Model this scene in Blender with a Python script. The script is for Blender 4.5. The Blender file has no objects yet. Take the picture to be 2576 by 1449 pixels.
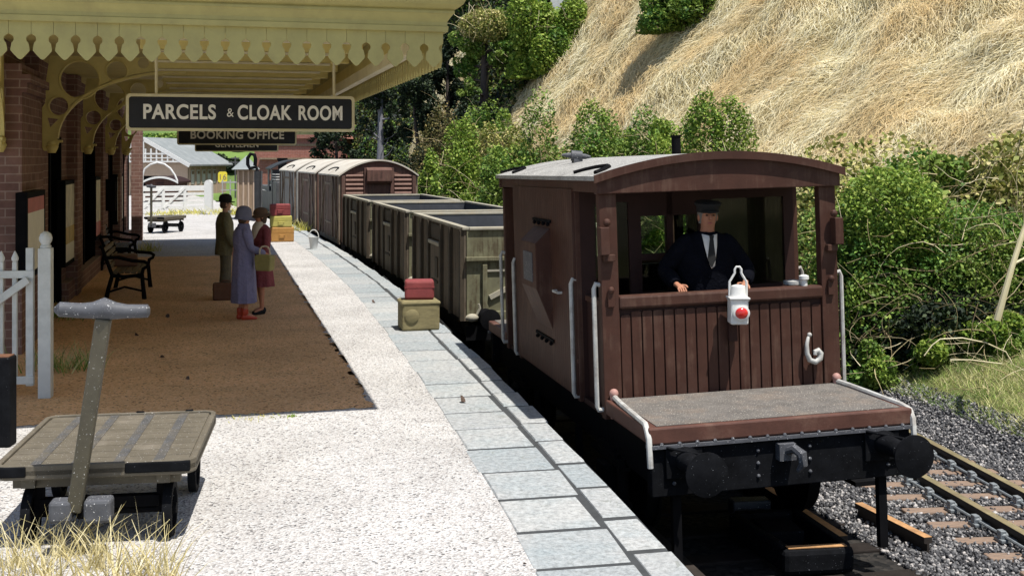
import bpy, bmesh, math, random
import numpy as np
from mathutils import Matrix, Vector, noise as mnoise

R = math.radians
rng = np.random.default_rng(7)
random.seed(7)
SC = bpy.context.scene
COL = SC.collection

# ------------------------------------------------------------------ camera, sky, sun, exposure
F, CX, HY, EYE = 2930.0, 1288.0, 398.0, 2.4          # pixel focal length, centre and horizon of a 2576-wide picture
cd = bpy.data.cameras.new('camera')
cam = bpy.data.objects.new('camera', cd)
COL.objects.link(cam)
cam.location = (0, 0, EYE)
cam.rotation_euler = (R(90), 0, 0)
cd.sensor_width = 36.0
cd.lens = 36.0 * F / 2576.0
cd.shift_y = -(724.5 - HY) / 2576.0
cd.clip_end = 600.0
cd.clip_start = 0.1
SC.camera = cam

SUN_DIR = Vector((0.8, -0.93, 3.21)).normalized()   # towards the sun
SC.view_settings.view_transform = 'Standard'
SC.view_settings.look = 'None'
SC.view_settings.gamma = 1.0
SC.view_settings.exposure = 0.42
SC.view_settings.use_curve_mapping = False
W = bpy.data.worlds.new('World')
SC.world = W
W.use_nodes = True
wn = W.node_tree
sky = wn.nodes.new('ShaderNodeTexSky')
sky.sky_type = 'NISHITA'
sky.sun_disc = False
sky.sun_elevation = math.asin(SUN_DIR.z)
sky.sun_rotation = math.atan2(SUN_DIR.x, SUN_DIR.y)
wn.links.new(sky.outputs[0], wn.nodes['Background'].inputs[0])
wn.nodes['Background'].inputs[1].default_value = 0.105
sd = bpy.data.lights.new('sun', 'SUN')
sd.energy = 5.0
sd.angle = R(0.5)
sd.color = (1.0, 0.955, 0.88)
sun = bpy.data.objects.new('sun', sd)
COL.objects.link(sun)
sun.rotation_euler = SUN_DIR.to_track_quat('Z', 'Y').to_euler()
sun.location = (10, -10, 30)
SC.cycles.max_bounces = 6
SC.cycles.diffuse_bounces = 4
SC.cycles.transparent_max_bounces = 12
SC.cycles.use_denoising = True

def P(u, v, Y):
    return Vector(((u - CX) / F * Y, Y, EYE - (v - HY) / F * Y))
def G(u, v, z=0.0):
    Y = (EYE - z) * F / (v - HY)
    return Vector(((u - CX) / F * Y, Y, z))

# ------------------------------------------------------------------ materials
def nodes_of(name):
    m = bpy.data.materials.new(name)
    m.use_nodes = True
    nt = m.node_tree
    return m, nt, nt.nodes['Principled BSDF']
def ramp(nt, fac, stops, interp='LINEAR'):
    r = nt.nodes.new('ShaderNodeValToRGB')
    r.color_ramp.interpolation = interp
    e = r.color_ramp.elements
    while len(e) < len(stops): e.new(0.5)
    for i, (p, c) in enumerate(stops):
        e[i].position = p
        e[i].color = (*c, 1) if len(c) == 3 else c
    nt.links.new(fac, r.inputs[0])
    return r.outputs[0]
def noisetex(nt, scale, detail=6, rough=0.6, vec=None, dist=0.0):
    n = nt.nodes.new('ShaderNodeTexNoise')
    n.inputs['Scale'].default_value = scale
    n.inputs['Detail'].default_value = detail
    n.inputs['Roughness'].default_value = rough
    n.inputs['Distortion'].default_value = dist
    if vec is not None: nt.links.new(vec, n.inputs['Vector'])
    return n.outputs[0]
def coords(nt, which='Object', scale=None):
    c = nt.nodes.new('ShaderNodeTexCoord').outputs[which]
    if scale:
        mp = nt.nodes.new('ShaderNodeMapping')
        mp.inputs['Scale'].default_value = scale
        nt.links.new(c, mp.inputs[0])
        return mp.outputs[0]
    return c
def mixc(nt, fac, a, b, mode='MIX'):
    m = nt.nodes.new('ShaderNodeMix')
    m.data_type = 'RGBA'
    m.blend_type = mode
    for s, x in ((0, fac), (6, a), (7, b)):
        if isinstance(x, (int, float)): m.inputs[s].default_value = x
        elif isinstance(x, (tuple, list)): m.inputs[s].default_value = (*x, 1)
        else: nt.links.new(x, m.inputs[s])
    return m.outputs[2]
def bump(nt, b, h, strength=0.3, dist=0.01):
    n = nt.nodes.new('ShaderNodeBump')
    n.inputs['Strength'].default_value = strength
    n.inputs['Distance'].default_value = dist
    nt.links.new(h, n.inputs['Height'])
    nt.links.new(n.outputs[0], b.inputs['Normal'])
def k(c, f): return tuple(min(1, x * f) for x in c)

def paint(name, col, rough=0.6, var=0.25, scale=6.0, dirt=None, dirt_amt=0.45, speck=None, bump_s=0.25, bscale=60.0, metal=0.0, spec=0.35, stretch=None, streak=None):
    """painted or bare surface: two scales of colour variation, optional dirt and pale specks"""
    m, nt, b = nodes_of(name)
    v = coords(nt, 'Object', stretch)
    n1 = noisetex(nt, scale, 6, 0.65, v)
    c = ramp(nt, n1, [(0.25, k(col, 1 - var)), (0.75, k(col, 1 + var))])
    if dirt:
        n2 = noisetex(nt, scale * 0.45, 8, 0.7, v)
        f = ramp(nt, n2, [(1 - dirt_amt - 0.08, (0, 0, 0)), (1 - dirt_amt + 0.22, (1, 1, 1))])
        c = mixc(nt, f, c, dirt)
    if streak:
        vs = coords(nt, 'Object', (1, 1, 0.07))
        n4 = noisetex(nt, 17, 5, 0.7, vs)
        n5 = noisetex(nt, 2.2, 5, 0.7, coords(nt))
        mm = nt.nodes.new('ShaderNodeMath'); mm.operation = 'MULTIPLY'; nt.links.new(n4, mm.inputs[0]); nt.links.new(n5, mm.inputs[1])
        c = mixc(nt, ramp(nt, mm.outputs[0], [(0.26, (0, 0, 0)), (0.36, (streak[1],) * 3)]), c, streak[0])
    if speck:
        n3 = noisetex(nt, 90, 2, 0.5, coords(nt))
        f = ramp(nt, n3, [(speck[1], (0, 0, 0)), (speck[1] + 0.04, (1, 1, 1))])
        c = mixc(nt, f, c, speck[0])
    nt.links.new(c, b.inputs['Base Color'])
    b.inputs['Roughness'].default_value = rough
    b.inputs['Metallic'].default_value = metal
    b.inputs['Specular IOR Level'].default_value = spec
    if bump_s: bump(nt, b, noisetex(nt, bscale, 4, 0.6, v), bump_s, 0.004 if bscale > 30 else 0.03)
    return m
def granular(name, cols, scale=70, big=(1.0, 1.0), rough=0.95, bump_s=0.6):
    """loose grit: cell colours of a Voronoi mosaic broken up by noise"""
    m, nt, b = nodes_of(name)
    v = coords(nt)
    vo = nt.nodes.new('ShaderNodeTexVoronoi')
    vo.inputs['Scale'].default_value = scale
    nt.links.new(v, vo.inputs['Vector'])
    sep = nt.nodes.new('ShaderNodeSeparateColor')
    nt.links.new(vo.outputs['Color'], sep.inputs[0])
    n = len(cols)
    c = ramp(nt, sep.outputs[0], [(0.0 if i == 0 else 0.1 + 0.9 * (i - 1) / max(1, n - 2), x) for i, x in enumerate(cols)])
    big_n = noisetex(nt, 0.9, 6, 0.65, v)
    f = ramp(nt, big_n, [(0.3, (big[0],) * 3), (0.7, (big[1],) * 3)])
    c = mixc(nt, 1.0, c, f, 'MULTIPLY')
    pn = noisetex(nt, 0.35, 7, 0.7, v, 1.0)
    c = mixc(nt, ramp(nt, pn, [(0.42, (0, 0, 0)), (0.62, (0.45, 0.45, 0.45))]), c, mixc(nt, 1.0, c, (0.78, 0.77, 0.75), 'MULTIPLY'))
    nt.links.new(c, b.inputs['Base Color'])
    b.inputs['Roughness'].default_value = rough
    b.inputs['Specular IOR Level'].default_value = 0.15
    bump(nt, b, vo.outputs['Distance'], bump_s, 0.012)
    return m
def islands(name, stops, rough=0.8, transl=0.0, patch=None, spec=0.2, patch_scale=0.5):
    """one colour per loose piece (leaf, blade, stone)"""
    m, nt, b = nodes_of(name)
    g = nt.nodes.new('ShaderNodeNewGeometry')
    c = ramp(nt, g.outputs['Random Per Island'], stops)
    if patch:
        n = noisetex(nt, patch_scale, 4, 0.6, coords(nt))
        f = ramp(nt, n, [(0.42, (0, 0, 0)), (0.62, (1, 1, 1))])
        c = mixc(nt, f, c, mixc(nt, 0.75, c, patch))
    nt.links.new(c, b.inputs['Base Color'])
    b.inputs['Roughness'].default_value = rough
    b.inputs['Specular IOR Level'].default_value = spec
    if transl:
        t = nt.nodes.new('ShaderNodeBsdfTranslucent')
        nt.links.new(c, t.inputs[0])
        mx = nt.nodes.new('ShaderNodeMixShader')
        mx.inputs[0].default_value = transl
        nt.links.new(b.outputs[0], mx.inputs[1])
        nt.links.new(t.outputs[0], mx.inputs[2])
        nt.links.new(mx.outputs[0], nt.nodes['Material Output'].inputs[0])
    return m
def brick(name, c1, c2, mortar, bw=0.32, bh=0.105):
    m, nt, b = nodes_of(name)
    s = nt.nodes.new('ShaderNodeSeparateXYZ')
    nt.links.new(coords(nt), s.inputs[0])
    a = nt.nodes.new('ShaderNodeMath')
    nt.links.new(s.outputs[0], a.inputs[0]); nt.links.new(s.outputs[1], a.inputs[1])
    cb = nt.nodes.new('ShaderNodeCombineXYZ')
    nt.links.new(a.outputs[0], cb.inputs[0]); nt.links.new(s.outputs[2], cb.inputs[1])
    t = nt.nodes.new('ShaderNodeTexBrick')
    nt.links.new(cb.outputs[0], t.inputs['Vector'])
    t.inputs['Color1'].default_value = (*c1, 1); t.inputs['Color2'].default_value = (*c2, 1); t.inputs['Mortar'].default_value = (*mortar, 1)
    t.inputs['Scale'].default_value = 1.0
    t.inputs['Mortar Size'].default_value = 0.008
    t.inputs['Brick Width'].default_value = bw; t.inputs['Row Height'].default_value = bh
    n = noisetex(nt, 5, 6, 0.7, coords(nt))
    f = ramp(nt, n, [(0.3, (0.72,) * 3), (0.75, (1.15,) * 3)])
    nt.links.new(mixc(nt, 1.0, t.outputs[0], f, 'MULTIPLY'), b.inputs['Base Color'])
    b.inputs['Roughness'].default_value = 0.9
    b.inputs['Specular IOR Level'].default_value = 0.15
    bump(nt, b, t.outputs['Fac'], -0.5, 0.008)
    return m
def glassy(name, tint=(0.9, 0.95, 0.9)):
    m, nt, b = nodes_of(name)
    nt.nodes.remove(b)
    tr = nt.nodes.new('ShaderNodeBsdfTransparent'); tr.inputs[0].default_value = (*tint, 1)
    gl = nt.nodes.new('ShaderNodeBsdfGlossy'); gl.inputs['Roughness'].default_value = 0.05
    mx = nt.nodes.new('ShaderNodeMixShader'); mx.inputs[0].default_value = 0.015
    nt.links.new(tr.outputs[0], mx.inputs[1]); nt.links.new(gl.outputs[0], mx.inputs[2])
    nt.links.new(mx.outputs[0], nt.nodes['Material Output'].inputs[0])
    return m

M = {}
M['gravel'] = granular('pale_gravel', [(0.1, 0.1, 0.105), (0.33, 0.315, 0.305), (0.47, 0.45, 0.435), (0.53, 0.51, 0.49), (0.555, 0.55, 0.54), (0.6, 0.595, 0.585)], 62, (0.84, 1.08), bump_s=1.0)
M['shade_painted_gravel'] = granular('shade_painted_gravel', [(0.13, 0.06, 0.025), (0.7, 0.4, 0.19), (0.82, 0.49, 0.25), (0.9, 0.6, 0.34)], 56, (0.8, 1.1), bump_s=1.0)  # gravel with the canopy's shade put into its brown colour
def stone_mat(name):
    m, nt, b = nodes_of(name)
    g = nt.nodes.new('ShaderNodeNewGeometry')
    c = ramp(nt, g.outputs['Random Per Island'], [(0, (0.3, 0.325, 0.335)), (0.5, (0.36, 0.37, 0.37)), (1, (0.42, 0.425, 0.415))])
    v = coords(nt)
    c = mixc(nt, ramp(nt, noisetex(nt, 1.1, 6, 0.7, v), [(0.45, (0, 0, 0)), (0.72, (0.6, 0.6, 0.6))]), c, (0.25, 0.31, 0.335))
    c = mixc(nt, 1.0, c, ramp(nt, noisetex(nt, 22, 8, 0.8, v), [(0.32, (0.5,) * 3), (0.6, (1.15,) * 3)]), 'MULTIPLY')
    c = mixc(nt, ramp(nt, noisetex(nt, 7, 5, 0.65, v, 1.5), [(0.62, (0, 0, 0)), (0.68, (0.6, 0.6, 0.6))]), c, (0.2, 0.21, 0.19))
    nt.links.new(c, b.inputs['Base Color']); b.inputs['Roughness'].default_value = 0.9; b.inputs['Specular IOR Level'].default_value = 0.2
    bump(nt, b, noisetex(nt, 34, 8, 0.7, v), 0.8, 0.012)
    return m
M['coping'] = stone_mat('coping_stone')
M['joint'] = paint('joint_mortar', (0.045, 0.048, 0.05), 0.95, 0.3, 8)
M['dark_wall'] = brick('platform_face_brick', (0.10, 0.07, 0.06), (0.07, 0.05, 0.045), (0.05, 0.045, 0.04))
M['ballast_bed'] = granular('ballast_bed', [(0.02, 0.02, 0.022), (0.07, 0.07, 0.075), (0.16, 0.16, 0.165), (0.3, 0.29, 0.28)], 20, (0.8, 1.1), bump_s=1.0)
M['stone'] = islands('ballast_stones', [(0, (0.025, 0.025, 0.028)), (0.5, (0.085, 0.085, 0.09)), (0.8, (0.21, 0.208, 0.208)), (1, (0.45, 0.42, 0.4))], 0.85)
M['sleeper'] = paint('sleeper_timber', (0.23, 0.16, 0.115), 0.9, 0.25, 5, stretch=(3, 14, 14), dirt=(0.13, 0.1, 0.085), bump_s=0.5)
M['sleeper_shaded'] = paint('shade_dark_sleeper', (0.022, 0.018, 0.016), 0.85, 0.4, 6, bump_s=0.4, spec=0.1)  # sleeper coloured near black to imitate shade around the train
M['bed_shaded'] = granular('shade_dark_bed', [(0.006, 0.006, 0.006), (0.012, 0.012, 0.012), (0.022, 0.021, 0.02), (0.04, 0.036, 0.032)], 20, (0.8, 1.1), bump_s=1.0)  # track bed painted near black in place of shade by the train
M['rail_side'] = paint('rail_web', (0.035, 0.028, 0.024), 0.7, 0.4, 6, metal=0.2)
M['rail_head'] = paint('rail_head', (0.4, 0.335, 0.19), 0.4, 0.3, 5, metal=0.55, dirt=(0.3, 0.22, 0.14))
M['rust'] = paint('rusty_rail', (0.42, 0.23, 0.1), 0.75, 0.35, 7, dirt=(0.12, 0.07, 0.04))
M['chair'] = paint('rail_chair', (0.22, 0.24, 0.25), 0.6, 0.4, 20, metal=0.3)
M['brick'] = brick('station_brick', (0.25, 0.145, 0.118), (0.19, 0.105, 0.088), (0.33, 0.24, 0.2))
M['brick_red'] = brick('warehouse_brick', (0.36, 0.15, 0.11), (0.3, 0.12, 0.09), (0.36, 0.24, 0.2))
M['yellow'] = paint('mustard_paint', (0.41, 0.355, 0.13), 0.6, 0.12, 5, dirt=(0.3, 0.25, 0.1), dirt_amt=0.4, bump_s=0.15)
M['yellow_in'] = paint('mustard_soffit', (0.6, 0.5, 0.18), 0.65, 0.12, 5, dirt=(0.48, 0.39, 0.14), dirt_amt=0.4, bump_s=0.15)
M['cream'] = paint('cream_paint', (0.6, 0.54, 0.34), 0.5, 0.12, 5, dirt=(0.45, 0.38, 0.2), bump_s=0.1)
M['lead'] = paint('lead_roof', (0.28, 0.29, 0.3), 0.8, 0.2, 2)
M['slate'] = paint('slate_roof', (0.2, 0.22, 0.225), 0.85, 0.16, 3, stretch=(1, 1, 1), dirt=(0.28, 0.3, 0.3))
M['black'] = paint('black_paint', (0.006, 0.006, 0.007), 0.8, 0.4, 6, bump_s=0.1, spec=0.06)
M['black_dusty'] = paint('dusty_black', (0.007, 0.0075, 0.009), 0.8, 0.5, 9, speck=((0.2, 0.21, 0.23), 0.72), spec=0.06)
M['sign_black'] = paint('sign_black', (0.008, 0.009, 0.014), 0.5, 0.5, 8, bump_s=0.1)
M['white'] = paint('white_paint', (0.62, 0.62, 0.6), 0.5, 0.1, 8, dirt=(0.42, 0.41, 0.37), dirt_amt=0.35, bump_s=0.1)
M['fence_white'] = paint('fence_paint', (0.62, 0.63, 0.6), 0.6, 0.1, 6, dirt=(0.42, 0.43, 0.4), bump_s=0.15)
M['letter'] = paint('letter_paint', (0.78, 0.76, 0.7), 0.5, 0.06, 6, bump_s=0)
M['maroon'] = paint('maroon_paint', (0.056, 0.0245, 0.017), 0.6, 0.25, 4, dirt=(0.08, 0.046, 0.036), dirt_amt=0.4, bump_s=0.2, spec=0.2, streak=((0.13, 0.078, 0.056), 0.4))
M['maroon_dark'] = paint('dark_maroon_paint', (0.03, 0.013, 0.011), 0.65, 0.2, 5, spec=0.2)
M['maroon_warm'] = paint('worn_maroon_paint', (0.09, 0.038, 0.027), 0.6, 0.3, 5, dirt=(0.21, 0.125, 0.09), dirt_amt=0.4)
M['pink_edge'] = paint('faded_red_paint', (0.36, 0.2, 0.17), 0.6, 0.2, 8)
M['roof_dust'] = paint('dusty_roof', (0.28, 0.275, 0.26), 0.9, 0.25, 5, dirt=(0.13, 0.122, 0.11), dirt_amt=0.42, speck=((0.75, 0.74, 0.7), 0.62), bump_s=0.5, bscale=90)
M['roof_pale'] = paint('pale_wagon_roof', (0.5, 0.465, 0.4), 0.85, 0.15, 3, dirt=(0.36, 0.31, 0.25), bump_s=0.3)
M['deck'] = paint('gritty_deck', (0.12, 0.11, 0.1), 0.95, 0.3, 6, dirt=(0.2, 0.155, 0.12), dirt_amt=0.42, speck=((0.45, 0.41, 0.35), 0.64), bump_s=0.8, bscale=80)
M['grey_rail'] = paint('grey_white_rail', (0.44, 0.44, 0.42), 0.55, 0.2, 12, dirt=(0.22, 0.18, 0.15))
M['wagon'] = paint('weathered_wagon_side', (0.125, 0.1, 0.072), 0.85, 0.35, 4, stretch=(1, 1, 0.35), dirt=(0.07, 0.05, 0.032), dirt_amt=0.48, bump_s=0.3, streak=((0.055, 0.035, 0.022), 0.9))
M['wagon_rib'] = paint('wagon_rib', (0.055, 0.042, 0.028), 0.85, 0.3, 6, dirt=(0.03, 0.024, 0.016))
M['wagon_olive'] = paint('wagon_end_olive', (0.15, 0.145, 0.088), 0.8, 0.3, 4, dirt=(0.08, 0.065, 0.035), dirt_amt=0.45, streak=((0.06, 0.042, 0.022), 0.85))
M['wagon_rim'] = paint('wagon_rim', (0.32, 0.3, 0.24), 0.75, 0.2, 8, dirt=(0.36, 0.3, 0.2))
M['wagon_in'] = paint('wagon_inside', (0.05, 0.055, 0.065), 0.8, 0.25, 5)
M['van_brown'] = paint('van_brown', (0.11, 0.055, 0.042), 0.75, 0.25, 4, stretch=(2, 2, 0.5), dirt=(0.16, 0.115, 0.085), dirt_amt=0.4, streak=((0.05, 0.025, 0.02), 0.8))
M['van_dirt'] = paint('van_frame_dirt', (0.2, 0.155, 0.115), 0.85, 0.25, 6, dirt=(0.08, 0.045, 0.03), dirt_amt=0.45)
M['van_grey'] = paint('van_grey', (0.27, 0.265, 0.25), 0.8, 0.25, 5, stretch=(2, 2, 0.5), dirt=(0.13, 0.115, 0.1), dirt_amt=0.45)
M['loco'] = paint('loco_grey_black', (0.025, 0.026, 0.028), 0.6, 0.3, 5, dirt=(0.06, 0.06, 0.06), dirt_amt=0.4)
M['loco_grey'] = paint('loco_grey', (0.075, 0.076, 0.078), 0.6, 0.3, 5, dirt=(0.12, 0.118, 0.115))
M['timber_tan'] = paint('shed_timber', (0.44, 0.335, 0.25), 0.85, 0.15, 5, stretch=(5, 5, 0.7), dirt=(0.38, 0.29, 0.22))
M['timber_dark'] = paint('hut_timber', (0.24, 0.17, 0.11), 0.85, 0.25, 5, stretch=(5, 5, 0.7), dirt=(0.34, 0.27, 0.19))
M['trolley'] = paint('trolley_timber', (0.11, 0.095, 0.07), 0.7, 0.2, 6, stretch=(1, 1, 1), dirt=(0.2, 0.175, 0.14), dirt_amt=0.4, speck=((0.5, 0.48, 0.44), 0.685), bump_s=0.4)
M['trolley_post'] = paint('trolley_handle_timber', (0.09, 0.08, 0.055), 0.55, 0.3, 6, speck=((0.55, 0.55, 0.51), 0.68), bump_s=0.3)
M['strap'] = paint('trolley_strap', (0.07, 0.07, 0.072), 0.7, 0.4, 12, dirt=(0.11, 0.095, 0.07), dirt_amt=0.5, speck=((0.5, 0.5, 0.5), 0.66))
M['bluegrey'] = paint('worn_bluegrey_metal', (0.075, 0.078, 0.088), 0.6, 0.3, 9, speck=((0.65, 0.65, 0.65), 0.68))
M['skin'] = paint('skin', (0.5, 0.27, 0.18), 0.6, 0.08, 12, bump_s=0)
M['skin_orange'] = paint('weathered_skin', (0.52, 0.23, 0.13), 0.6, 0.08, 12, bump_s=0)
M['hair'] = paint('brown_hair', (0.07, 0.04, 0.025), 0.6, 0.3, 20)
M['hair_grey'] = paint('grey_hair', (0.16, 0.145, 0.13), 0.6, 0.2, 20)
M['eye'] = paint('eye_dark', (0.02, 0.015, 0.012), 0.3, 0.2, 20, bump_s=0)
M['skin_shade'] = paint('ruddy_shaded_skin', (0.36, 0.16, 0.095), 0.7, 0.15, 14, bump_s=0.3, bscale=20)  # guard's skin, with the verandah shade darkened into its colour
M['lip'] = paint('lips', (0.35, 0.11, 0.09), 0.5, 0.1, 20, bump_s=0)
M['olive_cloth'] = paint('olive_cloth', (0.145, 0.13, 0.07), 0.9, 0.15, 12, bump_s=0.9, bscale=16)
M['olive_dark'] = paint('olive_trousers', (0.125, 0.11, 0.07), 0.9, 0.15, 12, bump_s=0.9, bscale=16)
M['purple_cloth'] = paint('purple_grey_cloth', (0.2, 0.19, 0.31), 0.85, 0.12, 10, bump_s=0.9, bscale=16)
M['purple_hat'] = paint('purple_grey_felt', (0.15, 0.15, 0.21), 0.9, 0.12, 10, bump_s=0.3, bscale=150)
M['maroon_cloth'] = paint('maroon_cloth', (0.2, 0.045, 0.05), 0.85, 0.15, 10, bump_s=0.9, bscale=16)
M['cream_cloth'] = paint('cream_cloth', (0.62, 0.52, 0.38), 0.85, 0.1, 10)
M['red_leather'] = paint('red_leather', (0.5, 0.07, 0.035), 0.4, 0.15, 10)
M['brown_felt'] = paint('brown_felt', (0.11, 0.065, 0.04), 0.9, 0.15, 10)
M['navy_cloth'] = paint('navy_cloth', (0.0045, 0.005, 0.008), 0.95, 0.3, 10, bump_s=0.5, bscale=25, spec=0.04)
M['black_cloth'] = paint('black_felt', (0.012, 0.012, 0.012), 0.85, 0.3, 10)
M['shirt'] = paint('white_shirt', (0.7, 0.68, 0.64), 0.8, 0.06, 10)
M['bag_olive'] = paint('olive_leather', (0.3, 0.26, 0.09), 0.6, 0.2, 9, dirt=(0.2, 0.17, 0.07))
M['case_brown'] = paint('brown_leather', (0.15, 0.07, 0.04), 0.55, 0.25, 9)
M['case_tan'] = paint('tan_leather', (0.38, 0.2, 0.055), 0.55, 0.15, 9, dirt=(0.26, 0.13, 0.045))
M['case_yellow'] = paint('yellow_canvas', (0.42, 0.38, 0.1), 0.75, 0.15, 9, dirt=(0.4, 0.36, 0.12))
M['case_red'] = paint('red_canvas', (0.22, 0.045, 0.045), 0.65, 0.25, 9, dirt=(0.14, 0.03, 0.03))
M['case_khaki'] = paint('khaki_canvas', (0.2, 0.17, 0.085), 0.85, 0.3, 7, stretch=(1, 1, 3), dirt=(0.1, 0.085, 0.045))
M['galv'] = paint('galvanised', (0.6, 0.61, 0.6), 0.5, 0.12, 9, metal=0.2)
M['wood_bench'] = paint('bench_timber', (0.16, 0.12, 0.075), 0.75, 0.25, 7, stretch=(4, 1, 4))
M['poster_sky'] = paint('poster_landscape', (0.62, 0.57, 0.42), 0.6, 0.5, 2.2, dirt=(0.36, 0.38, 0.3), dirt_amt=0.4, bump_s=0)
M['poster_gold'] = paint('poster_golden_field', (0.5, 0.36, 0.12), 0.6, 0.4, 4, bump_s=0)
M['poster_red'] = paint('poster_red', (0.5, 0.16, 0.15), 0.6, 0.2, 4, bump_s=0)
M['poster_white'] = paint('poster_paper', (0.8, 0.77, 0.68), 0.6, 0.1, 4, bump_s=0)
M['sign_yellow'] = paint('sign_yellow', (0.8, 0.66, 0.06), 0.5, 0.08, 4, bump_s=0)
M['red_lens'] = paint('red_lens', (0.5, 0.02, 0.015), 0.12, 0.25, 18, bump_s=0.0, spec=0.8)
M['glass'] = glassy('window_glass')
M['bark'] = paint('dark_bark', (0.07, 0.055, 0.05), 0.9, 0.35, 8, stretch=(4, 4, 0.6), bump_s=0.8, bscale=30)
M['bark_grey'] = paint('grey_bark', (0.2, 0.2, 0.22), 0.9, 0.25, 8, stretch=(4, 4, 0.6), bump_s=0.6, bscale=30)
M['twig'] = islands('pale_twigs', [(0, (0.2, 0.15, 0.08)), (0.5, (0.45, 0.37, 0.2)), (1, (0.7, 0.62, 0.42))], 0.85)
M['twig_brown'] = islands('brown_twigs', [(0, (0.08, 0.06, 0.035)), (0.6, (0.25, 0.2, 0.11)), (1, (0.5, 0.43, 0.27))], 0.85)
GREEN = [(0, (0.025, 0.075, 0.015)), (0.4, (0.07, 0.17, 0.03)), (0.8, (0.17, 0.3, 0.05)), (1, (0.33, 0.42, 0.09))]
M['leaf_green'] = islands('mid_green_leaves', GREEN, 0.55, 0.25, patch=(0.2, 0.26, 0.05), patch_scale=0.8)
M['leaf_bright'] = islands('bright_green_leaves', [(0, (0.07, 0.14, 0.02)), (0.5, (0.2, 0.31, 0.045)), (1, (0.4, 0.48, 0.1))], 0.55, 0.3)
M['leaf_dark'] = islands('dark_leaves', [(0, (0.008, 0.014, 0.009)), (0.6, (0.02, 0.036, 0.018)), (1, (0.06, 0.085, 0.035))], 0.6, 0.1)
M['leaf_yellow'] = islands('yellowing_leaves', [(0, (0.09, 0.11, 0.02)), (0.45, (0.26, 0.29, 0.07)), (0.8, (0.46, 0.42, 0.14)), (1, (0.65, 0.56, 0.28))], 0.6, 0.2)
M['leaf_brown'] = islands('brownish_undergrowth', [(0, (0.03, 0.035, 0.01)), (0.5, (0.1, 0.1, 0.03)), (1, (0.26, 0.2, 0.08))], 0.8, 0.1)
M['straw'] = islands('straw_fibres', [(0, (0.3, 0.25, 0.13)), (0.15, (0.62, 0.53, 0.29)), (0.6, (0.86, 0.77, 0.5)), (1, (0.94, 0.89, 0.68))], 0.8, 0.25, patch=(0.66, 0.48, 0.23), patch_scale=0.35)
M['straw_ground'] = paint('straw_ground', (0.34, 0.28, 0.15), 0.95, 0.35, 1.2, dirt=(0.2, 0.185, 0.1), dirt_amt=0.42, bump_s=0.8, bscale=12)
M['verge'] = paint('verge_soil_grass', (0.13, 0.125, 0.05), 0.95, 0.35, 3, dirt=(0.2, 0.18, 0.085), dirt_amt=0.45, bump_s=0.8, bscale=20)
M['grass_verge'] = islands('verge_grass', [(0, (0.07, 0.14, 0.02)), (0.35, (0.24, 0.34, 0.07)), (0.65, (0.55, 0.54, 0.2)), (1, (0.85, 0.78, 0.46))], 0.7, 0.25, patch=(0.09, 0.22, 0.03), patch_scale=1.1)
M['grass_pale'] = islands('pale_dry_grass', [(0, (0.4, 0.33, 0.14)), (0.5, (0.6, 0.52, 0.26)), (1, (0.78, 0.7, 0.45))], 0.7, 0.3)
M['grass_yellow'] = islands('yellow_green_grass', [(0, (0.3, 0.32, 0.05)), (0.5, (0.55, 0.5, 0.1)), (1, (0.75, 0.68, 0.3))], 0.7, 0.3)
M['pasture'] = paint('pasture', (0.12, 0.19, 0.045), 0.95, 0.35, 0.25, dirt=(0.05, 0.085, 0.025), dirt_amt=0.5, bump_s=0.5, bscale=3)
M['soil'] = paint('bank_soil', (0.13, 0.12, 0.05), 0.95, 0.35, 2, dirt=(0.07, 0.075, 0.025), dirt_amt=0.5, bump_s=0.8, bscale=12)
M['fallen'] = paint('fallen_leaf', (0.09, 0.06, 0.045), 0.8, 0.3, 20)

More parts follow.
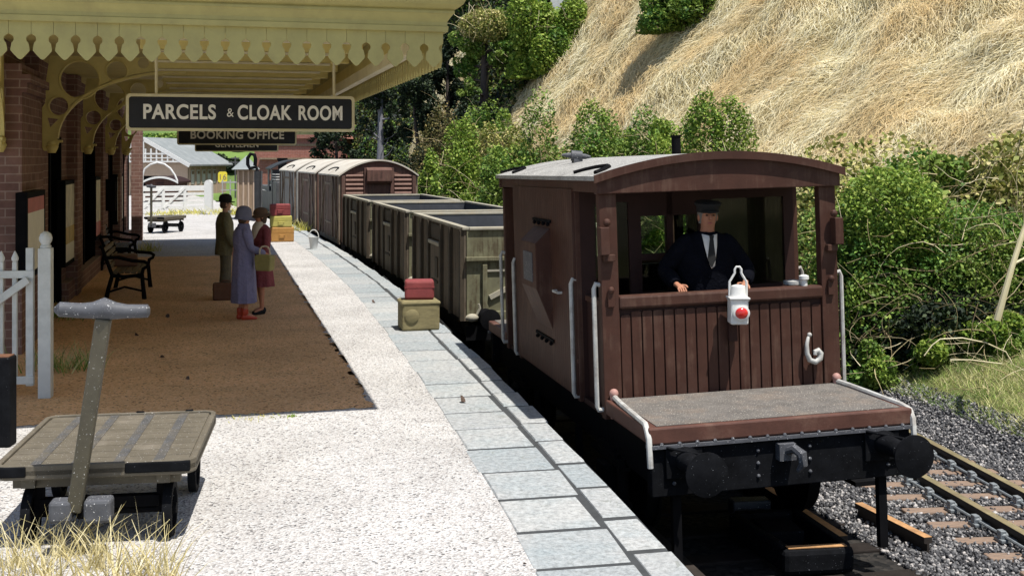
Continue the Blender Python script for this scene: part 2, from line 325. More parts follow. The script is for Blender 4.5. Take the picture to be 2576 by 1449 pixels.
# ------------------------------------------------------------------ mesh helpers
class MB:
    """collects simple solids and links them as ONE mesh object"""
    def __init__(s): s.v = []; s.f = []; s.T = Matrix.Identity(4)
    def add(s, vs, fs):
        o = len(s.v)
        s.v += [tuple(s.T @ Vector(p)) for p in vs]
        s.f += [tuple(i + o for i in q) for q in fs]
        return s
    def box(s, x0, x1, y0, y1, z0, z1):
        return s.add([(x0, y0, z0), (x1, y0, z0), (x1, y1, z0), (x0, y1, z0), (x0, y0, z1), (x1, y0, z1), (x1, y1, z1), (x0, y1, z1)],
                     [(0, 3, 2, 1), (4, 5, 6, 7), (0, 1, 5, 4), (1, 2, 6, 5), (2, 3, 7, 6), (3, 0, 4, 7)])
    def cbox(s, c, sz): return s.box(c[0] - sz[0] / 2, c[0] + sz[0] / 2, c[1] - sz[1] / 2, c[1] + sz[1] / 2, c[2] - sz[2] / 2, c[2] + sz[2] / 2)
    def bar(s, a, b, w, h, up=(0, 0, 1)):
        a = Vector(a); b = Vector(b); d = (b - a).normalized(); up = Vector(up)
        if abs(d.dot(up)) > 0.98: up = Vector((1, 0, 0))
        r = d.cross(up).normalized() * w / 2; u = r.cross(d).normalized() * h / 2
        vs = [a - r - u, a + r - u, a + r + u, a - r + u, b - r - u, b + r - u, b + r + u, b - r + u]
        return s.add(vs, [(0, 1, 2, 3), (7, 6, 5, 4), (0, 4, 5, 1), (1, 5, 6, 2), (2, 6, 7, 3), (3, 7, 4, 0)])
    def rings(s, rs, caps=True, closed=False):
        n = len(rs[0]); vs = [p for r in rs for p in r]; fs = []
        m = len(rs)
        for i in range(m if closed else m - 1):
            j = (i + 1) % m
            for q in range(n):
                w = (q + 1) % n
                fs.append((i * n + q, i * n + w, j * n + w, j * n + q))
        if caps and not closed: fs += [tuple(range(n))[::-1], tuple((m - 1) * n + q for q in range(n))]
        return s.add(vs, fs)
    def tube(s, pts, r, n=8, caps=True, closed=False):
        pts = [Vector(p) for p in pts]; m = len(pts)
        rr = r if isinstance(r, (list, tuple)) else [r] * m
        d = [((pts[(i + 1) % m] if (closed or i < m - 1) else pts[i]) - (pts[i - 1] if (closed or i > 0) else pts[i])).normalized() for i in range(m)]
        a = Vector((0, 0, 1)) if abs(d[0].z) < 0.9 else Vector((1, 0, 0))
        nr = d[0].cross(a).normalized(); out = []
        for i in range(m):
            nr = (nr - d[i] * nr.dot(d[i])).normalized(); b = d[i].cross(nr)
            out.append([pts[i] + (nr * math.cos(t) + b * math.sin(t)) * rr[i] for t in (2 * math.pi * q / n for q in range(n))])
        return s.rings(out, caps, closed)
    def cyl(s, a, b, r, n=16): return s.tube([a, b], r, n)
    def lathe(s, prof, c=(0, 0, 0), axis=(0, 0, 1), n=20, ell=(1, 1)):
        q = Vector(axis).to_track_quat('Z', 'Y'); c = Vector(c)
        return s.rings([[c + q @ Vector((r * ell[0] * math.cos(2 * math.pi * i / n), r * ell[1] * math.sin(2 * math.pi * i / n), z)) for i in range(n)] for r, z in prof])
    def loft(s, secs, n=20, fold=0.0, nf=7, ph=0.0):
        """secs: (cx, cy, cz, rx, ry[, fold amount])"""
        out = []
        for e in secs:
            fo = e[5] if len(e) > 5 else fold
            out.append([(e[0] + e[3] * math.cos(t) * (1 + fo * math.cos(nf * t + ph)), e[1] + e[4] * math.sin(t) * (1 + fo * math.cos(nf * t + ph)), e[2]) for t in (2 * math.pi * q / n for q in range(n))])
        return s.rings(out)
    def prism(s, poly, fn, c0, c1):
        n = len(poly)
        vs = [fn(a, b, c0) for a, b in poly] + [fn(a, b, c1) for a, b in poly]
        return s.add(vs, [tuple(range(n))[::-1], tuple(range(n, 2 * n))] + [(i, (i + 1) % n, n + (i + 1) % n, n + i) for i in range(n)])
    def ball(s, c, r, n=12, m=8):
        rx, ry, rz = r if isinstance(r, (tuple, list)) else (r, r, r)
        return s.rings([[(c[0] + rx * math.sin(a) * math.cos(2 * math.pi * i / n), c[1] + ry * math.sin(a) * math.sin(2 * math.pi * i / n), c[2] - rz * math.cos(a)) for i in range(n)] for a in [max(0.05, min(math.pi - 0.05, math.pi * j / m)) for j in range(m + 1)]])
    def build(s, name, mat, parent=None, smooth=False, bevel=0.0, sub=0, recalc=True):
        me = bpy.data.meshes.new(name)
        me.from_pydata(s.v, [], s.f)
        if recalc:
            bm = bmesh.new(); bm.from_mesh(me); bmesh.ops.recalc_face_normals(bm, faces=bm.faces); bm.to_mesh(me); bm.free()
        me.materials.append(mat)
        if smooth:
            me.polygons.foreach_set('use_smooth', [True] * len(me.polygons))
            me.set_sharp_from_angle(angle=R(42))
        o = bpy.data.objects.new(name, me)
        COL.objects.link(o)
        if parent: o.parent = parent
        if bevel:
            b = o.modifiers.new('bevel', 'BEVEL'); b.width = bevel; b.segments = 2; b.limit_method = 'ANGLE'; b.angle_limit = R(35)
        if sub:
            q = o.modifiers.new('sub', 'SUBSURF'); q.levels = q.render_levels = sub
        return o
def quads_mesh(name, V, nq, mat, parent=None, smooth=False, faces=None, loc=None):
    """V: (n, 3); consecutive groups of four corners unless faces is given"""
    V = np.asarray(V, np.float32).reshape(-1, 3)
    Fc = np.arange(len(V), dtype=np.int32).reshape(-1, 4) if faces is None else np.asarray(faces, np.int32)
    me = bpy.data.meshes.new(name)
    me.vertices.add(len(V)); me.vertices.foreach_set('co', V.ravel())
    me.loops.add(Fc.size); me.loops.foreach_set('vertex_index', Fc.ravel())
    me.polygons.add(len(Fc)); me.polygons.foreach_set('loop_start', np.arange(0, Fc.size, Fc.shape[1], dtype=np.int32))
    me.polygons.foreach_set('loop_total', np.full(len(Fc), Fc.shape[1], np.int32))
    if smooth: me.polygons.foreach_set('use_smooth', np.ones(len(Fc), bool))
    me.update(); me.validate()
    me.materials.append(mat)
    o = bpy.data.objects.new(name, me)
    COL.objects.link(o)
    if parent: o.parent = parent
    if loc is not None: o.location = loc
    return o
def tag(o, label=None, cat=None, group=None, kind=None):
    if label: o['label'] = label
    if cat: o['category'] = cat
    if group: o['group'] = group
    if kind: o['kind'] = kind
    return o
def thing(name, label, cat, loc=(0, 0, 0), rz=0.0, group=None):
    o = bpy.data.objects.new(name, None)
    COL.objects.link(o)
    o.empty_display_size = 0.2
    o.location = loc; o.rotation_euler = (0, 0, rz)
    return tag(o, label, cat, group)
def struct(o): o['kind'] = 'structure'; return o
def copy_thing(root, loc, rz, label):
    c = root.copy(); COL.objects.link(c); c.location = loc; c.rotation_euler = (root.rotation_euler.x, root.rotation_euler.y, rz); c['label'] = label
    for ch in list(root.children):
        d = ch.copy(); COL.objects.link(d); d.parent = c
        for g in list(ch.children):
            e = g.copy(); COL.objects.link(e); e.parent = d
    return c
def text_mesh(name, body, size, mat, parent, M4, offset=0.0, depth=0.004, xs=1.0):
    cu = bpy.data.curves.new(name, 'FONT')
    cu.body = body; cu.size = size; cu.align_x = 'CENTER'; cu.align_y = 'CENTER'; cu.offset = offset; cu.extrude = depth; cu.space_character = 1.08
    t = bpy.data.objects.new(name + '_tmp', cu); COL.objects.link(t)
    dg = bpy.context.evaluated_depsgraph_get(); dg.update()
    me = bpy.data.meshes.new_from_object(t.evaluated_get(dg))
    bpy.data.objects.remove(t)
    me.transform(M4 @ Matrix.Diagonal((xs, 1, 1, 1)))
    me.materials.clear(); me.materials.append(mat)
    o = bpy.data.objects.new(name, me); COL.objects.link(o); o.parent = parent
    return o

# ------------------------------------------------------------------ lie of the land: track centre line, bank, far hill
_TY = np.array([-12, 0, 6, 10.38, 15, 17.3, 21.7, 27, 33.4, 38.5, 43, 50, 60, 75, 95, 130.0])
_TX = np.array([6.4, 3.99, 2.77, 1.88, 0.93, 0.38, -0.62, -1.95, -3.72, -5.28, -6.75, -9.1, -12.7, -18.5, -27, -43.0])
_cf = np.polyfit(_TY, _TX, 4)
def cx_of(Y): return np.polyval(_cf, Y)
def dcx_of(Y): return np.polyval(np.polyder(_cf), Y)
_DY = np.linspace(-15, 135, 3001); _DX = cx_of(_DY)
def frame(Y):
    t = Vector((float(dcx_of(Y)), 1, 0)).normalized()
    return Vector((float(cx_of(Y)), Y, 0)), t, Vector((t.y, -t.x, 0))
def off(Y, d, z=0.0):
    c, t, n = frame(Y); p = c + n * d; p.z = z; return p
def yaw_at(Y): return -math.atan(float(dcx_of(Y)))            # left-hand turn is a positive rotation
def dist_of(X, Y):
    i = int(np.argmin((_DX - X) ** 2 + (_DY - Y) ** 2))
    s = 1 if X > _DX[i] + (Y - _DY[i]) * float(dcx_of(_DY[i])) else -1
    return s * math.hypot(_DX[i] - X, _DY[i] - Y), float(_DY[i])
RAIL = -0.85
_EY, _EO = [-12, 6.7, 8.4, 10.4, 13.5, 22, 38, 60], [-1.75, -1.67, -1.6, -1.55, -1.49, -1.38, -1.4, -1.45]
def off_e(Y, e, z=0.0): return off(Y, float(np.interp(Y, _EY, _EO)) + e, z)     # e is measured from the platform edge
BED = -1.0
_BD = [-80, -1.75, -1.6, 4.2, 5.0, 6.4, 7.8, 10.0, 60]
_BZ = [-0.03, -0.03, BED, BED, -0.72, -0.3, 0.65, 2.6, 50.1]
def land(d, Y):
    b = np.interp(d, _BD, _BZ)
    far = np.interp(Y, [0, 82, 92, 108, 150], [-3, -3, 0.3, 6.5, 34])
    far = far + np.clip((np.asarray(d) + 14) * 0.12, -1.5, 4) * np.clip((np.asarray(Y) - 82) / 12, 0, 1)
    dd = np.asarray(d, float)
    b = np.where(dd > 10, 2.6 + (dd - 10) * 0.8, b) + np.clip((dd - 7.5) / 7, 0, 1) * np.clip(np.asarray(Y) - 18, 0, 60) * 0.16
    return np.maximum(b, far)
def lumps(X, Y, d):
    a = np.clip((d - 5.0) / 3.0, 0, 1)
    return a * (0.26 * np.sin(X * 0.9 + 1.3 * np.sin(Y * 0.31)) * np.sin(Y * 0.55 + 0.7 * np.sin(X * 0.4)) + 0.17 * np.sin(X * 2.1 + Y * 0.6) * np.sin(Y * 1.3 - X * 0.7) + 0.07 * np.sin(X * 4.3 - Y * 1.9) * np.sin(Y * 3.1 + X))
def land_at(X, Y):
    d, Yc = dist_of(X, Y)
    return float(land(d, Yc) + lumps(X, Y, d))
def hit(u, v, y0=12.0, y1=130.0):
    Y = y0
    while Y < y1:
        p = P(u, v, Y)
        if p.z <= land_at(p.x, p.y): return p
        Y += 0.25
    return P(u, v, y1)
def ground_sheet(name, Ys, ds, mat):
    Ys = np.asarray(Ys); ds = np.asarray(ds)
    V = np.zeros((len(Ys), len(ds), 3))
    for i, Y in enumerate(Ys):
        c, t, n = frame(float(Y))
        X = c.x + n.x * ds; YY = c.y + n.y * ds
        V[i, :, 0] = X; V[i, :, 1] = YY; V[i, :, 2] = land(ds, np.full(len(ds), Y)) + lumps(X, YY, ds)
    a, b = len(Ys), len(ds)
    idx = np.arange(a * b).reshape(a, b)
    fs = np.stack([idx[:-1, :-1], idx[:-1, 1:], idx[1:, 1:], idx[1:, :-1]], -1).reshape(-1, 4)
    return struct(quads_mesh(name, V.reshape(-1, 3), 0, mat, smooth=True, faces=fs))
YS = np.concatenate([np.arange(-12, 70, 0.5), np.arange(70, 131, 1.0)])
ground_sheet('track_bed', np.arange(-12, 74.1, 0.5), np.array([1.15, 2, 3, 4.2, 4.7]), M['ballast_bed'])
ground_sheet('track_bed', np.arange(-12, 74.1, 0.5), np.array([-1.75, -1.6, -0.8, 0, 1.15]), M['bed_shaded'])
ground_sheet('grass_verge', np.arange(-12, 74.1, 0.5), np.array([4.7, 5.0, 5.3, 5.7, 6.0, 6.4, 6.8]), M['verge'])
ground_sheet('bank', YS, np.array([6.8, 7.1, 7.4, 7.8, 8.2, 8.6]), M['soil'])
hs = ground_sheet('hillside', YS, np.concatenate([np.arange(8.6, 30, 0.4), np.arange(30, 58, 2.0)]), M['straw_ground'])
GA, GB = hit(1250, 330), hit(1480, 2)
gap = hit(1112, 262)
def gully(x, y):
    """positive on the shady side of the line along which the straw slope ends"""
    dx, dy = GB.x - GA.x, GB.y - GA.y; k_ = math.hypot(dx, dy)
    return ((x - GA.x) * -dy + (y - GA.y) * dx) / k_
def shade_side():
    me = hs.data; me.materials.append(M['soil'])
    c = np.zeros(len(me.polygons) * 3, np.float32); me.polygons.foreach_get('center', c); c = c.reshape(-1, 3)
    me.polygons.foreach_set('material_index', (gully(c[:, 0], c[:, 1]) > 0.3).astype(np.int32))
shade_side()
ground_sheet('yard', np.arange(-12, 84.1, 2.0), np.array([-70, -50, -35, -24, -16, -10, -6, -4, -2.5, -1.75]), M['gravel'])
ground_sheet('pasture', np.arange(84, 131, 1.5), np.array([-110, -80, -60, -45, -34, -24, -16, -10, -6, -3.5, -1.75]), M['pasture'])
ground_sheet('meadow', np.arange(74, 131, 1.5), np.array([-1.75, -1.6, 0, 2, 4.2, 5.0, 6.8]), M['pasture'])
# ------------------------------------------------------------------ platform
def strip(name, Ys, d0, d1, z, mat, nd=2):
    # offsets from the platform edge
    V = []; fs = []
    dd = np.linspace(d0, d1, nd)
    for Y in Ys:
        for d in dd: V.append(off_e(float(Y), float(d), z))
    for i in range(len(Ys) - 1):
        for j in range(nd - 1): fs.append((i * nd + j, i * nd + j + 1, (i + 1) * nd + j + 1, (i + 1) * nd + j))
    return struct(quads_mesh(name, V, 0, mat, faces=fs))
PY = np.arange(-6, 44.1, 0.75)
EDGE = 0.0
strip('platform_surface', PY, -30, EDGE - 0.88, 0.0, M['gravel'], 4)
strip('platform_bedding', PY, EDGE - 0.95, EDGE - 0.02, -0.005, M['joint'])
wf = []
for Y in PY: wf += [off_e(float(Y), EDGE - 0.05, -1.05), off_e(float(Y), EDGE - 0.05, -0.02)]
struct(quads_mesh('platform_face', wf, 0, M['dark_wall'], faces=[(2 * i, 2 * i + 2, 2 * i + 3, 2 * i + 1) for i in range(len(PY) - 1)]))
def stone_row(name, d0, d1, L, y0, ztop, jit):
    mb = MB(); Y = y0; i = 0
    while Y < 43:
        l = L * random.uniform(0.93, 1.07); g = 0.027
        a, b = d0 + random.uniform(-jit, jit), d1 + random.uniform(-jit, jit)
        z = ztop + random.uniform(0.0, 0.008)
        q = [off_e(Y + g, a + 0.008), off_e(Y + g, b - 0.008), off_e(Y + l - g, b - 0.008 + random.uniform(-jit, jit)), off_e(Y + l - g, a + 0.008)]
        ch = 0.012
        def inset(f):
            c = sum(q, Vector()) / 4
            return [c + (p - c) * (1 - f / max(0.1, (p - c).length)) for p in q]
        lo = [Vector((p.x, p.y, -0.12)) for p in q]
        mid = [Vector((p.x, p.y, z - ch)) for p in q]
        up = [Vector((p.x, p.y, z + random.uniform(-0.003, 0.003))) for p in inset(ch * 1.5)]
        mb.rings([lo, mid, up])
        Y += l
    return struct(mb.build(name, M['coping']))
stone_row('platform_coping', EDGE - 0.268, EDGE, 0.68, -2, 0.0, 0.016)
stone_row('platform_slabs', EDGE - 0.9, EDGE - 0.29, 0.7, -2, 0.0, 0.014)

# ------------------------------------------------------------------ station frame: x right of canopy edge, y along it, origin under its near corner
ANG = R(14.3)
ORG = Vector((-0.602, 10.2, 0))
AX = Vector((-math.sin(ANG), math.cos(ANG), 0)); RT = Vector((math.cos(ANG), math.sin(ANG), 0))
def st(t, s, z=0.0): return ORG + RT * t + AX * s + Vector((0, 0, z))
def to_st(p): q = Vector(p) - ORG; return q.dot(RT), q.dot(AX)
def s_at(u, t):
    """how far along the line x = t the picture column u lies"""
    kk = (u - CX) / F; b = ORG + RT * t
    return (kk * b.y - b.x) / (AX.x - kk * AX.y)
WALL = -4.44

# canopy shade painted in brown on the gravel, with a ragged outline
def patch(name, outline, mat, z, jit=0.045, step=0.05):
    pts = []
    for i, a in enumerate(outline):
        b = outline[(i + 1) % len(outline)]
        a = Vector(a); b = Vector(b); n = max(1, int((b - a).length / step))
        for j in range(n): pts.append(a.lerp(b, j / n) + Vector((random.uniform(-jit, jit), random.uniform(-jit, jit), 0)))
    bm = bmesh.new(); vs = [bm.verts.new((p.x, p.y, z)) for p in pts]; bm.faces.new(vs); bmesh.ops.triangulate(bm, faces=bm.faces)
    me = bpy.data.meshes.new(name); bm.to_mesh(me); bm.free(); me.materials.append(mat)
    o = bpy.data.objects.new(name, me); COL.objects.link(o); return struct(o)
patch('shade_painted_gravel', [st(-6.3, 1.2), st(-0.47, 1.17), st(-0.46, 19.4), st(-4.5, 19.6)], M['shade_painted_gravel'], 0.004)

# ------------------------------------------------------------------ station building
B = thing('station_building', 'red-brown brick station building with dark doorways along the left of the platform', 'station building', ORG, ANG)
S0, S1 = s_at(55, -4.22), 25.5
BS = [s_at(u, -4.26) for u in (106, 203, 265, 306)]            # bracket stations
doors = [(s_at(a, WALL), s_at(b, WALL)) for a, b in ((121, 150), (208, 236), (272, 293), (309, 322))]
w = MB()
edges = [S0] + [x for d in doors for x in d] + [S1]
for i in range(0, len(edges), 2): w.box(-11, WALL, edges[i], edges[i + 1], 0, 4.05)
for a, b in doors: w.box(-11, WALL - 0.001, a, b, 2.75, 4.05)
w.build('wall', M['brick'], B)
PLS = []
MB().box(WALL, -4.22, S0, BS[0] - 0.45, 0, 3.55).build('pilaster', M['brick'], B)
MB().box(WALL, -4.16, S0 - 0.003, BS[0] - 0.4, 3.2, 3.32).box(WALL, -4.12, S0 - 0.006, BS[0] - 0.36, 3.32, 3.42).build('pilaster_cap', M['brick'], B)
for s in BS[1:]: MB().box(WALL, -4.26, s - 0.5, s + 0.12, 0, 3.85).build('pilaster', M['brick'], B)
MB().box(WALL, -4.26, BS[0] - 0.3, BS[0] + 0.12, 0, 3.85).build('pilaster', M['brick'], B)

for a, b in doors:
    d = MB().box(WALL - 0.35, WALL - 0.25, a, b, 0, 2.75).build('door', M['black'], B)
    mb = MB()
    for q in range(4):
        z0 = 0.2 + q * 0.62; mb.box(WALL - 0.25, WALL - 0.235, a + 0.12, b - 0.12, z0, z0 + 0.5)
    mb.build('door_panel', M['black'], d, bevel=0.01)
    MB().box(WALL - 0.24, WALL + 0.03, a, a + 0.09, 0, 2.75).box(WALL - 0.24, WALL + 0.03, b - 0.09, b, 0, 2.75).box(WALL - 0.24, WALL + 0.03, a + 0.09, b - 0.09, 2.66, 2.75).build('door_frame', M['black'], B)
MB().lathe([(0.02, 0), (0.04, 0.01), (0.045, 0.04), (0.02, 0.06)], (WALL - 0.23, doors[0][0] + 0.3, 1.05), (1, 0, 0), 12).build('door_knob', M['white'], B, True)
MB().prism([(-11.3, 4.05), (WALL + 0.12, 4.05), (WALL + 0.12, 4.15), (-7.7, 5.9), (-11.3, 4.15)], lambda a, b, c: (a, c, b), S0 + 1.2, S1 + 0.3).build('roof', M['slate'], B)
MB().box(WALL, -4.3, doors[0][1], S1, 0, 0.32).build('plinth', M['brick'], B)
MB().tube([(WALL + 0.1, BS[0] + 0.3, 0), (WALL + 0.1, BS[0] + 0.3, 3.5)], 0.05, 8).build('drainpipe', M['cream'], B, True)
MB().box(-4.3, -4.0, S1 + 0.002, S1 + 0.5, 0, 3.2).build('end_pier', M['brick'], B)

# ------------------------------------------------------------------ canopy with toothed valance, cornice, ribs and pierced brackets
C = thing('platform_canopy', 'mustard yellow platform canopy with toothed valance and pierced iron brackets', 'canopy', ORG, ANG)
CE, CL = 24.4, -5.6
ZT, ZTIP, PITCH = 3.53, 3.192, 0.1685
def board():
    h = PITCH / 2 - 0.0013; r = 0.037; zc = 3.356; sl = 0.012; zs = 3.266
    half = [(h, ZT), (h, zc + r + 0.004)]
    for i in range(1, 8):
        t = math.pi / 2 - math.pi * i / 8.6
        half.append((h - r * math.cos(t), zc + r * math.sin(t)))
    half += [(h - sl, zs + 0.012), (h - sl, zs - 0.004), (h * 0.5, 3.227), (0.014, ZTIP + 0.006), (0.0, ZTIP)]
    return half + [(-a, b) for a, b in half[-2::-1]]
bd = board()
def valance(n, fn):
    mb = MB()
    for i in range(n):
        mb.prism([(a - PITCH * (i + 0.5), b) for a, b in bd], fn, 0.0, 0.024)
    return mb
v1 = valance(int(-CL / PITCH), lambda a, b, c: (a, c, b)); v2 = valance(int(CE / PITCH), lambda a, b, c: (-c, -a + 0.03, b))
v1.build('valance', M['yellow'], C); v2.build('valance', M['yellow'], C)
prof = [(0.0, 3.50), (0.035, 3.50), (0.04, 3.545), (0.03, 3.555), (0.03, 3.585), (0.045, 3.61), (0.075, 3.65), (0.085, 3.655), (0.085, 3.675), (0.075, 3.69), (0.11, 3.70), (0.15, 3.73), (0.17, 3.77), (0.165, 3.81), (0.232, 3.835), (0.232, 3.90), (-0.05, 3.92)]
mb = MB()
rings = [[(CL, -o, z) for o, z in prof], [(o, -o, z) for o, z in prof], [(o, CE, z) for o, z in prof]]
mb.rings(rings); mb.build('cornice', M['yellow'], C)
MB().box(CL, -0.026, 0.03, CE - 0.02, 3.922, 3.99).build('roof', M['lead'], C)
MB().box(CL, -0.031, 0.07, CE - 0.04, 3.86, 3.915).box(CL, -0.03, 0.026, 0.065, 3.45, 3.9).box(-0.03, -0.001, 0.066, CE - 0.04, 3.48, 3.9).build('soffit', M['yellow_in'], C)
mb = MB()
for s in np.arange(2.2, CE, 1.45): mb.box(-2.75, -0.25, s, s + 0.07, 3.62, 3.859)
mb.build('rib', M['yellow_in'], C, bevel=0.012)
mb = MB()
for s in np.arange(2.2, CE, 1.45): mb.box(-2.7, -0.5, s - 0.006, s + 0.076, 3.595, 3.618)
mb.build('rib_lit_edge', M['cream'], C)  # cream strips paint the light on the ribs' lower edges
MB().bar((-0.2, 0.3, 3.40), (-0.2, CE, 3.40), 0.09, 0.13).build('edge_beam', M['cream'], C, bevel=0.01)
MB().box(CL, -0.03, CE - 0.03, CE, 3.3, 3.62).build('end_board', M['yellow'], C)
def arc_pts(c, r, n, a0=0.0, a1=2 * math.pi, close=False):
    return [(c[0] + r * math.cos(a0 + (a1 - a0) * i / (n if not close else n - 1)), c[1] + r * math.sin(a0 + (a1 - a0) * i / (n if not close else n - 1))) for i in range(n)]
def bracket():
    """flat spandrel: x out from the wall, z up; holes cut with bmesh boolean-free triangle fill"""
    out = [(0, 2.55), (0.02, 2.50), (0.12, 2.50), (0.2, 2.56), (0.215, 2.62), (0.19, 2.66)]
    arc = [(0.2 + 1.75 * (1 - math.cos(t)), 2.66 + 1.0 * math.sin(t) ** 0.9) for t in np.linspace(0.04, math.pi / 2 * 0.985, 16)]
    out += arc + [(2.05, 3.67), (2.05, 3.82), (0.1, 3.82), (0.04, 3.4), (0.04, 3.16), (0, 3.1)]
    holes = [((0.49, 3.49), 0.255), ((0.215, 3.12), 0.125), ((0.98, 3.62), 0.135), ((1.34, 3.74), 0.075)]
    tri = [(0.06, 2.96), (0.21, 2.94), (0.1, 2.82)]
    bm = bmesh.new()
    def loop(pts):
        vs = [bm.verts.new((a, 0, b)) for a, b in pts]
        return [bm.edges.new((vs[i], vs[(i + 1) % len(vs)])) for i in range(len(vs))]
    es = loop(out)
    for c, r in holes: es += loop(arc_pts(c, r, 24))
    es += loop(tri)
    bmesh.ops.triangle_fill(bm, use_beauty=True, use_dissolve=False, edges=es)
    g = bmesh.ops.extrude_face_region(bm, geom=bm.faces[:])
    bmesh.ops.translate(bm, vec=(0, 0.085, 0), verts=[e for e in g['geom'] if isinstance(e, bmesh.types.BMVert)])
    bmesh.ops.recalc_face_normals(bm, faces=bm.faces)
    me = bpy.data.meshes.new('bracket'); bm.to_mesh(me); bm.free(); me.materials.append(M['yellow_in'])
    rim = MB()
    a3 = [(a, 0.042, b - 0.012) for a, b in arc]
    rs = [[(a - 0.0, -0.03, b), (a, 0.115, b), (a + 0.004, 0.115, b - 0.035), (a + 0.004, -0.03, b - 0.035)] for a, _, b in a3]
    rim.rings(rs)
    for c, r in holes[:3]:
        rim.tube([(a, -0.004, b) for a, b in arc_pts(c, r + 0.012, 24)], 0.014, 6, closed=True)
    rim.lathe([(0.05, 0), (0.075, 0.05), (0.09, 0.09), (0.07, 0.12), (0.08, 0.16)], (0.12, 0.042, 2.47), (0, 0, 1), 12)
    rim.box(0.02, 0.26, -0.02, 0.105, 2.615, 2.65)
    return me, rim
bme, rim = bracket()
rim0 = rim.build('bracket_rim', M['yellow_in'], None, True)
for i, s in enumerate(BS):
    b = bpy.data.objects.new('bracket', bme); COL.objects.link(b); b.parent = C; b.location = (-4.26, s, 0)
    r_ = rim0 if i == 0 else rim0.copy()
    if i: COL.objects.link(r_)
    r_.parent = b
# near end bracket, turned to face along the platform on the end pier
b = bpy.data.objects.new('bracket', bme); COL.objects.link(b); b.parent = C; b.location = (-4.5, S0, 0); b.rotation_euler = (0, 0, -math.pi / 2)
r_ = rim0.copy(); COL.objects.link(r_); r_.parent = b

# ------------------------------------------------------------------ hanging signs
def rounded(w, h, r, n=5):
    out = []
    for cx, cy, a in ((w / 2 - r, h / 2 - r, 0), (-w / 2 + r, h / 2 - r, 90), (-w / 2 + r, -h / 2 + r, 180), (w / 2 - r, -h / 2 + r, 270)):
        out += [(cx + r * math.cos(R(a + 90 * i / n)), cy + r * math.sin(R(a + 90 * i / n))) for i in range(n + 1)]
    return out
def hang_sign(u0, u1, v0, v1, Y, body, label, size, rod_top, lz=0.0):
    c = P((u0 + u1) / 2, (v0 + v1) / 2, Y); wd = (u1 - u0) / F * Y / math.cos(ANG) * 1.01; h = (v1 - v0) / F * Y
    t = thing('hanging_sign', label, 'sign', c, ANG, 'signs hung under the canopy')
    h0 = h * 0.86
    MB().prism(rounded(wd, h0, 0.03), lambda a, b, q: (a, q, b), -0.02, 0.02).build('board', M['sign_black'], t)
    fr = MB()
    o_, i_ = rounded(wd + 0.05, h0 + 0.05, 0.045), rounded(wd - 0.012, h0 - 0.012, 0.03)
    fr.rings([[(a, -0.03, b) for a, b in o_], [(a, -0.03, b) for a, b in i_], [(a, 0.03, b) for a, b in i_], [(a, 0.03, b) for a, b in o_]], False, True)
    fr.build('frame', M['cream'], t)
    parts = body if isinstance(body, list) else [(body, 0, size, 0.95)]
    for txt, dx, sz, xs in parts:
        text_mesh('lettering', txt, sz, M['letter'], t, Matrix.Translation((dx, -0.024, lz)) @ Matrix.Rotation(R(90), 4, 'X'), 0.0055 * sz / 0.2 if sz > 0.15 else 0.0, 0.004, xs)
    for dx in (-0.38, 0.415):
        MB().tube([(dx * wd, 0, h0 / 2), (dx * wd, 0, rod_top - c.z)], 0.017, 8).build('hanger', M['cream'], t, True)
    return t
hang_sign(348, 874, 239, 332, 13.2, [('PARCELS', -0.69, 0.225, 0.84), ('&', -0.14, 0.14, 0.9), ('CLOAK', 0.235, 0.225, 0.755), ('ROOM', 0.87, 0.225, 0.725)], 'nearest black hanging sign reading PARCELS & CLOAK ROOM', 0.2, 3.6)
hang_sign(460, 735, 316, 366, 24.6, 'BOOKING OFFICE', 'second black hanging sign reading BOOKING OFFICE behind the parcels sign', 0.235, 3.6)
hang_sign(500, 692, 348, 382, 32.6, 'GENTLEMEN', 'farthest black hanging sign, mostly hidden under the booking office sign', 0.21, 3.6)

# ------------------------------------------------------------------ posters and boards on the wall
def poster(u0, u1, v0, v1, label, mats, name='poster_frame', t0=WALL):
    a, b = s_at(u0, t0 + 0.12), s_at(u1, t0 + 0.12)
    if b - a > 1.9: b = a + 1.9
    pm = st(t0 + 0.12, (a + b) / 2)
    z1 = EYE - (v0 - HY) / F * pm.y; z0 = max(0.5, EYE - (v1 - HY) / F * pm.y)
    t = thing(name, label, 'poster', st(t0, a, 0), ANG, 'framed posters on the station wall')
    L = b - a; d = 0.13
    MB().box(0, d, 0, 0.07, z0, z1).box(0, d, L - 0.07, L, z0, z1).box(0, d, 0.07, L - 0.07, z1 - 0.07, z1).box(0, d, 0.07, L - 0.07, z0, z0 + 0.07).box(0, 0.02, 0.07, L - 0.07, z0 + 0.07, z1 - 0.07).build('frame', M['black'], t)
    n = len(mats); y0, y1 = z0 + 0.07, z1 - 0.07
    acc = y1
    for m, fr_ in mats:
        h = (y1 - y0) * fr_
        MB().box(0.021, 0.125, 0.075, L - 0.075, acc - h + 0.001, acc).build('sheet', M[m], t); acc -= h
    return t
poster(66, 112, 481, 690, 'framed poster with a red top band on the pier behind the picket gate', [('poster_red', 0.2), ('poster_white', 0.8)], t0=-4.22)
poster(163, 204, 453, 661, 'framed landscape poster, first beyond the nearest doorway', [('poster_sky', 0.55), ('poster_gold', 0.22), ('poster_white', 0.23)])
poster(240, 270, 444, 597, 'narrow framed poster with a reddish edge, between the second and third doorways', [('poster_sky', 0.75), ('poster_red', 0.25)])
poster(294, 309, 438, 560, 'small framed white notice farthest along the station wall', [('poster_white', 1.0)])
p = st(-4.05, s_at(291, -4.05)); zt = EYE - (457 - HY) / F * p.y; zb = EYE - (531 - HY) / F * p.y
t = thing('notice_case', 'plain black notice case fixed in front of the station wall past the bench', 'notice case', (p.x, p.y, 0), ANG)
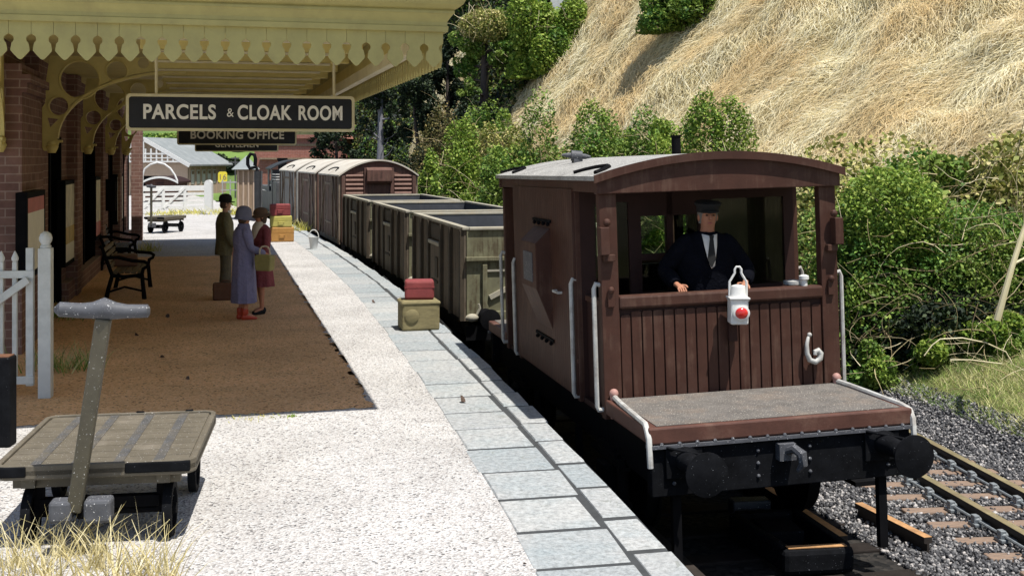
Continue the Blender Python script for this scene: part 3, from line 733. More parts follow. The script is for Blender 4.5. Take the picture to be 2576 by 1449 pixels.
MB().box(-0.38, 0.0, 0, 0.12, zb, zt).build('case', M['black'], t, bevel=0.01)
MB().box(-0.42, 0.03, -0.03, 0.15, zt, zt + 0.05).build('case_top', M['black'], t)
MB().bar((-0.4, 0.06, (zb + zt) / 2), (-0.36, 0.06, (zb + zt) / 2), 0.1, 0.1).build('case_fixing', M['black'], t)

# ------------------------------------------------------------------ benches
def bench(t0, s0, L, label):
    t = thing('platform_bench', label, 'bench', st(t0, s0), ANG, 'benches against the station wall')
    for q, y in enumerate((0.0, L)):
        mb = MB()
        mb.tube([(0.0, y, 0.0), (0.04, y, 0.2), (0.1, y, 0.42), (0.03, y, 0.62), (-0.06, y, 0.88), (-0.1, y, 0.92)], [0.04, 0.035, 0.035, 0.03, 0.028, 0.03], 8)
        mb.tube([(0.62, y, 0.0), (0.6, y, 0.2), (0.58, y, 0.42)], [0.04, 0.035, 0.035], 8)
        mb.tube([(0.08, y, 0.42), (0.3, y, 0.39), (0.6, y, 0.42)], 0.032, 8)
        mb.tube([(-0.02, y, 0.72), (0.2, y, 0.72), (0.42, y, 0.66), (0.62, y, 0.64), (0.68, y, 0.6), (0.66, y, 0.55), (0.6, y, 0.52), (0.58, y, 0.42)], 0.03, 8)
        mb.tube([(0.04, y, 0.14), (0.3, y, 0.22), (0.6, y, 0.14)], 0.02, 6)
        mb.build('end_frame', M['black'], t, True)
    mb = MB()
    for i in range(5): mb.box(0.1 + i * 0.1, 0.18 + i * 0.1, 0.03, L - 0.03, 0.44, 0.475)
    mb.build('seat', M['wood_bench'], t, bevel=0.008)
    mb = MB()
    for i in range(4):
        z = 0.55 + i * 0.095; x = 0.055 - (z - 0.55) * 0.34
        mb.bar((x, 0.03, z), (x, L - 0.03, z), 0.03, 0.075)
    mb.build('backrest', M['wood_bench'], t, bevel=0.006)
    return t
bench(-3.72, 10.7, 1.9, 'black iron platform bench with a brown case on it, against the station wall')
t = bench(-4.3, 16.2, 1.8, 'farther platform bench with pale grey slats')
for ch in t.children:
    if ch.name.startswith(('seat', 'backrest')): ch.data.materials[0] = M['bluegrey']
# ------------------------------------------------------------------ tracks
RAILP = [(-0.04, 0), (0.04, 0), (0.04, -0.045), (0.01, -0.055), (0.01, -0.115), (0.055, -0.135), (0.055, -0.15), (-0.055, -0.15), (-0.055, -0.135), (-0.01, -0.115), (-0.01, -0.055), (-0.04, -0.045)]
def rail(name, pts, label, head='rail_head', parent=None):
    pts = [Vector(p) for p in pts]; rs = []
    for i, p in enumerate(pts):
        d = (pts[min(i + 1, len(pts) - 1)] - pts[max(i - 1, 0)]).normalized(); r = Vector((d.y, -d.x, 0))
        rs.append([p + r * a + Vector((0, 0, b)) for a, b in RAILP])
    t = thing('rail', label, 'rail', pts[0], 0, 'running rails')
    mb = MB(); mb.rings([[q - pts[0] for q in r] for r in rs]); mb.build('web', M['rail_side'], t)
    hd = MB(); hd.rings([[r[0] + Vector((0, 0, 0.003)) - pts[0], r[1] + Vector((0, 0, 0.003)) - pts[0], r[1] + Vector((0, 0, 0.012)) * 0.5 - pts[0], r[0] + Vector((0, 0, 0.006)) - pts[0]] for r in rs])
    hd.build('head', M[head], t)
    return t
TY1 = np.arange(3, 58, 1.0)
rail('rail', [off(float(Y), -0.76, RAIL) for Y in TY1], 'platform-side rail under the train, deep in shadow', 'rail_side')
rail('rail', [off(float(Y), 0.8, RAIL) for Y in np.arange(9.85, 58, 1.0)], 'rail under the brake van whose cut end lies beside the black box', 'rust')
def px_line(a, b, z, n, ext0=0.0, ext1=0.0):
    p, q = G(*a, z), G(*b, z); d = q - p
    p, q = p - d * ext0, q + d * ext1
    return [p.lerp(q, i / n) for i in range(n + 1)]
# far track to the right: A outer, B inner, C the short golden closure piece
def track_right(d0, y0, y1): return [off(float(Y), d0, RAIL) for Y in np.arange(y0, y1, 0.8)]
A0, A1 = G(2290, 1085, RAIL), G(2576, 1235, RAIL)
B0, B1 = G(2310, 1190, RAIL), G(2576, 1340, RAIL)
dA, yA = dist_of(A0.x, A0.y); dA1, yA1 = dist_of(A1.x, A1.y); dB, yB = dist_of(B0.x, B0.y); dB1, yB1 = dist_of(B1.x, B1.y)
def blend(d0, y0, d1, y1, ys): return [off(float(Y), float(np.interp(Y, [y0 - 6, y0, y1, y1 + 8, 60], [d0 + (d0 - d1) * 6 / (y1 - y0), d0, d1, d1 + 0.35, d1 + 0.35])), RAIL) for Y in ys]
rail('rail', blend(dA1, yA1, dA, yA, np.arange(5, 46, 0.8)), 'outermost rail, along the grassy verge')
rail('rail', blend(dB1, yB1, dB, yB, np.concatenate([np.arange(5, yB, 0.8), [yB - 0.02]])), 'yellow-topped rail between the outermost rail and the short rusty one, ending at the buffer')
rail('rail', blend(dB1 + 0.03, yB1, dB + 0.03, yB, np.concatenate([[yB + 0.04], np.arange(yB + 0.7, 46, 0.8)])), 'inner far rail carrying on behind the van buffer')
cpts = px_line((2160, 1265), (2335, 1352), RAIL, 4)
rail('rail', cpts, 'short rusty golden rail piece lying on the ballast under the right buffer', 'rust')
# sleepers
SLP = []
def sleeper(p, rz, L, wd=0.2, label=''):
    t = MB().box(-L / 2, L / 2, -wd / 2, wd / 2, -0.12, 0.03).build('sleeper', M['sleeper'], None, bevel=0.012)
    t.location = p; t.rotation_euler = (0, 0, rz); return t
src = None
for i, Y in enumerate(np.arange(8.9, 22, 0.43)):
    c = off(float(Y), (dA + dB) / 2 - 0.22 + random.uniform(-0.05, 0.05), RAIL - 0.15)
    if src is None: src = o = sleeper(c, 0, 1.75, 0.16)
    else: o = src.copy(); COL.objects.link(o)
    o.location = c; o.rotation_euler = (0, 0, yaw_at(float(Y)) - 0.16 + random.uniform(-0.02, 0.02))
    tag(o, 'light brown timber sleeper under the far right-hand rails', 'sleeper', 'sleepers of the far track')
src = None
for i, Y in enumerate(np.arange(8.6, 20, 0.66)):
    c = off(float(Y), 0.05, RAIL - 0.155)
    if src is None: src = o = sleeper(c, 0, 2.3); o.data.materials[0] = M['sleeper_shaded']
    else: o = src.copy(); COL.objects.link(o)
    o.location = c; o.rotation_euler = (0, 0, yaw_at(float(Y)))
    tag(o, 'dark timber sleeper under the train beside the platform', 'sleeper', 'sleepers of the platform track')
# rail chairs with keys
def chair_mb():
    mb = MB().box(-0.11, 0.11, -0.07, 0.07, 0, 0.03)
    mb.lathe([(0.045, 0), (0.05, 0.04), (0.02, 0.07)], (-0.06, 0, 0.025), n=8).box(-0.1, -0.045, -0.035, 0.035, 0.03, 0.1).box(0.045, 0.09, -0.035, 0.035, 0.03, 0.08)
    return mb
ch0 = None
for dref, yref, d1, y1 in ((dA1, yA1, dA, yA), (dB1, yB1, dB, yB)):
    for Y in np.arange(8.9, 22, 0.43):
        q = blend(dref, yref, d1, y1, [Y])[0]; q.z = RAIL - 0.119
        if ch0 is None: ch0 = o = chair_mb().build('rail_chair', M['chair'], None, bevel=0.006)
        else: o = ch0.copy(); COL.objects.link(o)
        o.location = q - frame(float(Y))[2] * 0.045; o.rotation_euler = (0, 0, yaw_at(float(Y)) - 0.1)
        tag(o, 'grey iron rail chair gripping a rail of the far track', 'rail chair', 'rail chairs of the far track')
# bright rod running along the near foot of each far rail
for dref, yref, d1, y1, lab in ((dA1, yA1, dA, yA, 'thin grey rod along the foot of the outermost rail'), (dB1, yB1, dB, yB, 'thin grey rod along the foot of the yellow-topped rail')):
    pts = blend(dref - 0.1, yref, d1 - 0.1, y1, np.arange(9, 24, 0.6))
    tag(MB().tube([(p.x, p.y, RAIL - 0.07) for p in pts], 0.013, 6).build('point_rod', M['chair'], None, True), lab, 'rod')
# black open box between the rails in front of the van
Lp, Rp, Fp = G(1910, 1300, RAIL + 0.06), G(2070, 1296, RAIL + 0.06), G(1979, 1385, RAIL + 0.06)
bx = thing('uncoupler_box', 'black open iron box lying between the rails in front of the van', 'trackside box', (Fp.x, Fp.y, RAIL - 0.15), R(8))
MB().bar((-0.13, 0.95, 0.14), (0.0, 0.03, 0.14), 0.09, 0.2).build('side', M['black_dusty'], bx, bevel=0.02)
MB().bar((0.46, 1.05, 0.14), (0.52, 0.03, 0.14), 0.09, 0.2).build('side', M['black_dusty'], bx, bevel=0.02)
MB().box(-0.05, 0.56, -0.07, 0.05, 0.02, 0.235).build('front_bar', M['black_dusty'], bx, bevel=0.045)
MB().box(0.0, 0.5, -0.04, 0.03, 0.236, 0.242).build('worn_top', M['rust'], bx)
MB().box(-0.1, 0.42, 0.92, 1.02, 0.05, 0.24).build('back_bar', M['black_dusty'], bx, bevel=0.02)
MB().box(0.02, 0.36, 0.5, 0.9, 0.04, 0.2).build('core', M['black_dusty'], bx, bevel=0.02)
MB().box(-0.02, 0.34, 1.25, 1.42, 0.1, 0.24).build('spacer', M['bluegrey'], bx, bevel=0.015)
# ballast stones: far too many to count
def stones(name, n, Y0, Y1, d0, d1, s0, s1, mat, z=BED, up=0.05):
    Y = Y0 * (Y1 / Y0) ** rng.uniform(0, 1, n); d = rng.uniform(d0, d1, n)
    ds = d - ((dA + dB) / 2 - 0.22); ph = (Y + ds * 0.16 - 8.9) / 0.43
    on = (np.abs(ph - np.round(ph)) * 0.43 < 0.098) & (np.abs(ds) < 0.9) & (rng.uniform(0, 1, n) < 0.93)
    Y, d = Y[~on], d[~on]; n = len(Y)
    cxx = cx_of(Y); dx = dcx_of(Y); ln = np.sqrt(1 + dx * dx)
    px, py = cxx + d / ln, Y - d * dx / ln
    cube = np.array([[-1, -1, -1], [1, -1, -1], [1, 1, -1], [-1, 1, -1], [-1, -1, 1], [1, -1, 1], [1, 1, 1], [-1, 1, 1]], float)
    V = cube[None] * rng.uniform(0.35, 1.0, (n, 8, 3))
    sz = rng.uniform(s0, s1, n)[:, None, None] * rng.uniform(0.7, 1.3, (n, 1, 3))
    V = V * sz
    a, b, c = (rng.uniform(0, 6.28, n) for _ in range(3))
    def rot(V, ang, i, j):
        ca, sa = np.cos(ang)[:, None], np.sin(ang)[:, None]
        x, y = V[:, :, i] * ca - V[:, :, j] * sa, V[:, :, i] * sa + V[:, :, j] * ca
        V[:, :, i], V[:, :, j] = x, y
    rot(V, a, 0, 1); rot(V, b, 1, 2); rot(V, c, 0, 2)
    zz = z(d, Y) if callable(z) else z
    V += np.stack([px, py, zz + rng.uniform(-0.01, up, n)], 1)[:, None, :]
    fq = np.array([(0, 3, 2, 1), (4, 5, 6, 7), (0, 1, 5, 4), (1, 2, 6, 5), (2, 3, 7, 6), (3, 0, 4, 7)])
    fs = (fq[None] + (np.arange(n) * 8)[:, None, None]).reshape(-1, 4)
    o = quads_mesh(name, V.reshape(-1, 3), 0, mat, faces=fs); o['kind'] = 'stuff'; return o
bz = lambda d, Y: np.interp(d, [0, 4.2, 5.0, 6], [BED, BED, -0.72, -0.4]) - 0.003
tag(stones('ballast', 84000, 8.8, 18.5, 1.12, 4.9, 0.008, 0.0205, M['stone'], bz, 0.035), 'grey crushed stone ballast around the tracks', 'ballast')

# ------------------------------------------------------------------ wheels, buffers, shared running gear (z up from the rail)
def wheelset(root, y, hg=0.76, r=0.42, mat='black'):
    for s in (-1, 1):
        mb = MB().lathe([(0.06, -0.06), (0.12, -0.06), (0.12, -0.03), (r - 0.09, -0.03), (r - 0.08, -0.05), (r, -0.05), (r, 0.05), (r + 0.03, 0.05), (r + 0.03, 0.075), (r - 0.08, 0.075), (r - 0.09, 0.03), (0.1, 0.03)], (s * hg, y, r), (-s, 0, 0), 28)
        mb.build('wheel', M[mat], root, True)
def gear(root, y, hw, z0, mat='black'):
    for s in (-1, 1):
        mb = MB().box(s * (hw - 0.2) - 0.02, s * (hw - 0.2) + 0.02, y - 0.28, y - 0.16, 0.3, z0).box(s * (hw - 0.2) - 0.02, s * (hw - 0.2) + 0.02, y + 0.16, y + 0.28, 0.3, z0)
        mb.box(s * (hw - 0.14) - 0.1, s * (hw - 0.14) + 0.1, y - 0.13, y + 0.13, 0.32, 0.58)
        mb.build('axle_guard', M[mat], root, bevel=0.01)
        sp = MB()
        for i in range(4): sp.bar((s * (hw - 0.13), y - 0.5 + i * 0.1, 0.62 + i * 0.035), (s * (hw - 0.13), y + 0.5 - i * 0.1, 0.62 + i * 0.035), 0.08, 0.03)
        sp.build('spring', M[mat], root)
def buffer(root, x, y, z, sgn=-1, L=0.45, r=0.15, mat='black_dusty', hm=None):
    o = MB().lathe([(0.12, 0), (0.12, 0.03), (0.085, 0.05), (0.07, L * 0.6), (0.05, L * 0.62), (0.045, L - 0.06), (0.06, L - 0.045)], (x, y, z), (0, sgn, 0), 20).build('buffer', M[mat], root, True)
    MB().lathe([(0.06, 0), (r * 0.95, 0.012), (r, 0.025), (r, 0.038), (r * 0.6, 0.05), (0.01, 0.056)], (x, y + sgn * (L - 0.05), z), (0, sgn, 0), 32).build('buffer_head', M[hm or mat], o, True)

# ------------------------------------------------------------------ brake van
VY = R(11.8)
V = thing('brake_van', 'maroon railway brake van with open verandah and white handrails, nearest the camera', 'brake van', (1.94, 10.38, RAIL), VY)
V.rotation_euler = (R(-0.7), R(-1.6), VY)
HW, LB = 1.12, 4.3
Y1, Y2 = 0.83, 3.52
ZB, ZR, ZH, ZE, ZA = 1.116, 2.07, 2.967, 3.10, 3.262
def arcz(x, hw=HW): return ZE + (ZA - ZE) * (1 - (x / hw) ** 2)
# side walls of the cabin, vertical boarding cut as fine grooves
for s in (-1, 1):
    mb = MB(); n = 34; dy = (Y2 - Y1) / n
    for i in range(n):
        y = Y1 + i * dy
        mb.box(s * HW - 0.03, s * HW + 0.0 if s > 0 else s * HW + 0.03, y + 0.002, y + dy - 0.002, 1.05, ZE - 0.1)
    mb.box(s * (HW - 0.04) - 0.008, s * (HW - 0.04) + 0.008, Y1, Y2, 1.04, ZE)
    mb.box(s * HW - 0.02, s * HW + 0.02, 0, LB, ZE - 0.12, ZE + 0.02)
    mb.build('cabin_side', M['maroon'], V)
    # waist strip and lower solid side
    MB().box(s * (HW + 0.004) - 0.018, s * (HW + 0.004) + 0.018, Y1, Y2, 1.36, 1.4).build('waist_strip', M['maroon_warm'], V)
    # verandah side panels
    for a, b, q in ((0.08, Y1 - 0.02, 0), (Y2 + 0.02, LB - 0.08, 1)):
        MB().box(s * (HW - 0.1) - 0.015, s * (HW - 0.1) + 0.015, a, b, 1.0, 1.95).build('side_gate', M['maroon_dark'], V)
        MB().box(s * (HW - 0.1) - 0.03, s * (HW - 0.1) + 0.03, a, b, 1.952, 2.0).build('gate_rail', M['maroon'], V)
# corner posts, both ends
for y, sg in ((0.0, 1), (LB, -1)):
    for s in (-1, 1):
        MB().box(min(s * HW, s * (HW - 0.16)), max(s * HW, s * (HW - 0.16)), min(y, y + sg * 0.1), max(y, y + sg * 0.1), 1.0, ZH).build('corner_post', M['maroon'], V, bevel=0.008)
for s in (-1, 1):
    for y in (Y1 + 0.03, Y2 - 0.03):
        MB().box(min(s * (HW + 0.006), s * (HW - 0.07)), max(s * (HW + 0.006), s * (HW - 0.07)), y - 0.05, y + 0.05, 1.0, ZE - 0.121).build('cabin_post', M['maroon'], V, bevel=0.006)
# planked end panels with chamfered tops
for y, sg in ((0.015, 1), (LB - 0.015, -1)):
    n = 19; x0 = -(HW - 0.165); w_ = 2 * (HW - 0.165) / n
    mb = MB()
    for i in range(n):
        a = x0 + i * w_ + 0.006; b = a + w_ - 0.012; zt = 1.93 if 0 < i < n - 1 else 1.90
        q = [(a, 1.03), (b, 1.03), (b, zt - 0.012), (b - 0.012, zt), (a + 0.012, zt), (a, zt - 0.012)]
        mb.prism(q, lambda u, v, c: (u, c, v), y, y + sg * 0.03)
    mb.build('end_planks', M['maroon'], V, bevel=0.004)
    MB().box(-(HW - 0.16), HW - 0.16, min(y + sg * 0.018, y + sg * 0.06), max(y + sg * 0.018, y + sg * 0.06), 1.0, 1.955).build('end_backing', M['maroon_dark'], V)
    MB().box(-(HW - 0.155), HW - 0.155, min(y - sg * 0.035, y + sg * 0.09), max(y - sg * 0.035, y + sg * 0.09), 1.955, ZR).build('top_rail', M['maroon'], V, bevel=0.022)
    MB().tube([(-(HW - 0.12), y - sg * 0.045, 1.075), (HW - 0.12, y - sg * 0.045, 1.075)], 0.036, 10).build('foot_rail', M['pink_edge'], V, True)
    xs = np.linspace(-HW - 0.03, HW + 0.03, 25)
    mb = MB().prism([(-HW - 0.03, ZH), (HW + 0.03, ZH)] + [(x, arcz(x) + 0.0) for x in xs[::-1]], lambda u, v, c: (u, c, v), y - sg * 0.06, y + sg * 0.04)
    mb.build('roof_end', M['maroon'], V, bevel=0.008)
# roof
xs = np.linspace(-HW - 0.06, HW + 0.06, 33)
mb = MB()
mb.rings([[(x, -0.075, arcz(x) + 0.002) for x in xs] + [(x, -0.075, arcz(x) + 0.042) for x in xs[::-1]], [(x, LB + 0.08, arcz(x) + 0.002) for x in xs] + [(x, LB + 0.08, arcz(x) + 0.042) for x in xs[::-1]]])
mb.build('roof', M['roof_dust'], V, True)
MB().rings([[(x, -0.092, arcz(x) - 0.02) for x in xs] + [(x, -0.092, arcz(x) + 0.05) for x in xs[::-1]], [(x, -0.072, arcz(x) - 0.02) for x in xs] + [(x, -0.072, arcz(x) + 0.05) for x in xs[::-1]]]).build('roof_edging', M['maroon'], V, True)
for yc in (0.42, 3.95):
    for s in (-1, 1):
        MB().tube([(s * x, yc + (-0.33 + (x - 0.62) * 0.0) + q, arcz(x) + 0.055) for x, q in ((1.12, 0.0), (1.02, 0.06), (0.93, 0.2), (0.9, 0.38), (0.93, 0.56), (1.02, 0.68), (1.12, 0.73))], 0.02, 6).build('rain_strip', M['black'], V, True)
MB().cyl((0.22, 1.7, ZA - 0.1), (0.22, 1.7, ZA + 0.235), 0.048, 20).lathe([(0.05, 0), (0.056, 0.008), (0.056, 0.02), (0.04, 0.02)], (0.22, 1.7, ZA + 0.22), n=20).build('stove_pipe', M['black'], V, True)
for x, y in ((-0.62, 2.55),):
    tv = MB().lathe([(0.012, -0.17), (0.03, -0.09), (0.032, -0.065), (0.058, -0.065), (0.058, 0.055), (0.03, 0.055), (0.03, 0.09), (0.012, 0.15)], (x, y, arcz(x) + 0.11), (0.95, -0.2, -0.1), 18).box(x - 0.05, x + 0.05, y - 0.05, y + 0.05, arcz(x) + 0.02, arcz(x) + 0.08).build('roof_vent', M['bluegrey'], V, True)
# cabin end walls: framing round the windows and the door
for y in (Y1, Y2):
    fr = MB(); fy = (y - 0.025, y + 0.025)
    zlo, zhi = 2.02, 2.86
    cols = [(-HW + 0.04, -0.94), (-0.6, -0.48), (-0.22, -0.16), (0.1, 0.24), (0.98, HW - 0.04)]
    for a, b in cols: fr.box(a, b, *fy, 1.0, ZE)
    fr.box(-0.94, -0.6, *fy, 1.0, 1.62).box(-0.94, -0.6, *fy, zhi, ZE)
    fr.box(-0.48, 0.1, *fy, 2.72, ZE).box(-0.48, -0.22, *fy, 1.0, 2.0).box(-0.16, 0.1, *fy, 1.0, 2.0)
    fr.box(0.24, 0.98, *fy, 1.0, 2.02).box(0.24, 0.98, *fy, zhi, ZE).box(-0.48, -0.22, y - 0.03, y + 0.03, 2.3, 2.36)
    fr.build('cabin_end', M['maroon_dark'], V)
    for a, b, z0, z1 in ((-0.94, -0.6, 1.62, zhi), (-0.48, -0.22, 2.0, 2.72), (-0.16, 0.1, 2.0, 2.72), (0.24, 0.98, 2.02, zhi)):
        MB().box(a, b, y - 0.004, y + 0.004, z0, z1).build('window_pane', M['glass'], V)
MB().tube([(-0.12, Y1 - 0.06, 1.8), (-0.12, Y1 - 0.06, 2.25)], 0.014, 6).build('door_handle', M['cream'], V, True)
MB().lathe([(0.02, 0), (0.02, 0.3), (0.09, 0.31), (0.09, 0.34), (0.02, 0.35)], (0.82, 0.3, 1.75), n=16).build('brake_wheel', M['grey_rail'], V, True)
MB().box(-HW + 0.03, HW - 0.03, 0.02, LB - 0.02, 1.0, 1.05).build('floor', M['maroon_dark'], V)
MB().box(-HW + 0.06, HW - 0.06, Y1 + 0.03, Y2 - 0.03, ZE - 0.03, ZE).build('ceiling', M['maroon_dark'], V)
MB().lathe([(0.16, 0), (0.18, 0.1), (0.17, 0.5), (0.08, 0.6), (0.05, 0.7), (0.045, 2.2)], (0.22, 1.7, 1.05), n=16).build('stove', M['black'], V, True)
# ducket (side lookout)
for s in (-1, 1):
    f = (lambda u, v, c, s=s: (s * (HW + u), c, v))
    MB().prism([(0.0, 2.62), (0.19, 2.44), (0.19, 1.98), (0.0, 1.48)], f, 1.72, 2.42).build('lookout', M['maroon'], V, bevel=0.008)
    MB().box(min(s * (HW + 0.19), s * (HW + 0.197)), max(s * (HW + 0.19), s * (HW + 0.197)), 1.86, 2.28, 2.04, 2.34).build('lookout_panel', M['bluegrey'], V)
    for z in (2.66, 1.45):
        mb = MB()
        mb.bar((s * (HW + 0.03), 1.66, z), (s * (HW + 0.03), 2.46, z), 0.03, 0.03)
        for i in range(4): mb.ball((s * (HW + 0.05), 1.74 + i * 0.2, z - 0.03), 0.022, 6, 4)
        mb.build('lookout_hinge', M['black'], V)
MB().tube([(-HW - 0.02, 1.3, 1.98), (-HW - 0.07, 1.3, 1.98), (-HW - 0.07, 1.5, 1.98), (-HW - 0.02, 1.5, 1.98)], 0.014, 6).build('side_handle', M['grey_rail'], V, True)
# handrails
def hrail(x, y, z0, z1, r=0.021, dx=0.055):
    s = -1 if x < 0 else 1
    return MB().tube([(x, y, z1), (x + s * dx * 0.7, y, z1 + 0.012), (x + s * dx, y, z1 - 0.03), (x + s * dx, y, z0 + 0.03), (x + s * dx * 0.8, y, z0), (x - s * 0.05, y, z0)], r, 8).build('handrail', M['grey_rail'], V, True)
for s in (-1, 1):
    hrail(s * HW, 0.05, 1.08, 2.17); hrail(s * HW, Y1 + 0.02, 1.05, 2.14); hrail(s * HW, Y2 - 0.02, 1.05, 2.14); hrail(s * HW, LB - 0.06, 1.08, 2.17)
    MB().tube([(s * (HW - 0.07), -0.05, 1.02), (s * (HW - 0.07), -0.05, 1.22)], 0.035, 10).ball((s * (HW - 0.07), -0.05, 1.235), 0.042, 10, 6).build('rail_socket', M['pink_edge'], V, True)
    MB().tube([(s * (HW - 0.07), -0.07, 1.205), (s * (HW - 0.05), -0.3, 1.2), (s * (HW - 0.02), -1.06, 1.185), (s * HW, -1.16, 1.16), (s * HW, -1.2, 1.1), (s * HW, -1.215, 0.88)], 0.024, 8).build('step_rail', M['grey_rail'], V, True)
    MB().box(min(s * (HW - 0.02), s * (HW - 0.12)), max(s * (HW - 0.02), s * (HW - 0.12)), -0.06, -0.005, 2.38, 2.44).box(min(s * (HW + 0.02), s * (HW - 0.06)), max(s * (HW + 0.02), s * (HW - 0.06)), -0.1, 0.02, 2.44, 2.68).ball((s * (HW - 0.05), -0.06, 2.72), 0.035, 8, 6).build('lamp_bracket', M['maroon'], V, bevel=0.006)
    MB().box(s * (HW - 0.08) - 0.03, s * (HW - 0.08) + 0.03, -0.03, 0.0, 1.98, 2.12).ball((s * (HW - 0.08), -0.03, 2.13), 0.03, 8, 6).build('post_fitting', M['maroon'], V, bevel=0.005)
MB().lathe([(0.03, 0), (0.03, 0.05), (0.045, 0.06), (0.045, 0.09), (0.02, 0.1)], (0.8, 0.03, ZR), n=12).build('rail_knob', M['white'], V, True)
# end platforms
for sg, y0 in ((-1, 0.0), (1, LB)):
    ya, yb = (y0 - 1.2, y0 - 0.02) if sg < 0 else (y0 + 0.02, y0 + 1.2)
    dk = MB().box(-1.12, 1.12, ya, yb, 1.05, 1.18).build('end_platform', M['maroon_warm'], V, bevel=0.014)
    MB().box(-1.04, 1.04, ya + 0.05, yb - 0.02, 1.181, 1.186).build('deck_surface', M['deck'], dk)
    ba, bb = (ya + 0.02, ya + 0.14) if sg < 0 else (yb - 0.14, yb - 0.02)
    MB().box(-1.1, 1.1, ba, bb, 0.64, 1.05).build('buffer_beam', M['black_dusty'], V, bevel=0.01)
    rv = MB().box(-1.13, 1.13, ya - 0.02 if sg < 0 else yb - 0.06, ya + 0.06 if sg < 0 else yb + 0.02, 1.02, 1.045)
    for i in range(15): rv.ball((-1.02 + i * 0.146, ya - 0.005 if sg < 0 else yb + 0.005, 1.05), 0.017, 8, 4)
    for x in (-0.22, 0.22, -0.92, 0.9):
        for q in range(3): rv.ball((x, ba - 0.004 if sg < 0 else bb + 0.004, 0.74 + q * 0.1), 0.016, 8, 4)
    rv.build('rivet_strip', M['bluegrey'], V)
    yf = ba if sg < 0 else bb
    for s in (-1, 1): buffer(V, s * 0.84, yf, 0.925, sg, 0.52, 0.165, 'black_dusty')
    for s in (-1, 1): MB().box(s * 0.84 - 0.15, s * 0.84 + 0.15, min(yf, yf + sg * 0.03), max(yf, yf + sg * 0.03), 0.78, 1.01).bar((s * 0.84 - 0.15, yf + sg * 0.03, 1.03), (s * 0.84 + 0.12, yf + sg * 0.2, 0.98), 0.02, 0.02).build('buffer_plate', M['black_dusty'], V, bevel=0.008)
    MB().box(-0.07, 0.07, min(yf, yf + sg * 0.08), max(yf, yf + sg * 0.08), 0.86, 0.99).tube([(0.0, yf + sg * 0.06, 0.93), (0.02, yf + sg * 0.16, 0.97), (0.05, yf + sg * 0.22, 0.94), (0.06, yf + sg * 0.22, 0.86), (0.04, yf + sg * 0.17, 0.8)], [0.03, 0.035, 0.04, 0.034, 0.02], 8).build('coupling_hook', M['bluegrey'], V, True)
MB().box(-0.95, 0.95, -1.05, LB + 1.05, 0.98, 1.049).build('frame_floor', M['black'], V)
for s in (-1, 1):
    MB().box(s * 0.98 - 0.03, s * 0.98 + 0.03, -1.05, LB + 1.05, 0.66, 1.0).build('solebar', M['black'], V)
    MB().box(s * 1.13 - 0.11, s * 1.13 + 0.11, -0.4, LB + 0.4, 0.34, 0.38).build('step_board', M['black'], V)
    for y in (-0.2, 1.2, 3.0, LB + 0.2): MB().box(s * 1.05 - 0.03, s * 1.05 + 0.03, y - 0.03, y + 0.03, 0.36, 0.7).build('step_hanger', M['black'], V)
    MB().box(s * 0.88 - 0.035, s * 0.88 + 0.035, -1.12, -1.06, 0.05, 0.66).build('guard_iron', M['black'], V)
for y in (0.25, LB - 0.25): wheelset(V, y); gear(V, y, 1.15, 0.68)
# grey swan-neck pipe on the end panel
sw = [(0.85 + (x - 0.85) * 0.82, y, 1.5 + (z - 1.5) * 0.8) for x, y, z in [(0.80, -0.02, 1.66), (0.775, -0.04, 1.63), (0.755, -0.045, 1.56), (0.755, -0.045, 1.46), (0.785, -0.045, 1.385), (0.85, -0.045, 1.36), (0.905, -0.045, 1.395), (0.915, -0.045, 1.455), (0.885, -0.05, 1.49), (0.85, -0.05, 1.475), (0.845, -0.055, 1.44)]]
MB().tube(sw, [0.011, 0.015, 0.019, 0.022, 0.025, 0.028, 0.029, 0.027, 0.025, 0.024, 0.018], 10).build('swan_neck_pipe', M['grey_rail'], V, True)
MB().ball((0.809, -0.03, 1.632), 0.022, 10, 6).build('pipe_cap', M['grey_rail'], V, True)
MB().box(0.03, 0.11, -0.05, -0.012, 1.62, 1.82).build('tail_lamp_iron', M['maroon_dark'], V)

# tail lamp, hung on its iron
VM = V.matrix_basis.copy()
VM = Matrix.Translation(V.location) @ V.rotation_euler.to_matrix().to_4x4()
tl = thing('tail_lamp', 'white tail lamp with a red lens, hung on the end of the brake van', 'lamp', VM @ Vector((0.075, -0.15, 1.79)), VY - 0.2)
tl.scale = (0.95, 0.95, 0.84)
MB().box(-0.082, 0.082, -0.085, 0.095, 0, 0.265).build('lamp_body', M['white'], tl, bevel=0.016)
MB().box(-0.095, 0.095, -0.1, 0.1, 0.262, 0.282).box(-0.088, 0.088, -0.09, 0.09, 0.246, 0.256).build('lamp_rim', M['white'], tl, bevel=0.006)
MB().lathe([(0.085, 0), (0.07, 0.03), (0.068, 0.10), (0.062, 0.115), (0.03, 0.125)], (0, 0, 0.282), n=24).build('lamp_chimney', M['white'], tl, True)
MB().tube([(-0.08, 0, 0.27), (-0.078, 0, 0.44), (-0.045, 0, 0.5), (-0.03, 0, 0.53), (-0.03, 0, 0.57), (-0.015, 0, 0.595), (0.015, 0, 0.595), (0.03, 0, 0.57), (0.03, 0, 0.53), (0.045, 0, 0.5), (0.078, 0, 0.44), (0.08, 0, 0.27)], 0.0115, 8).build('lamp_handle', M['white'], tl, True)
ln = MB().lathe([(0.075, 0), (0.078, 0.02), (0.066, 0.025)], (0.012, -0.086, 0.125), (0, -1, 0), 28).build('lens_ring', M['white'], tl, True)
MB().lathe([(0.06, 0.0), (0.06, 0.022), (0.05, 0.036), (0.03, 0.045), (0.003, 0.048)], (0.012, -0.088, 0.125), (0, -1, 0), 28).build('lens', M['red_lens'], tl, True)
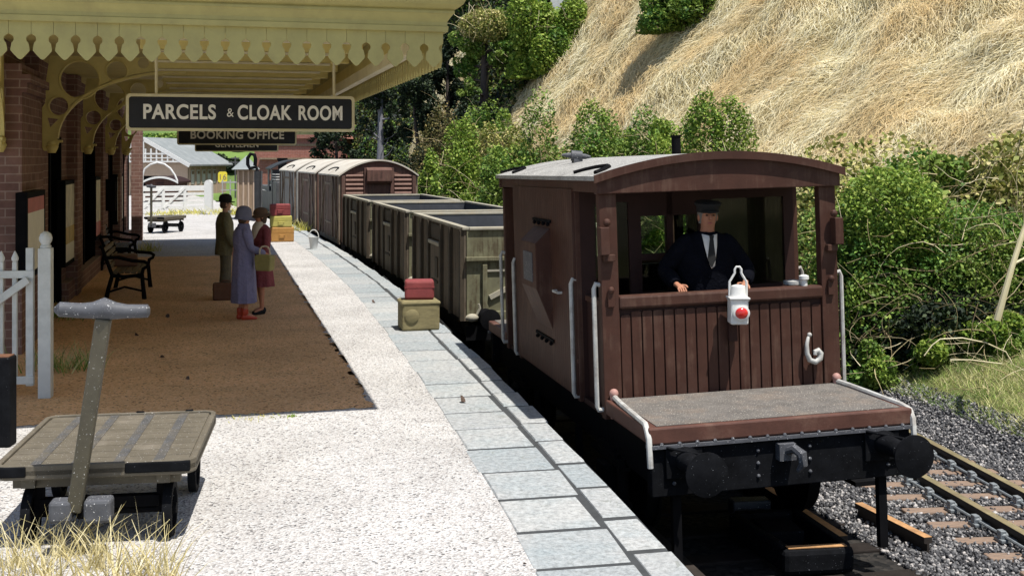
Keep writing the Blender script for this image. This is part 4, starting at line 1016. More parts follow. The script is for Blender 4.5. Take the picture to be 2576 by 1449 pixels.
MB().box(-0.03, 0.03, 0.09, 0.12, 0.0, 0.2).build('lamp_socket', M['white'], tl)

# ------------------------------------------------------------------ wagons
def place(Y0, L, name, label, cat, group=None):
    a, b = off(Y0, 0), off(Y0 + L * math.cos(yaw_at(Y0 + L / 2)), 0)
    d = b - a
    return thing(name, label, cat, (a.x, a.y, RAIL), -math.atan2(d.x, d.y), group)
def mineral(root, detailed=True):
    L, hw, z0, z1 = 4.6, 1.08, 0.86, 2.24
    for s in (-1, 1):
        MB().box(s * hw - 0.02, s * hw + 0.02, 0, L, z0, z1 - 0.05).build('side', M['wagon'], root)
        for y in (0.06, 0.92, 1.72, 2.88, 3.68, L - 0.06): MB().box(min(s * hw, s * (hw + 0.075)), max(s * hw, s * (hw + 0.075)), y - 0.055, y + 0.055, z0, z1 - 0.06).build('side_rib', M['wagon_rib'], root)
        d = MB().box(min(s * (hw + 0.02), s * (hw + 0.05)), max(s * (hw + 0.02), s * (hw + 0.05)), 1.86, 2.74, z0, z1 - 0.42).build('side_door', M['wagon'], root, bevel=0.01)
        MB().box(min(s * (hw + 0.05), s * (hw + 0.07)), max(s * (hw + 0.05), s * (hw + 0.07)), 1.98, 2.2, 1.3, 1.62).box(min(s * (hw + 0.05), s * (hw + 0.068)), max(s * (hw + 0.05), s * (hw + 0.068)), 2.0, 2.6, 1.2, 1.24).build('door_plate', M['wagon_rib'], d)
        MB().box(min(s * (hw + 0.02), s * (hw + 0.085)), max(s * (hw + 0.02), s * (hw + 0.085)), 1.82, 2.78, z1 - 0.42, z1 - 0.36).build('door_sill', M['wagon_rim'], root, bevel=0.01)
        MB().box(min(s * (hw + 0.02), s * (hw + 0.045)), max(s * (hw + 0.02), s * (hw + 0.045)), 1.9, 2.7, z1 - 0.33, z1 - 0.08).build('top_flap', M['wagon_rib'], root, bevel=0.01)
        MB().box(s * 0.98 - 0.03, s * 0.98 + 0.03, 0.1, L - 0.1, 0.6, z0).build('solebar', M['black'], root)
    for y, sg in ((0, -1), (L, 1)):
        MB().box(-hw + 0.02, hw - 0.02, y - 0.02, y + 0.02, z0, z1 - 0.05).build('end', M['wagon_olive'], root)
        e = MB()
        e.bar((-hw + 0.28, y + sg * 0.05, z0), (-hw + 0.28, y + sg * 0.05, z1 - 0.55), 0.07, 0.07).bar((hw - 0.28, y + sg * 0.05, z0), (hw - 0.28, y + sg * 0.05, z1 - 0.55), 0.07, 0.07)
        e.box(-hw, hw, min(y, y + sg * 0.09), max(y, y + sg * 0.09), z1 - 0.5, z1 - 0.44)
        for x in (-0.4, 0.0, 0.4): e.box(x - 0.015, x + 0.015, min(y, y + sg * 0.07), max(y, y + sg * 0.07), z1 - 0.44, z1 - 0.06)
        e.build('end_stanchion', M['wagon_olive'], root, bevel=0.008)
        MB().bar((-hw + 0.36, y + sg * 0.04, z0 + 0.34), (0.35, y + sg * 0.04, z0 + 0.86), 0.04, 0.07).box(-hw + 0.3, hw - 0.3, min(y, y + sg * 0.05), max(y, y + sg * 0.05), z1 - 0.66, z1 - 0.63).build('end_brace', M['wagon_rim'], root)
        MB().box(-hw + 0.24, hw - 0.02, min(y, y + sg * 0.1), max(y, y + sg * 0.1), z0 - 0.06, z0 + 0.14).build('end_sill', M['wagon_olive'], root, bevel=0.01)
        MB().box(-hw, hw, min(y, y + sg * 0.06), max(y, y + sg * 0.06), 0.58, z0 - 0.062).build('headstock', M['black'], root)
        for s in (-1, 1): buffer(root, s * 0.8, y + sg * 0.06, 0.93, sg, 0.4, 0.15, 'black')
        MB().ball((-hw + 0.08, y + sg * 0.1, z0 + 0.06), (0.1, 0.06, 0.06), 10, 6).tube([(-hw + 0.14, y + sg * 0.1, z0 + 0.08), (-hw + 0.2, y + sg * 0.1, z0 + 0.2), (-hw + 0.18, y + sg * 0.1, z0 + 0.26)], 0.018, 6).build('lamp_iron', M['wagon_rim'], root, True)
    rim = MB()
    for s in (-1, 1): rim.box(s * hw - 0.05, s * hw + 0.06, -0.03, L + 0.03, z1 - 0.05, z1)
    rim.box(-hw + 0.05, hw - 0.05, -0.06, 0.05, z1 - 0.05, z1 - 0.002).box(-hw + 0.05, hw - 0.05, L - 0.05, L + 0.06, z1 - 0.05, z1 - 0.002)
    rim.build('top_rim', M['wagon_rim'], root, bevel=0.012)
    MB().box(-hw + 0.02, hw - 0.02, 0.03, L - 0.03, z0, z0 + 0.05).build('floor', M['wagon_in'], root)
    MB().box(-hw + 0.021, -hw + 0.04, 0.03, L - 0.03, z0 + 0.05, z1 - 0.051).box(hw - 0.04, hw - 0.021, 0.03, L - 0.03, z0 + 0.05, z1 - 0.051).box(-hw + 0.041, hw - 0.041, 0.021, 0.04, z0 + 0.05, z1 - 0.051).box(-hw + 0.041, hw - 0.041, L - 0.04, L - 0.021, z0 + 0.05, z1 - 0.051).build('lining', M['wagon_in'], root)
    MB().tube([(-hw - 0.1, 0.6, 0.62), (-hw - 0.12, 2.4, 0.74), (-hw - 0.12, 3.6, 0.5)], 0.02, 6).build('brake_lever', M['wagon_rim'], root, True)
    for y in (0.9, L - 0.9): wheelset(root, y); gear(root, y, 1.12, 0.62)
w1 = place(17.35, 4.6, 'mineral_wagon', 'rusty khaki open mineral wagon coupled behind the brake van, nearest of three', 'wagon', 'open mineral wagons')
mineral(w1)
for Y, lab in ((22.75, 'middle one of the three open mineral wagons'), (28.1, 'open mineral wagon nearest the brown box van')):
    q = place(Y, 4.6, 'mineral_wagon', lab, 'wagon'); l, rz = q.location.copy(), q.rotation_euler.z
    bpy.data.objects.remove(q)
    copy_thing(w1, l, rz, lab)
# pale stripe plate seen on the farther wagon
def box_van(root, body, frm, louvre):
    L, hw, z0, ze, za = 4.6, 1.08, 0.86, 2.77, 3.16
    az = lambda x: ze + (za - ze) * (1 - (x / hw) ** 2)
    xs = np.linspace(-hw, hw, 21)
    for s in (-1, 1):
        mb = MB(); n = 22
        for i in range(n): mb.box(s * hw - 0.02, s * hw + 0.02, i * L / n + 0.004, (i + 1) * L / n - 0.004, z0, ze)
        mb.box(s * (hw - 0.03) - 0.005, s * (hw - 0.03) + 0.005, 0, L, z0, ze).build('side', body, root)
        r = MB()
        for y in (0.05, 0.8, 1.55, 3.05, 3.8, L - 0.05): r.box(min(s * hw, s * (hw + 0.06)), max(s * hw, s * (hw + 0.06)), y - 0.05, y + 0.05, z0, ze - 0.03)
        r.bar((s * (hw + 0.04), 0.1, z0 + 0.05), (s * (hw + 0.04), 1.5, ze - 0.1), 0.05, 0.07).bar((s * (hw + 0.04), L - 0.1, z0 + 0.05), (s * (hw + 0.04), L - 1.5, ze - 0.1), 0.05, 0.07)
        r.box(min(s * hw, s * (hw + 0.05)), max(s * hw, s * (hw + 0.05)), 0, L, z0 - 0.06, z0 + 0.06).build('side_frame', frm, root)
        d = MB().box(min(s * (hw + 0.02), s * (hw + 0.05)), max(s * (hw + 0.02), s * (hw + 0.05)), 1.62, 2.28, z0 + 0.06, ze - 0.06).box(min(s * (hw + 0.02), s * (hw + 0.05)), max(s * (hw + 0.02), s * (hw + 0.05)), 2.32, 2.98, z0 + 0.06, ze - 0.06).build('door', body, root, bevel=0.01)
        for za_, zb_ in ((2.45, 2.52), (1.3, 1.36)): MB().box(min(s * (hw + 0.05), s * (hw + 0.07)), max(s * (hw + 0.05), s * (hw + 0.07)), 1.66, 2.94, za_, zb_).build('door_strap', frm, d)
        MB().box(s * 0.98 - 0.03, s * 0.98 + 0.03, 0.1, L - 0.1, 0.6, z0 - 0.062).build('solebar', M['black'], root)
    for y, sg in ((0.0, -1), (L, 1)):
        MB().prism([(-hw, z0), (hw, z0)] + [(x, az(x)) for x in xs[::-1]], lambda u, v, c: (u, c, v), y - 0.02, y + 0.02).build('end', body, root)
        e = MB()
        for x in (-hw + 0.06, -0.38, 0.38, hw - 0.06): e.box(x - 0.05, x + 0.05, min(y, y + sg * 0.08), max(y, y + sg * 0.08), z0, ze - 0.02 if abs(x) > 0.5 else ze + 0.2)
        e.build('end_stanchion', body, root, bevel=0.008)
        if louvre:
            for sx in (-1, 1):
                lv = MB()
                for i in range(8):
                    z = ze - 0.02 - i * 0.125
                    lv.bar((sx * 0.45, y + sg * 0.035, z), (sx * (hw - 0.13), y + sg * 0.035, z), 0.05, 0.055)
                lv.build('louvre', M['van_louvre'], root, bevel=0.008)
            h = MB().prism([(0.03, ze + 0.22), (0.2, ze + 0.14), (0.2, ze - 0.18), (0.1, ze - 0.26)], lambda u, v, c: (c, y + sg * u, v), -0.36, 0.36).build('vent_hood', body, root, bevel=0.01)
        MB().box(-hw, hw, min(y, y + sg * 0.1), max(y, y + sg * 0.1), 0.58, z0 - 0.001).build('headstock', M['black'], root)
        for s in (-1, 1): buffer(root, s * 0.8, y + sg * 0.1, 0.93, sg, 0.4, 0.15, 'black')
    xr = np.linspace(-hw - 0.07, hw + 0.07, 25)
    MB().rings([[(x, -0.1, az(x) + 0.005) for x in xr] + [(x, -0.1, az(x) + 0.05) for x in xr[::-1]], [(x, L + 0.1, az(x) + 0.005) for x in xr] + [(x, L + 0.1, az(x) + 0.05) for x in xr[::-1]]]).build('roof', M['roof_pale'], root, True)
    MB().tube([(-x, q, az(x) + 0.06) for x, q in ((1.02, 1.5), (0.93, 1.62), (0.88, 1.9), (0.87, 2.3), (0.88, 2.7), (0.93, 2.98), (1.02, 3.1))], 0.022, 6).build('rain_strip', M['black'], root, True)
    for y in (0.9, L - 0.9): wheelset(root, y); gear(root, y, 1.12, 0.62)
M['van_louvre'] = paint('van_louvre_slats', (0.33, 0.2, 0.16), 0.7, 0.2, 6)
v1 = place(33.35, 4.6, 'box_van', 'brown box van with louvred end and pale roof, behind the mineral wagons', 'box van')
box_van(v1, M['van_brown'], M['van_dirt'], True)
q = place(38.75, 4.6, 'box_van', 'x', 'box van'); l, rz = q.location.copy(), q.rotation_euler.z; bpy.data.objects.remove(q)
copy_thing(v1, l, rz, 'second brown box van, between the nearer brown van and the grey van')
v3 = place(44.15, 4.6, 'box_van', 'grey box van with a white roof next to the locomotive', 'box van')
box_van(v3, M['van_grey'], M['van_dirt'], False)

# ------------------------------------------------------------------ locomotive, tank engine seen bunker first
Lc = place(49.7, 7.2, 'tank_locomotive', 'grimy black tank locomotive at the far end of the goods train', 'locomotive')
MB().box(-1.15, 1.15, 0, 7.2, 0.78, 0.95).build('running_plate', M['loco'], Lc)
MB().box(-1.1, 1.1, 0.1, 1.3, 0.95, 2.25).build('bunker', M['loco_grey'], Lc, bevel=0.05)
mb = MB()
for i in range(3): mb.tube([(-1.1, 1.3, 2.33 + i * 0.11), (-1.1, 0.12, 2.33 + i * 0.11), (1.1, 0.12, 2.33 + i * 0.11), (1.1, 1.3, 2.33 + i * 0.11)], 0.025, 6)
mb.build('coal_rail', M['grey_rail'], Lc)
for s in (-1, 1):
    MB().box(s * 1.1 - 0.02, s * 1.1 + 0.02, 1.3, 1.65, 0.95, 2.75).box(s * 1.1 - 0.02, s * 1.1 + 0.02, 1.65, 2.4, 0.95, 1.8).box(s * 1.1 - 0.02, s * 1.1 + 0.02, 2.4, 2.8, 0.95, 2.75).build('cab_side', M['loco_grey'], Lc)
    MB().box(min(s * 0.55, s * 1.12), max(s * 0.55, s * 1.12), 2.8, 6.0, 0.95, 2.0).build('side_tank', M['loco_grey'], Lc, bevel=0.04)
    MB().tube([(s * 1.16, 2.9, 1.8), (s * 1.16, 5.9, 1.8)], 0.02, 6).build('tank_rail', M['grey_rail'], Lc)
    for y in (1.6, 3.6, 5.6): MB().lathe([(0.1, -0.06), (0.5, -0.06), (0.5, 0.06), (0.53, 0.07), (0.1, 0.07)], (s * 0.78, y, 0.53), (1, 0, 0), 24).build('wheel', M['black'], Lc, True)
    buffer(Lc, s * 0.8, 0, 0.93, -1, 0.4, 0.17, 'black')
MB().box(-1.08, -0.75, 1.28, 1.32, 2.25, 2.75).box(-0.3, 0.3, 1.28, 1.32, 2.25, 2.95).box(0.75, 1.08, 1.28, 1.32, 2.25, 2.75).build('cab_back', M['loco'], Lc)
xr = np.linspace(-1.2, 1.2, 21)
MB().rings([[(x, 1.1, 2.75 + 0.38 * (1 - (x / 1.2) ** 2)) for x in xr] + [(x, 1.1, 2.8 + 0.38 * (1 - (x / 1.2) ** 2)) for x in xr[::-1]], [(x, 2.95, 2.75 + 0.38 * (1 - (x / 1.2) ** 2)) for x in xr] + [(x, 2.95, 2.8 + 0.38 * (1 - (x / 1.2) ** 2)) for x in xr[::-1]]]).build('cab_roof', M['loco'], Lc, True)
MB().lathe([(0.62, 0), (0.62, 3.6), (0.55, 3.65), (0.1, 3.7)], (0, 2.9, 1.85), (0, 1, 0), 24).build('boiler', M['loco'], Lc, True)
MB().lathe([(0.3, 0), (0.28, 0.3), (0.2, 0.42), (0.05, 0.47)], (0, 4.4, 2.4), n=20).build('dome', M['loco_grey'], Lc, True)
MB().lathe([(0.24, 0), (0.2, 0.2), (0.2, 0.7), (0.25, 0.75), (0.25, 0.85)], (0, 6.1, 2.4), n=20).build('chimney', M['black'], Lc, True)
# ------------------------------------------------------------------ people
def skinned(name, joints, links, mat, parent):
    """skin layer customdata can only be made through an operator-free bmesh layer"""
    bm = bmesh.new(); lay = bm.verts.layers.skin.verify()
    vs = {}
    for i, (q, j) in enumerate(joints.items()):
        v = bm.verts.new(j[:3]); v[lay].radius = (j[3], j[4] if len(j) > 4 else j[3]); v[lay].use_root = (i == 0); vs[q] = v
    for a, b in links: bm.edges.new((vs[a], vs[b]))
    me = bpy.data.meshes.new(name); bm.to_mesh(me); bm.free()
    o = bpy.data.objects.new(name, me); COL.objects.link(o); o.parent = parent
    sk = o.modifiers.new('skin', 'SKIN'); sk.use_smooth_shade = True; sk.branch_smoothing = 0.4
    q = o.modifiers.new('sub', 'SUBSURF'); q.levels = q.render_levels = 2
    me.materials.append(mat)
    return o
def hand_joints(J, Lk, tag_, wrist, palm_dir, finger_dir, thumb_dir, curl):
    w = Vector(wrist); p = Vector(palm_dir).normalized(); f = Vector(finger_dir).normalized(); th = Vector(thumb_dir).normalized()
    side = th - p * th.dot(p); side.normalize()
    J['palm' + tag_] = (*(w + p * 0.05), 0.034, 0.02); Lk.append(('wrist' + tag_, 'palm' + tag_))
    for i, ln in enumerate((0.072, 0.08, 0.074, 0.058)):
        b = w + p * 0.088 + side * (0.03 - i * 0.02)
        m = b + (p * (1 - curl) + f * curl).normalized() * ln * 0.55; e = m + (p * (1 - 1.8 * curl) + f * curl * 1.6).normalized() * ln * 0.5
        a, c, d = 'f%d%s0' % (i, tag_), 'f%d%s1' % (i, tag_), 'f%d%s2' % (i, tag_)
        J[a] = (*b, 0.0095); J[c] = (*m, 0.009); J[d] = (*e, 0.0075)
        Lk += [('palm' + tag_, a), (a, c), (c, d)]
    t0 = w + p * 0.03 + side * 0.035; t1 = t0 + (side + p * 0.8).normalized() * 0.035; t2 = t1 + (p + f * 0.6).normalized() * 0.03
    for nme, q, r in (('t0' + tag_, t0, 0.012), ('t1' + tag_, t1, 0.011), ('t2' + tag_, t2, 0.009)): J[nme] = (*q, r)
    Lk += [('palm' + tag_, 't0' + tag_), ('t0' + tag_, 't1' + tag_), ('t1' + tag_, 't2' + tag_)]
def figure(root, h, elbows, wrists, mat, lean=0.0, hands=None, feet=((-0.09, 0.0), (0.09, 0.0)), head_dir=0.0, knees=None):
    """local frame: x to the figure's right, y the way it faces, z up"""
    k_ = h / 1.72
    J, Lk = {}, []
    def j(n, x, y, z, r, r2=None): J[n] = (x * k_, (y + lean * max(0, z - 0.95)) * k_, z * k_, r * k_, (r2 or r) * k_)
    j('pelvis', 0, 0, 0.94, 0.15, 0.11); j('waist', 0, 0, 1.08, 0.135, 0.1); j('chest', 0, 0.0, 1.26, 0.16, 0.11); j('collar', 0, -0.005, 1.4, 0.11, 0.075); j('neck', 0, 0.005, 1.47, 0.054, 0.056)
    j('jaw', 0, 0.025, 1.535, 0.062, 0.072); j('face', 0, 0.02, 1.6, 0.076, 0.092); j('brow', 0, 0.012, 1.655, 0.074, 0.09); j('crown', 0, 0.0, 1.70, 0.045, 0.055)
    Lk += [('pelvis', 'waist'), ('waist', 'chest'), ('chest', 'collar'), ('collar', 'neck'), ('neck', 'jaw'), ('jaw', 'face'), ('face', 'brow'), ('brow', 'crown')]
    for s, t in ((-1, 'L'), (1, 'R')):
        j('hip' + t, s * 0.09, 0, 0.86, 0.085); fx, fy = feet[0 if s < 0 else 1]
        j('knee' + t, s * 0.09 * 0.5 + fx * 0.5, fy * 0.5 + 0.015, 0.48, 0.056); j('ankle' + t, fx, fy - 0.02, 0.09, 0.038); j('toe' + t, fx * 1.1, fy + 0.13, 0.03, 0.036, 0.026)
        Lk += [('pelvis', 'hip' + t), ('hip' + t, 'knee' + t), ('knee' + t, 'ankle' + t), ('ankle' + t, 'toe' + t)]
        j('shoulder' + t, s * 0.165, -0.005, 1.385, 0.062); J['elbow' + t] = (*(Vector(elbows[t]) * k_), 0.042 * k_); J['wrist' + t] = (*(Vector(wrists[t]) * k_), 0.028 * k_)
        Lk += [('collar', 'shoulder' + t), ('shoulder' + t, 'elbow' + t), ('elbow' + t, 'wrist' + t)]
        hd = (hands or {}).get(t, ((0, 0, -1), (0, 0.3, -1), (0, 1, 0), 0.35))
        hand_joints(J, Lk, t, J['wrist' + t][:3], *hd)
    b = skinned('body', J, Lk, mat, root)
    # face features set on the one body
    ly = lean * (1.6 - 0.95)
    H = Vector((0, (0.02 + ly) * k_, 1.6 * k_))
    for s in (-1, 1):
        MB().ball((H.x + s * 0.03 * k_, H.y + 0.083 * k_, H.z + 0.024 * k_), (0.012 * k_, 0.008 * k_, 0.007 * k_), 10, 6).build('eye', M['eye'], root, True)
        MB().ball((H.x + s * 0.079 * k_, H.y - 0.005 * k_, H.z), (0.012 * k_, 0.02 * k_, 0.032 * k_), 10, 6).build('ear', mat, root, True)
    MB().loft([(H.x, H.y + 0.086 * k_, H.z + 0.03 * k_, 0.008 * k_, 0.008 * k_), (H.x, H.y + 0.1 * k_, H.z + 0.0, 0.011 * k_, 0.012 * k_), (H.x, H.y + 0.103 * k_, H.z - 0.012 * k_, 0.016 * k_, 0.013 * k_), (H.x, H.y + 0.088 * k_, H.z - 0.022 * k_, 0.013 * k_, 0.008 * k_)], 10).build('nose', mat, root, True)
    MB().ball((H.x, H.y + 0.08 * k_, H.z - 0.045 * k_), (0.022 * k_, 0.008 * k_, 0.007 * k_), 10, 6).build('mouth', M['lip'], root, True)
    return J, k_, H
def vec(J, n): return Vector(J[n][:3])
def sleeve(J, t, r0, r1, mat, root, name='sleeve'):
    a, b, c = vec(J, 'shoulder' + t), vec(J, 'elbow' + t), vec(J, 'wrist' + t)
    inn = a + Vector((-0.05 if t == 'R' else 0.05, 0, 0.01))
    MB().tube([inn, a, a.lerp(b, 0.35), a.lerp(b, 0.75), b, b.lerp(c, 0.3), b.lerp(c, 0.7), c], [r0 * 0.95, r0 * 1.06, r0, r0 * 0.92, r0 * 0.86, r0 * 0.85, (r0 + r1) * 0.46, r1], 12).build(name, mat, root, True, sub=1)
def shoes(J, k_, mat, root, boot=0.0, heel=0.0):
    for t in 'LR':
        a, b = vec(J, 'ankle' + t), vec(J, 'toe' + t); d = Vector((b.x - a.x, b.y - a.y, 0)).normalized(); r = Vector((d.y, -d.x, 0))
        def ring(f, w, z0, z1): 
            c = Vector((a.x, a.y, 0)) + d * f
            return [c + r * w * math.cos(q) + Vector((0, 0, (z0 + z1) / 2 + (z1 - z0) / 2 * math.sin(q))) for q in (2 * math.pi * i / 12 for i in range(12))]
        mb = MB().rings([ring(-0.06 * k_, 0.02 * k_, 0.01, 0.07 * k_), ring(-0.045 * k_, 0.04 * k_, 0.0, 0.1 * k_), ring(0.02 * k_, 0.043 * k_, 0.0, 0.1 * k_), ring(0.09 * k_, 0.047 * k_, 0.0, 0.065 * k_), ring(0.155 * k_, 0.044 * k_, 0.0, 0.05 * k_), ring(0.195 * k_, 0.02 * k_, 0.006, 0.034 * k_)])
        if boot: mb.loft([(a.x, a.y + 0.0, 0.06 * k_, 0.05 * k_, 0.056 * k_), (a.x, a.y, 0.12 * k_, 0.048 * k_, 0.052 * k_), (a.x, a.y - 0.005, boot * k_, 0.058 * k_, 0.06 * k_)], 14)
        mb.build('shoe', mat, root, True, sub=1)
def face_to(dx, dy): return math.atan2(-dx, dy)      # turns local +y towards (dx, dy)

# man in the bowler-like hat
pm = G(566, 750)
mn = thing('person', 'man in a dark felt hat and long olive jacket standing by a brown suitcase', 'person', (pm.x, pm.y, 0), face_to(0.93, 0.36))
J, kk, H = figure(mn, 1.72, {'L': (-0.255, 0.03, 1.12), 'R': (0.255, 0.0, 1.12)}, {'L': (-0.2, 0.2, 0.98), 'R': (0.235, 0.12, 0.88)}, M['skin'], feet=((-0.1, 0.05), (0.1, -0.04)))
MB().loft([(0, -0.005, 1.475, 0.075, 0.075), (0, -0.012, 1.44, 0.13, 0.095), (0, -0.015, 1.38, 0.2, 0.125), (0, -0.01, 1.28, 0.21, 0.15), (0, -0.005, 1.12, 0.19, 0.15), (0, 0, 0.98, 0.2, 0.155), (0, 0, 0.84, 0.22, 0.17), (0, 0, 0.75, 0.225, 0.172), (0, 0, 0.745, 0.19, 0.14)], 24, 0.025, 5).build('jacket', M['olive_cloth'], mn, True)
for t in 'LR': sleeve(J, t, 0.072, 0.05, M['olive_cloth'], mn)
MB().loft([(0, 0.05, 1.45, 0.05, 0.05), (0, 0.06, 1.5, 0.062, 0.06), (0, 0.055, 1.505, 0.055, 0.055)], 16).build('shirt_collar', M['shirt'], mn, True)
for t in 'LR':
    a, b, c = vec(J, 'hip' + t), vec(J, 'knee' + t), vec(J, 'ankle' + t)
    MB().tube([a + Vector((0, 0, 0.05)), a.lerp(b, 0.3), b, b.lerp(c, 0.5), c + Vector((0, 0.01, 0.0)), c + Vector((0, 0.02, -0.04))], [0.105, 0.1, 0.083, 0.08, 0.08, 0.082], 14).build('trouser_leg', M['olive_dark'], mn, True, sub=1)
shoes(J, kk, M['case_brown'], mn)
MB().lathe([(0.085, 0.0), (0.098, 0.012), (0.1, 0.07), (0.085, 0.115), (0.05, 0.14), (0.01, 0.147)], (0, H.y - 0.015, H.z + 0.045), (0, 0.05, 1), 24, (0.95, 1.12)).lathe([(0.09, 0.0), (0.135, -0.002), (0.147, 0.014), (0.135, 0.012), (0.09, 0.012)], (0, H.y - 0.015, H.z + 0.045), (0, 0.05, 1), 28, (0.95, 1.15)).build('hat', M['black_cloth'], mn, True)
MB().loft([(0, H.y - 0.03, H.z - 0.06, 0.06, 0.06), (0, H.y - 0.03, H.z - 0.02, 0.083, 0.08), (0, H.y - 0.02, H.z + 0.05, 0.086, 0.085)], 16).build('hair', M['hair'], mn, True)
c = G(573, 751)
sc_ = thing('suitcase', 'dark brown suitcase on the ground beside the man in the hat', 'suitcase', (c.x + 0.02, c.y - 0.22, 0), R(8))
def suitcase(t, L, wd, h, mat, strap=True, z=0.0):
    b = MB().box(-L / 2, L / 2, -wd / 2, wd / 2, 0, h).build('case_body', mat, t, bevel=min(0.03, wd * 0.2))
    MB().box(-L / 2 - 0.004, L / 2 + 0.004, -wd / 2 - 0.004, wd / 2 + 0.004, h * 0.62, h * 0.62 + 0.012).build('case_seam', mat, t)
    return b
suitcase(sc_, 0.42, 0.16, 0.3, M['case_brown'])
MB().tube([(-0.07, 0, 0.295), (-0.06, 0, 0.33), (0.06, 0, 0.33), (0.07, 0, 0.295)], 0.011, 8).build('case_handle', M['case_brown'], sc_, True)

# woman in the purple-grey coat and cloche hat
pw = G(613, 804)
wm = thing('person', 'woman in a long purple-grey coat, cloche hat and red boots, seen from behind', 'person', (pw.x, pw.y, 0), face_to(0.88, 0.42))
down = ((0.1, 0.2, -1), (0, 1, 0.2), (0, 1, 0), 0.6)
J, kk, H = figure(wm, 1.63, {'L': (-0.23, 0.06, 1.12), 'R': (0.24, 0.06, 1.13)}, {'L': (-0.12, 0.27, 1.06), 'R': (0.1, 0.31, 1.03)}, M['skin_orange'], feet=((-0.06, -0.02), (0.06, 0.03)),
    hands={'L': ((0.3, 1, -0.4), (0.3, 0.2, -1), (1, 0, 0.2), 0.55), 'R': ((-0.3, 1, -0.4), (-0.3, 0.2, -1), (-1, 0, 0.2), 0.55)})
MB().loft([(0, 0, 1.40, 0.075, 0.075, 0), (0, -0.012, 1.37, 0.12, 0.1, 0), (0, -0.015, 1.31, 0.185, 0.13, 0), (0, -0.01, 1.2, 0.19, 0.15, 0.01), (0, 0, 1.05, 0.175, 0.145, 0.015), (0, 0, 0.9, 0.19, 0.16, 0.02), (0, 0, 0.7, 0.205, 0.17, 0.035), (0, 0, 0.45, 0.215, 0.18, 0.05), (0, 0, 0.26, 0.22, 0.185, 0.06), (0, 0, 0.255, 0.2, 0.165, 0.05)], 36, 0, 9).build('coat', M['purple_cloth'], wm, True)
for t in 'LR': sleeve(J, t, 0.068, 0.05, M['purple_cloth'], wm)
MB().loft([(0, 0.0, 1.36, 0.11, 0.1), (0, 0.0, 1.42, 0.085, 0.085), (0, 0.0, 1.43, 0.07, 0.07)], 18).build('coat_collar', M['purple_cloth'], wm, True)
shoes(J, kk, M['red_leather'], wm, boot=0.2)
MB().lathe([(0.095, -0.045), (0.108, -0.05), (0.112, -0.02), (0.108, 0.05), (0.09, 0.105), (0.05, 0.135), (0.01, 0.142)], (0, H.y - 0.02, H.z + 0.035), (0, 0.12, 1), 26, (0.98, 1.1)).lathe([(0.1, 0.0), (0.135, -0.03), (0.15, -0.05), (0.145, -0.056), (0.1, -0.012)], (0, H.y + 0.0, H.z + 0.02), (0, 0.14, 1), 26, (0.85, 1.1)).build('hat', M['purple_hat'], wm, True)
MB().loft([(0, H.y - 0.04, H.z - 0.085, 0.05, 0.05), (0, H.y - 0.035, H.z - 0.06, 0.078, 0.066), (0, H.y - 0.025, H.z + 0.02, 0.086, 0.085)], 16).build('hair', M['hair'], wm, True)
# handbag in front of the woman
hb = thing('handbag', 'boxy olive green handbag held in front of the women', 'handbag', P(666, 681, 17.15), R(-22))
MB().prism([(-0.125, 0), (0.125, 0), (0.145, 0.2), (0.12, 0.235), (-0.12, 0.235), (-0.145, 0.2)], lambda a, b, c_: (a, c_, b), -0.07, 0.07).build('bag_body', M['bag_olive'], hb, bevel=0.02)
MB().tube([(-0.09, 0, 0.23), (-0.085, 0, 0.31), (-0.05, 0, 0.35), (0.0, 0, 0.36), (0.05, 0, 0.35), (0.085, 0, 0.31), (0.09, 0, 0.23)], 0.012, 8).build('bag_handle', M['cream_cloth'], hb, True)
MB().box(-0.13, 0.13, -0.078, 0.078, 0.195, 0.205).box(-0.02, 0.02, -0.082, -0.07, 0.17, 0.21).build('bag_clasp', M['bag_olive'], hb, bevel=0.003)

# woman in the maroon dress
p2 = G(657, 789)
w2 = thing('person', 'woman in a maroon dress, cream scarf and brown hat, facing the woman in the coat', 'person', (p2.x, p2.y, 0), face_to(-0.72, -0.62))
J, kk, H = figure(w2, 1.6, {'L': (-0.235, 0.04, 1.1), 'R': (0.235, 0.04, 1.1)}, {'L': (-0.07, 0.22, 1.08), 'R': (0.07, 0.22, 1.04)}, M['skin_orange'], feet=((-0.1, 0.06), (0.08, -0.05)),
    hands={'L': ((0.8, 0.4, -0.1), (0.3, 0.1, -1), (0, 1, 0.5), 0.6), 'R': ((-0.8, 0.4, -0.1), (-0.3, 0.1, -1), (0, 1, 0.5), 0.6)})
MB().loft([(0, 0, 1.38, 0.07, 0.07, 0), (0, -0.012, 1.34, 0.13, 0.1, 0), (0, -0.012, 1.28, 0.18, 0.12, 0), (0, -0.005, 1.15, 0.18, 0.14, 0.01), (0, 0, 1.0, 0.15, 0.125, 0.01), (0, 0, 0.88, 0.175, 0.15, 0.02), (0, 0, 0.65, 0.2, 0.17, 0.04), (0, 0, 0.43, 0.225, 0.195, 0.06), (0, 0, 0.425, 0.2, 0.17, 0.05)], 36, 0, 8).build('dress', M['maroon_cloth'], w2, True)
for t in 'LR': sleeve(J, t, 0.062, 0.042, M['maroon_cloth'], w2)
MB().loft([(0, 0.03, 1.42, 0.062, 0.065), (0, 0.05, 1.36, 0.1, 0.085), (0, 0.075, 1.28, 0.09, 0.075), (0, 0.1, 1.18, 0.055, 0.05), (0, 0.11, 1.13, 0.02, 0.02)], 18).build('scarf', M['cream_cloth'], w2, True)
shoes(J, kk, M['black_cloth'], w2)
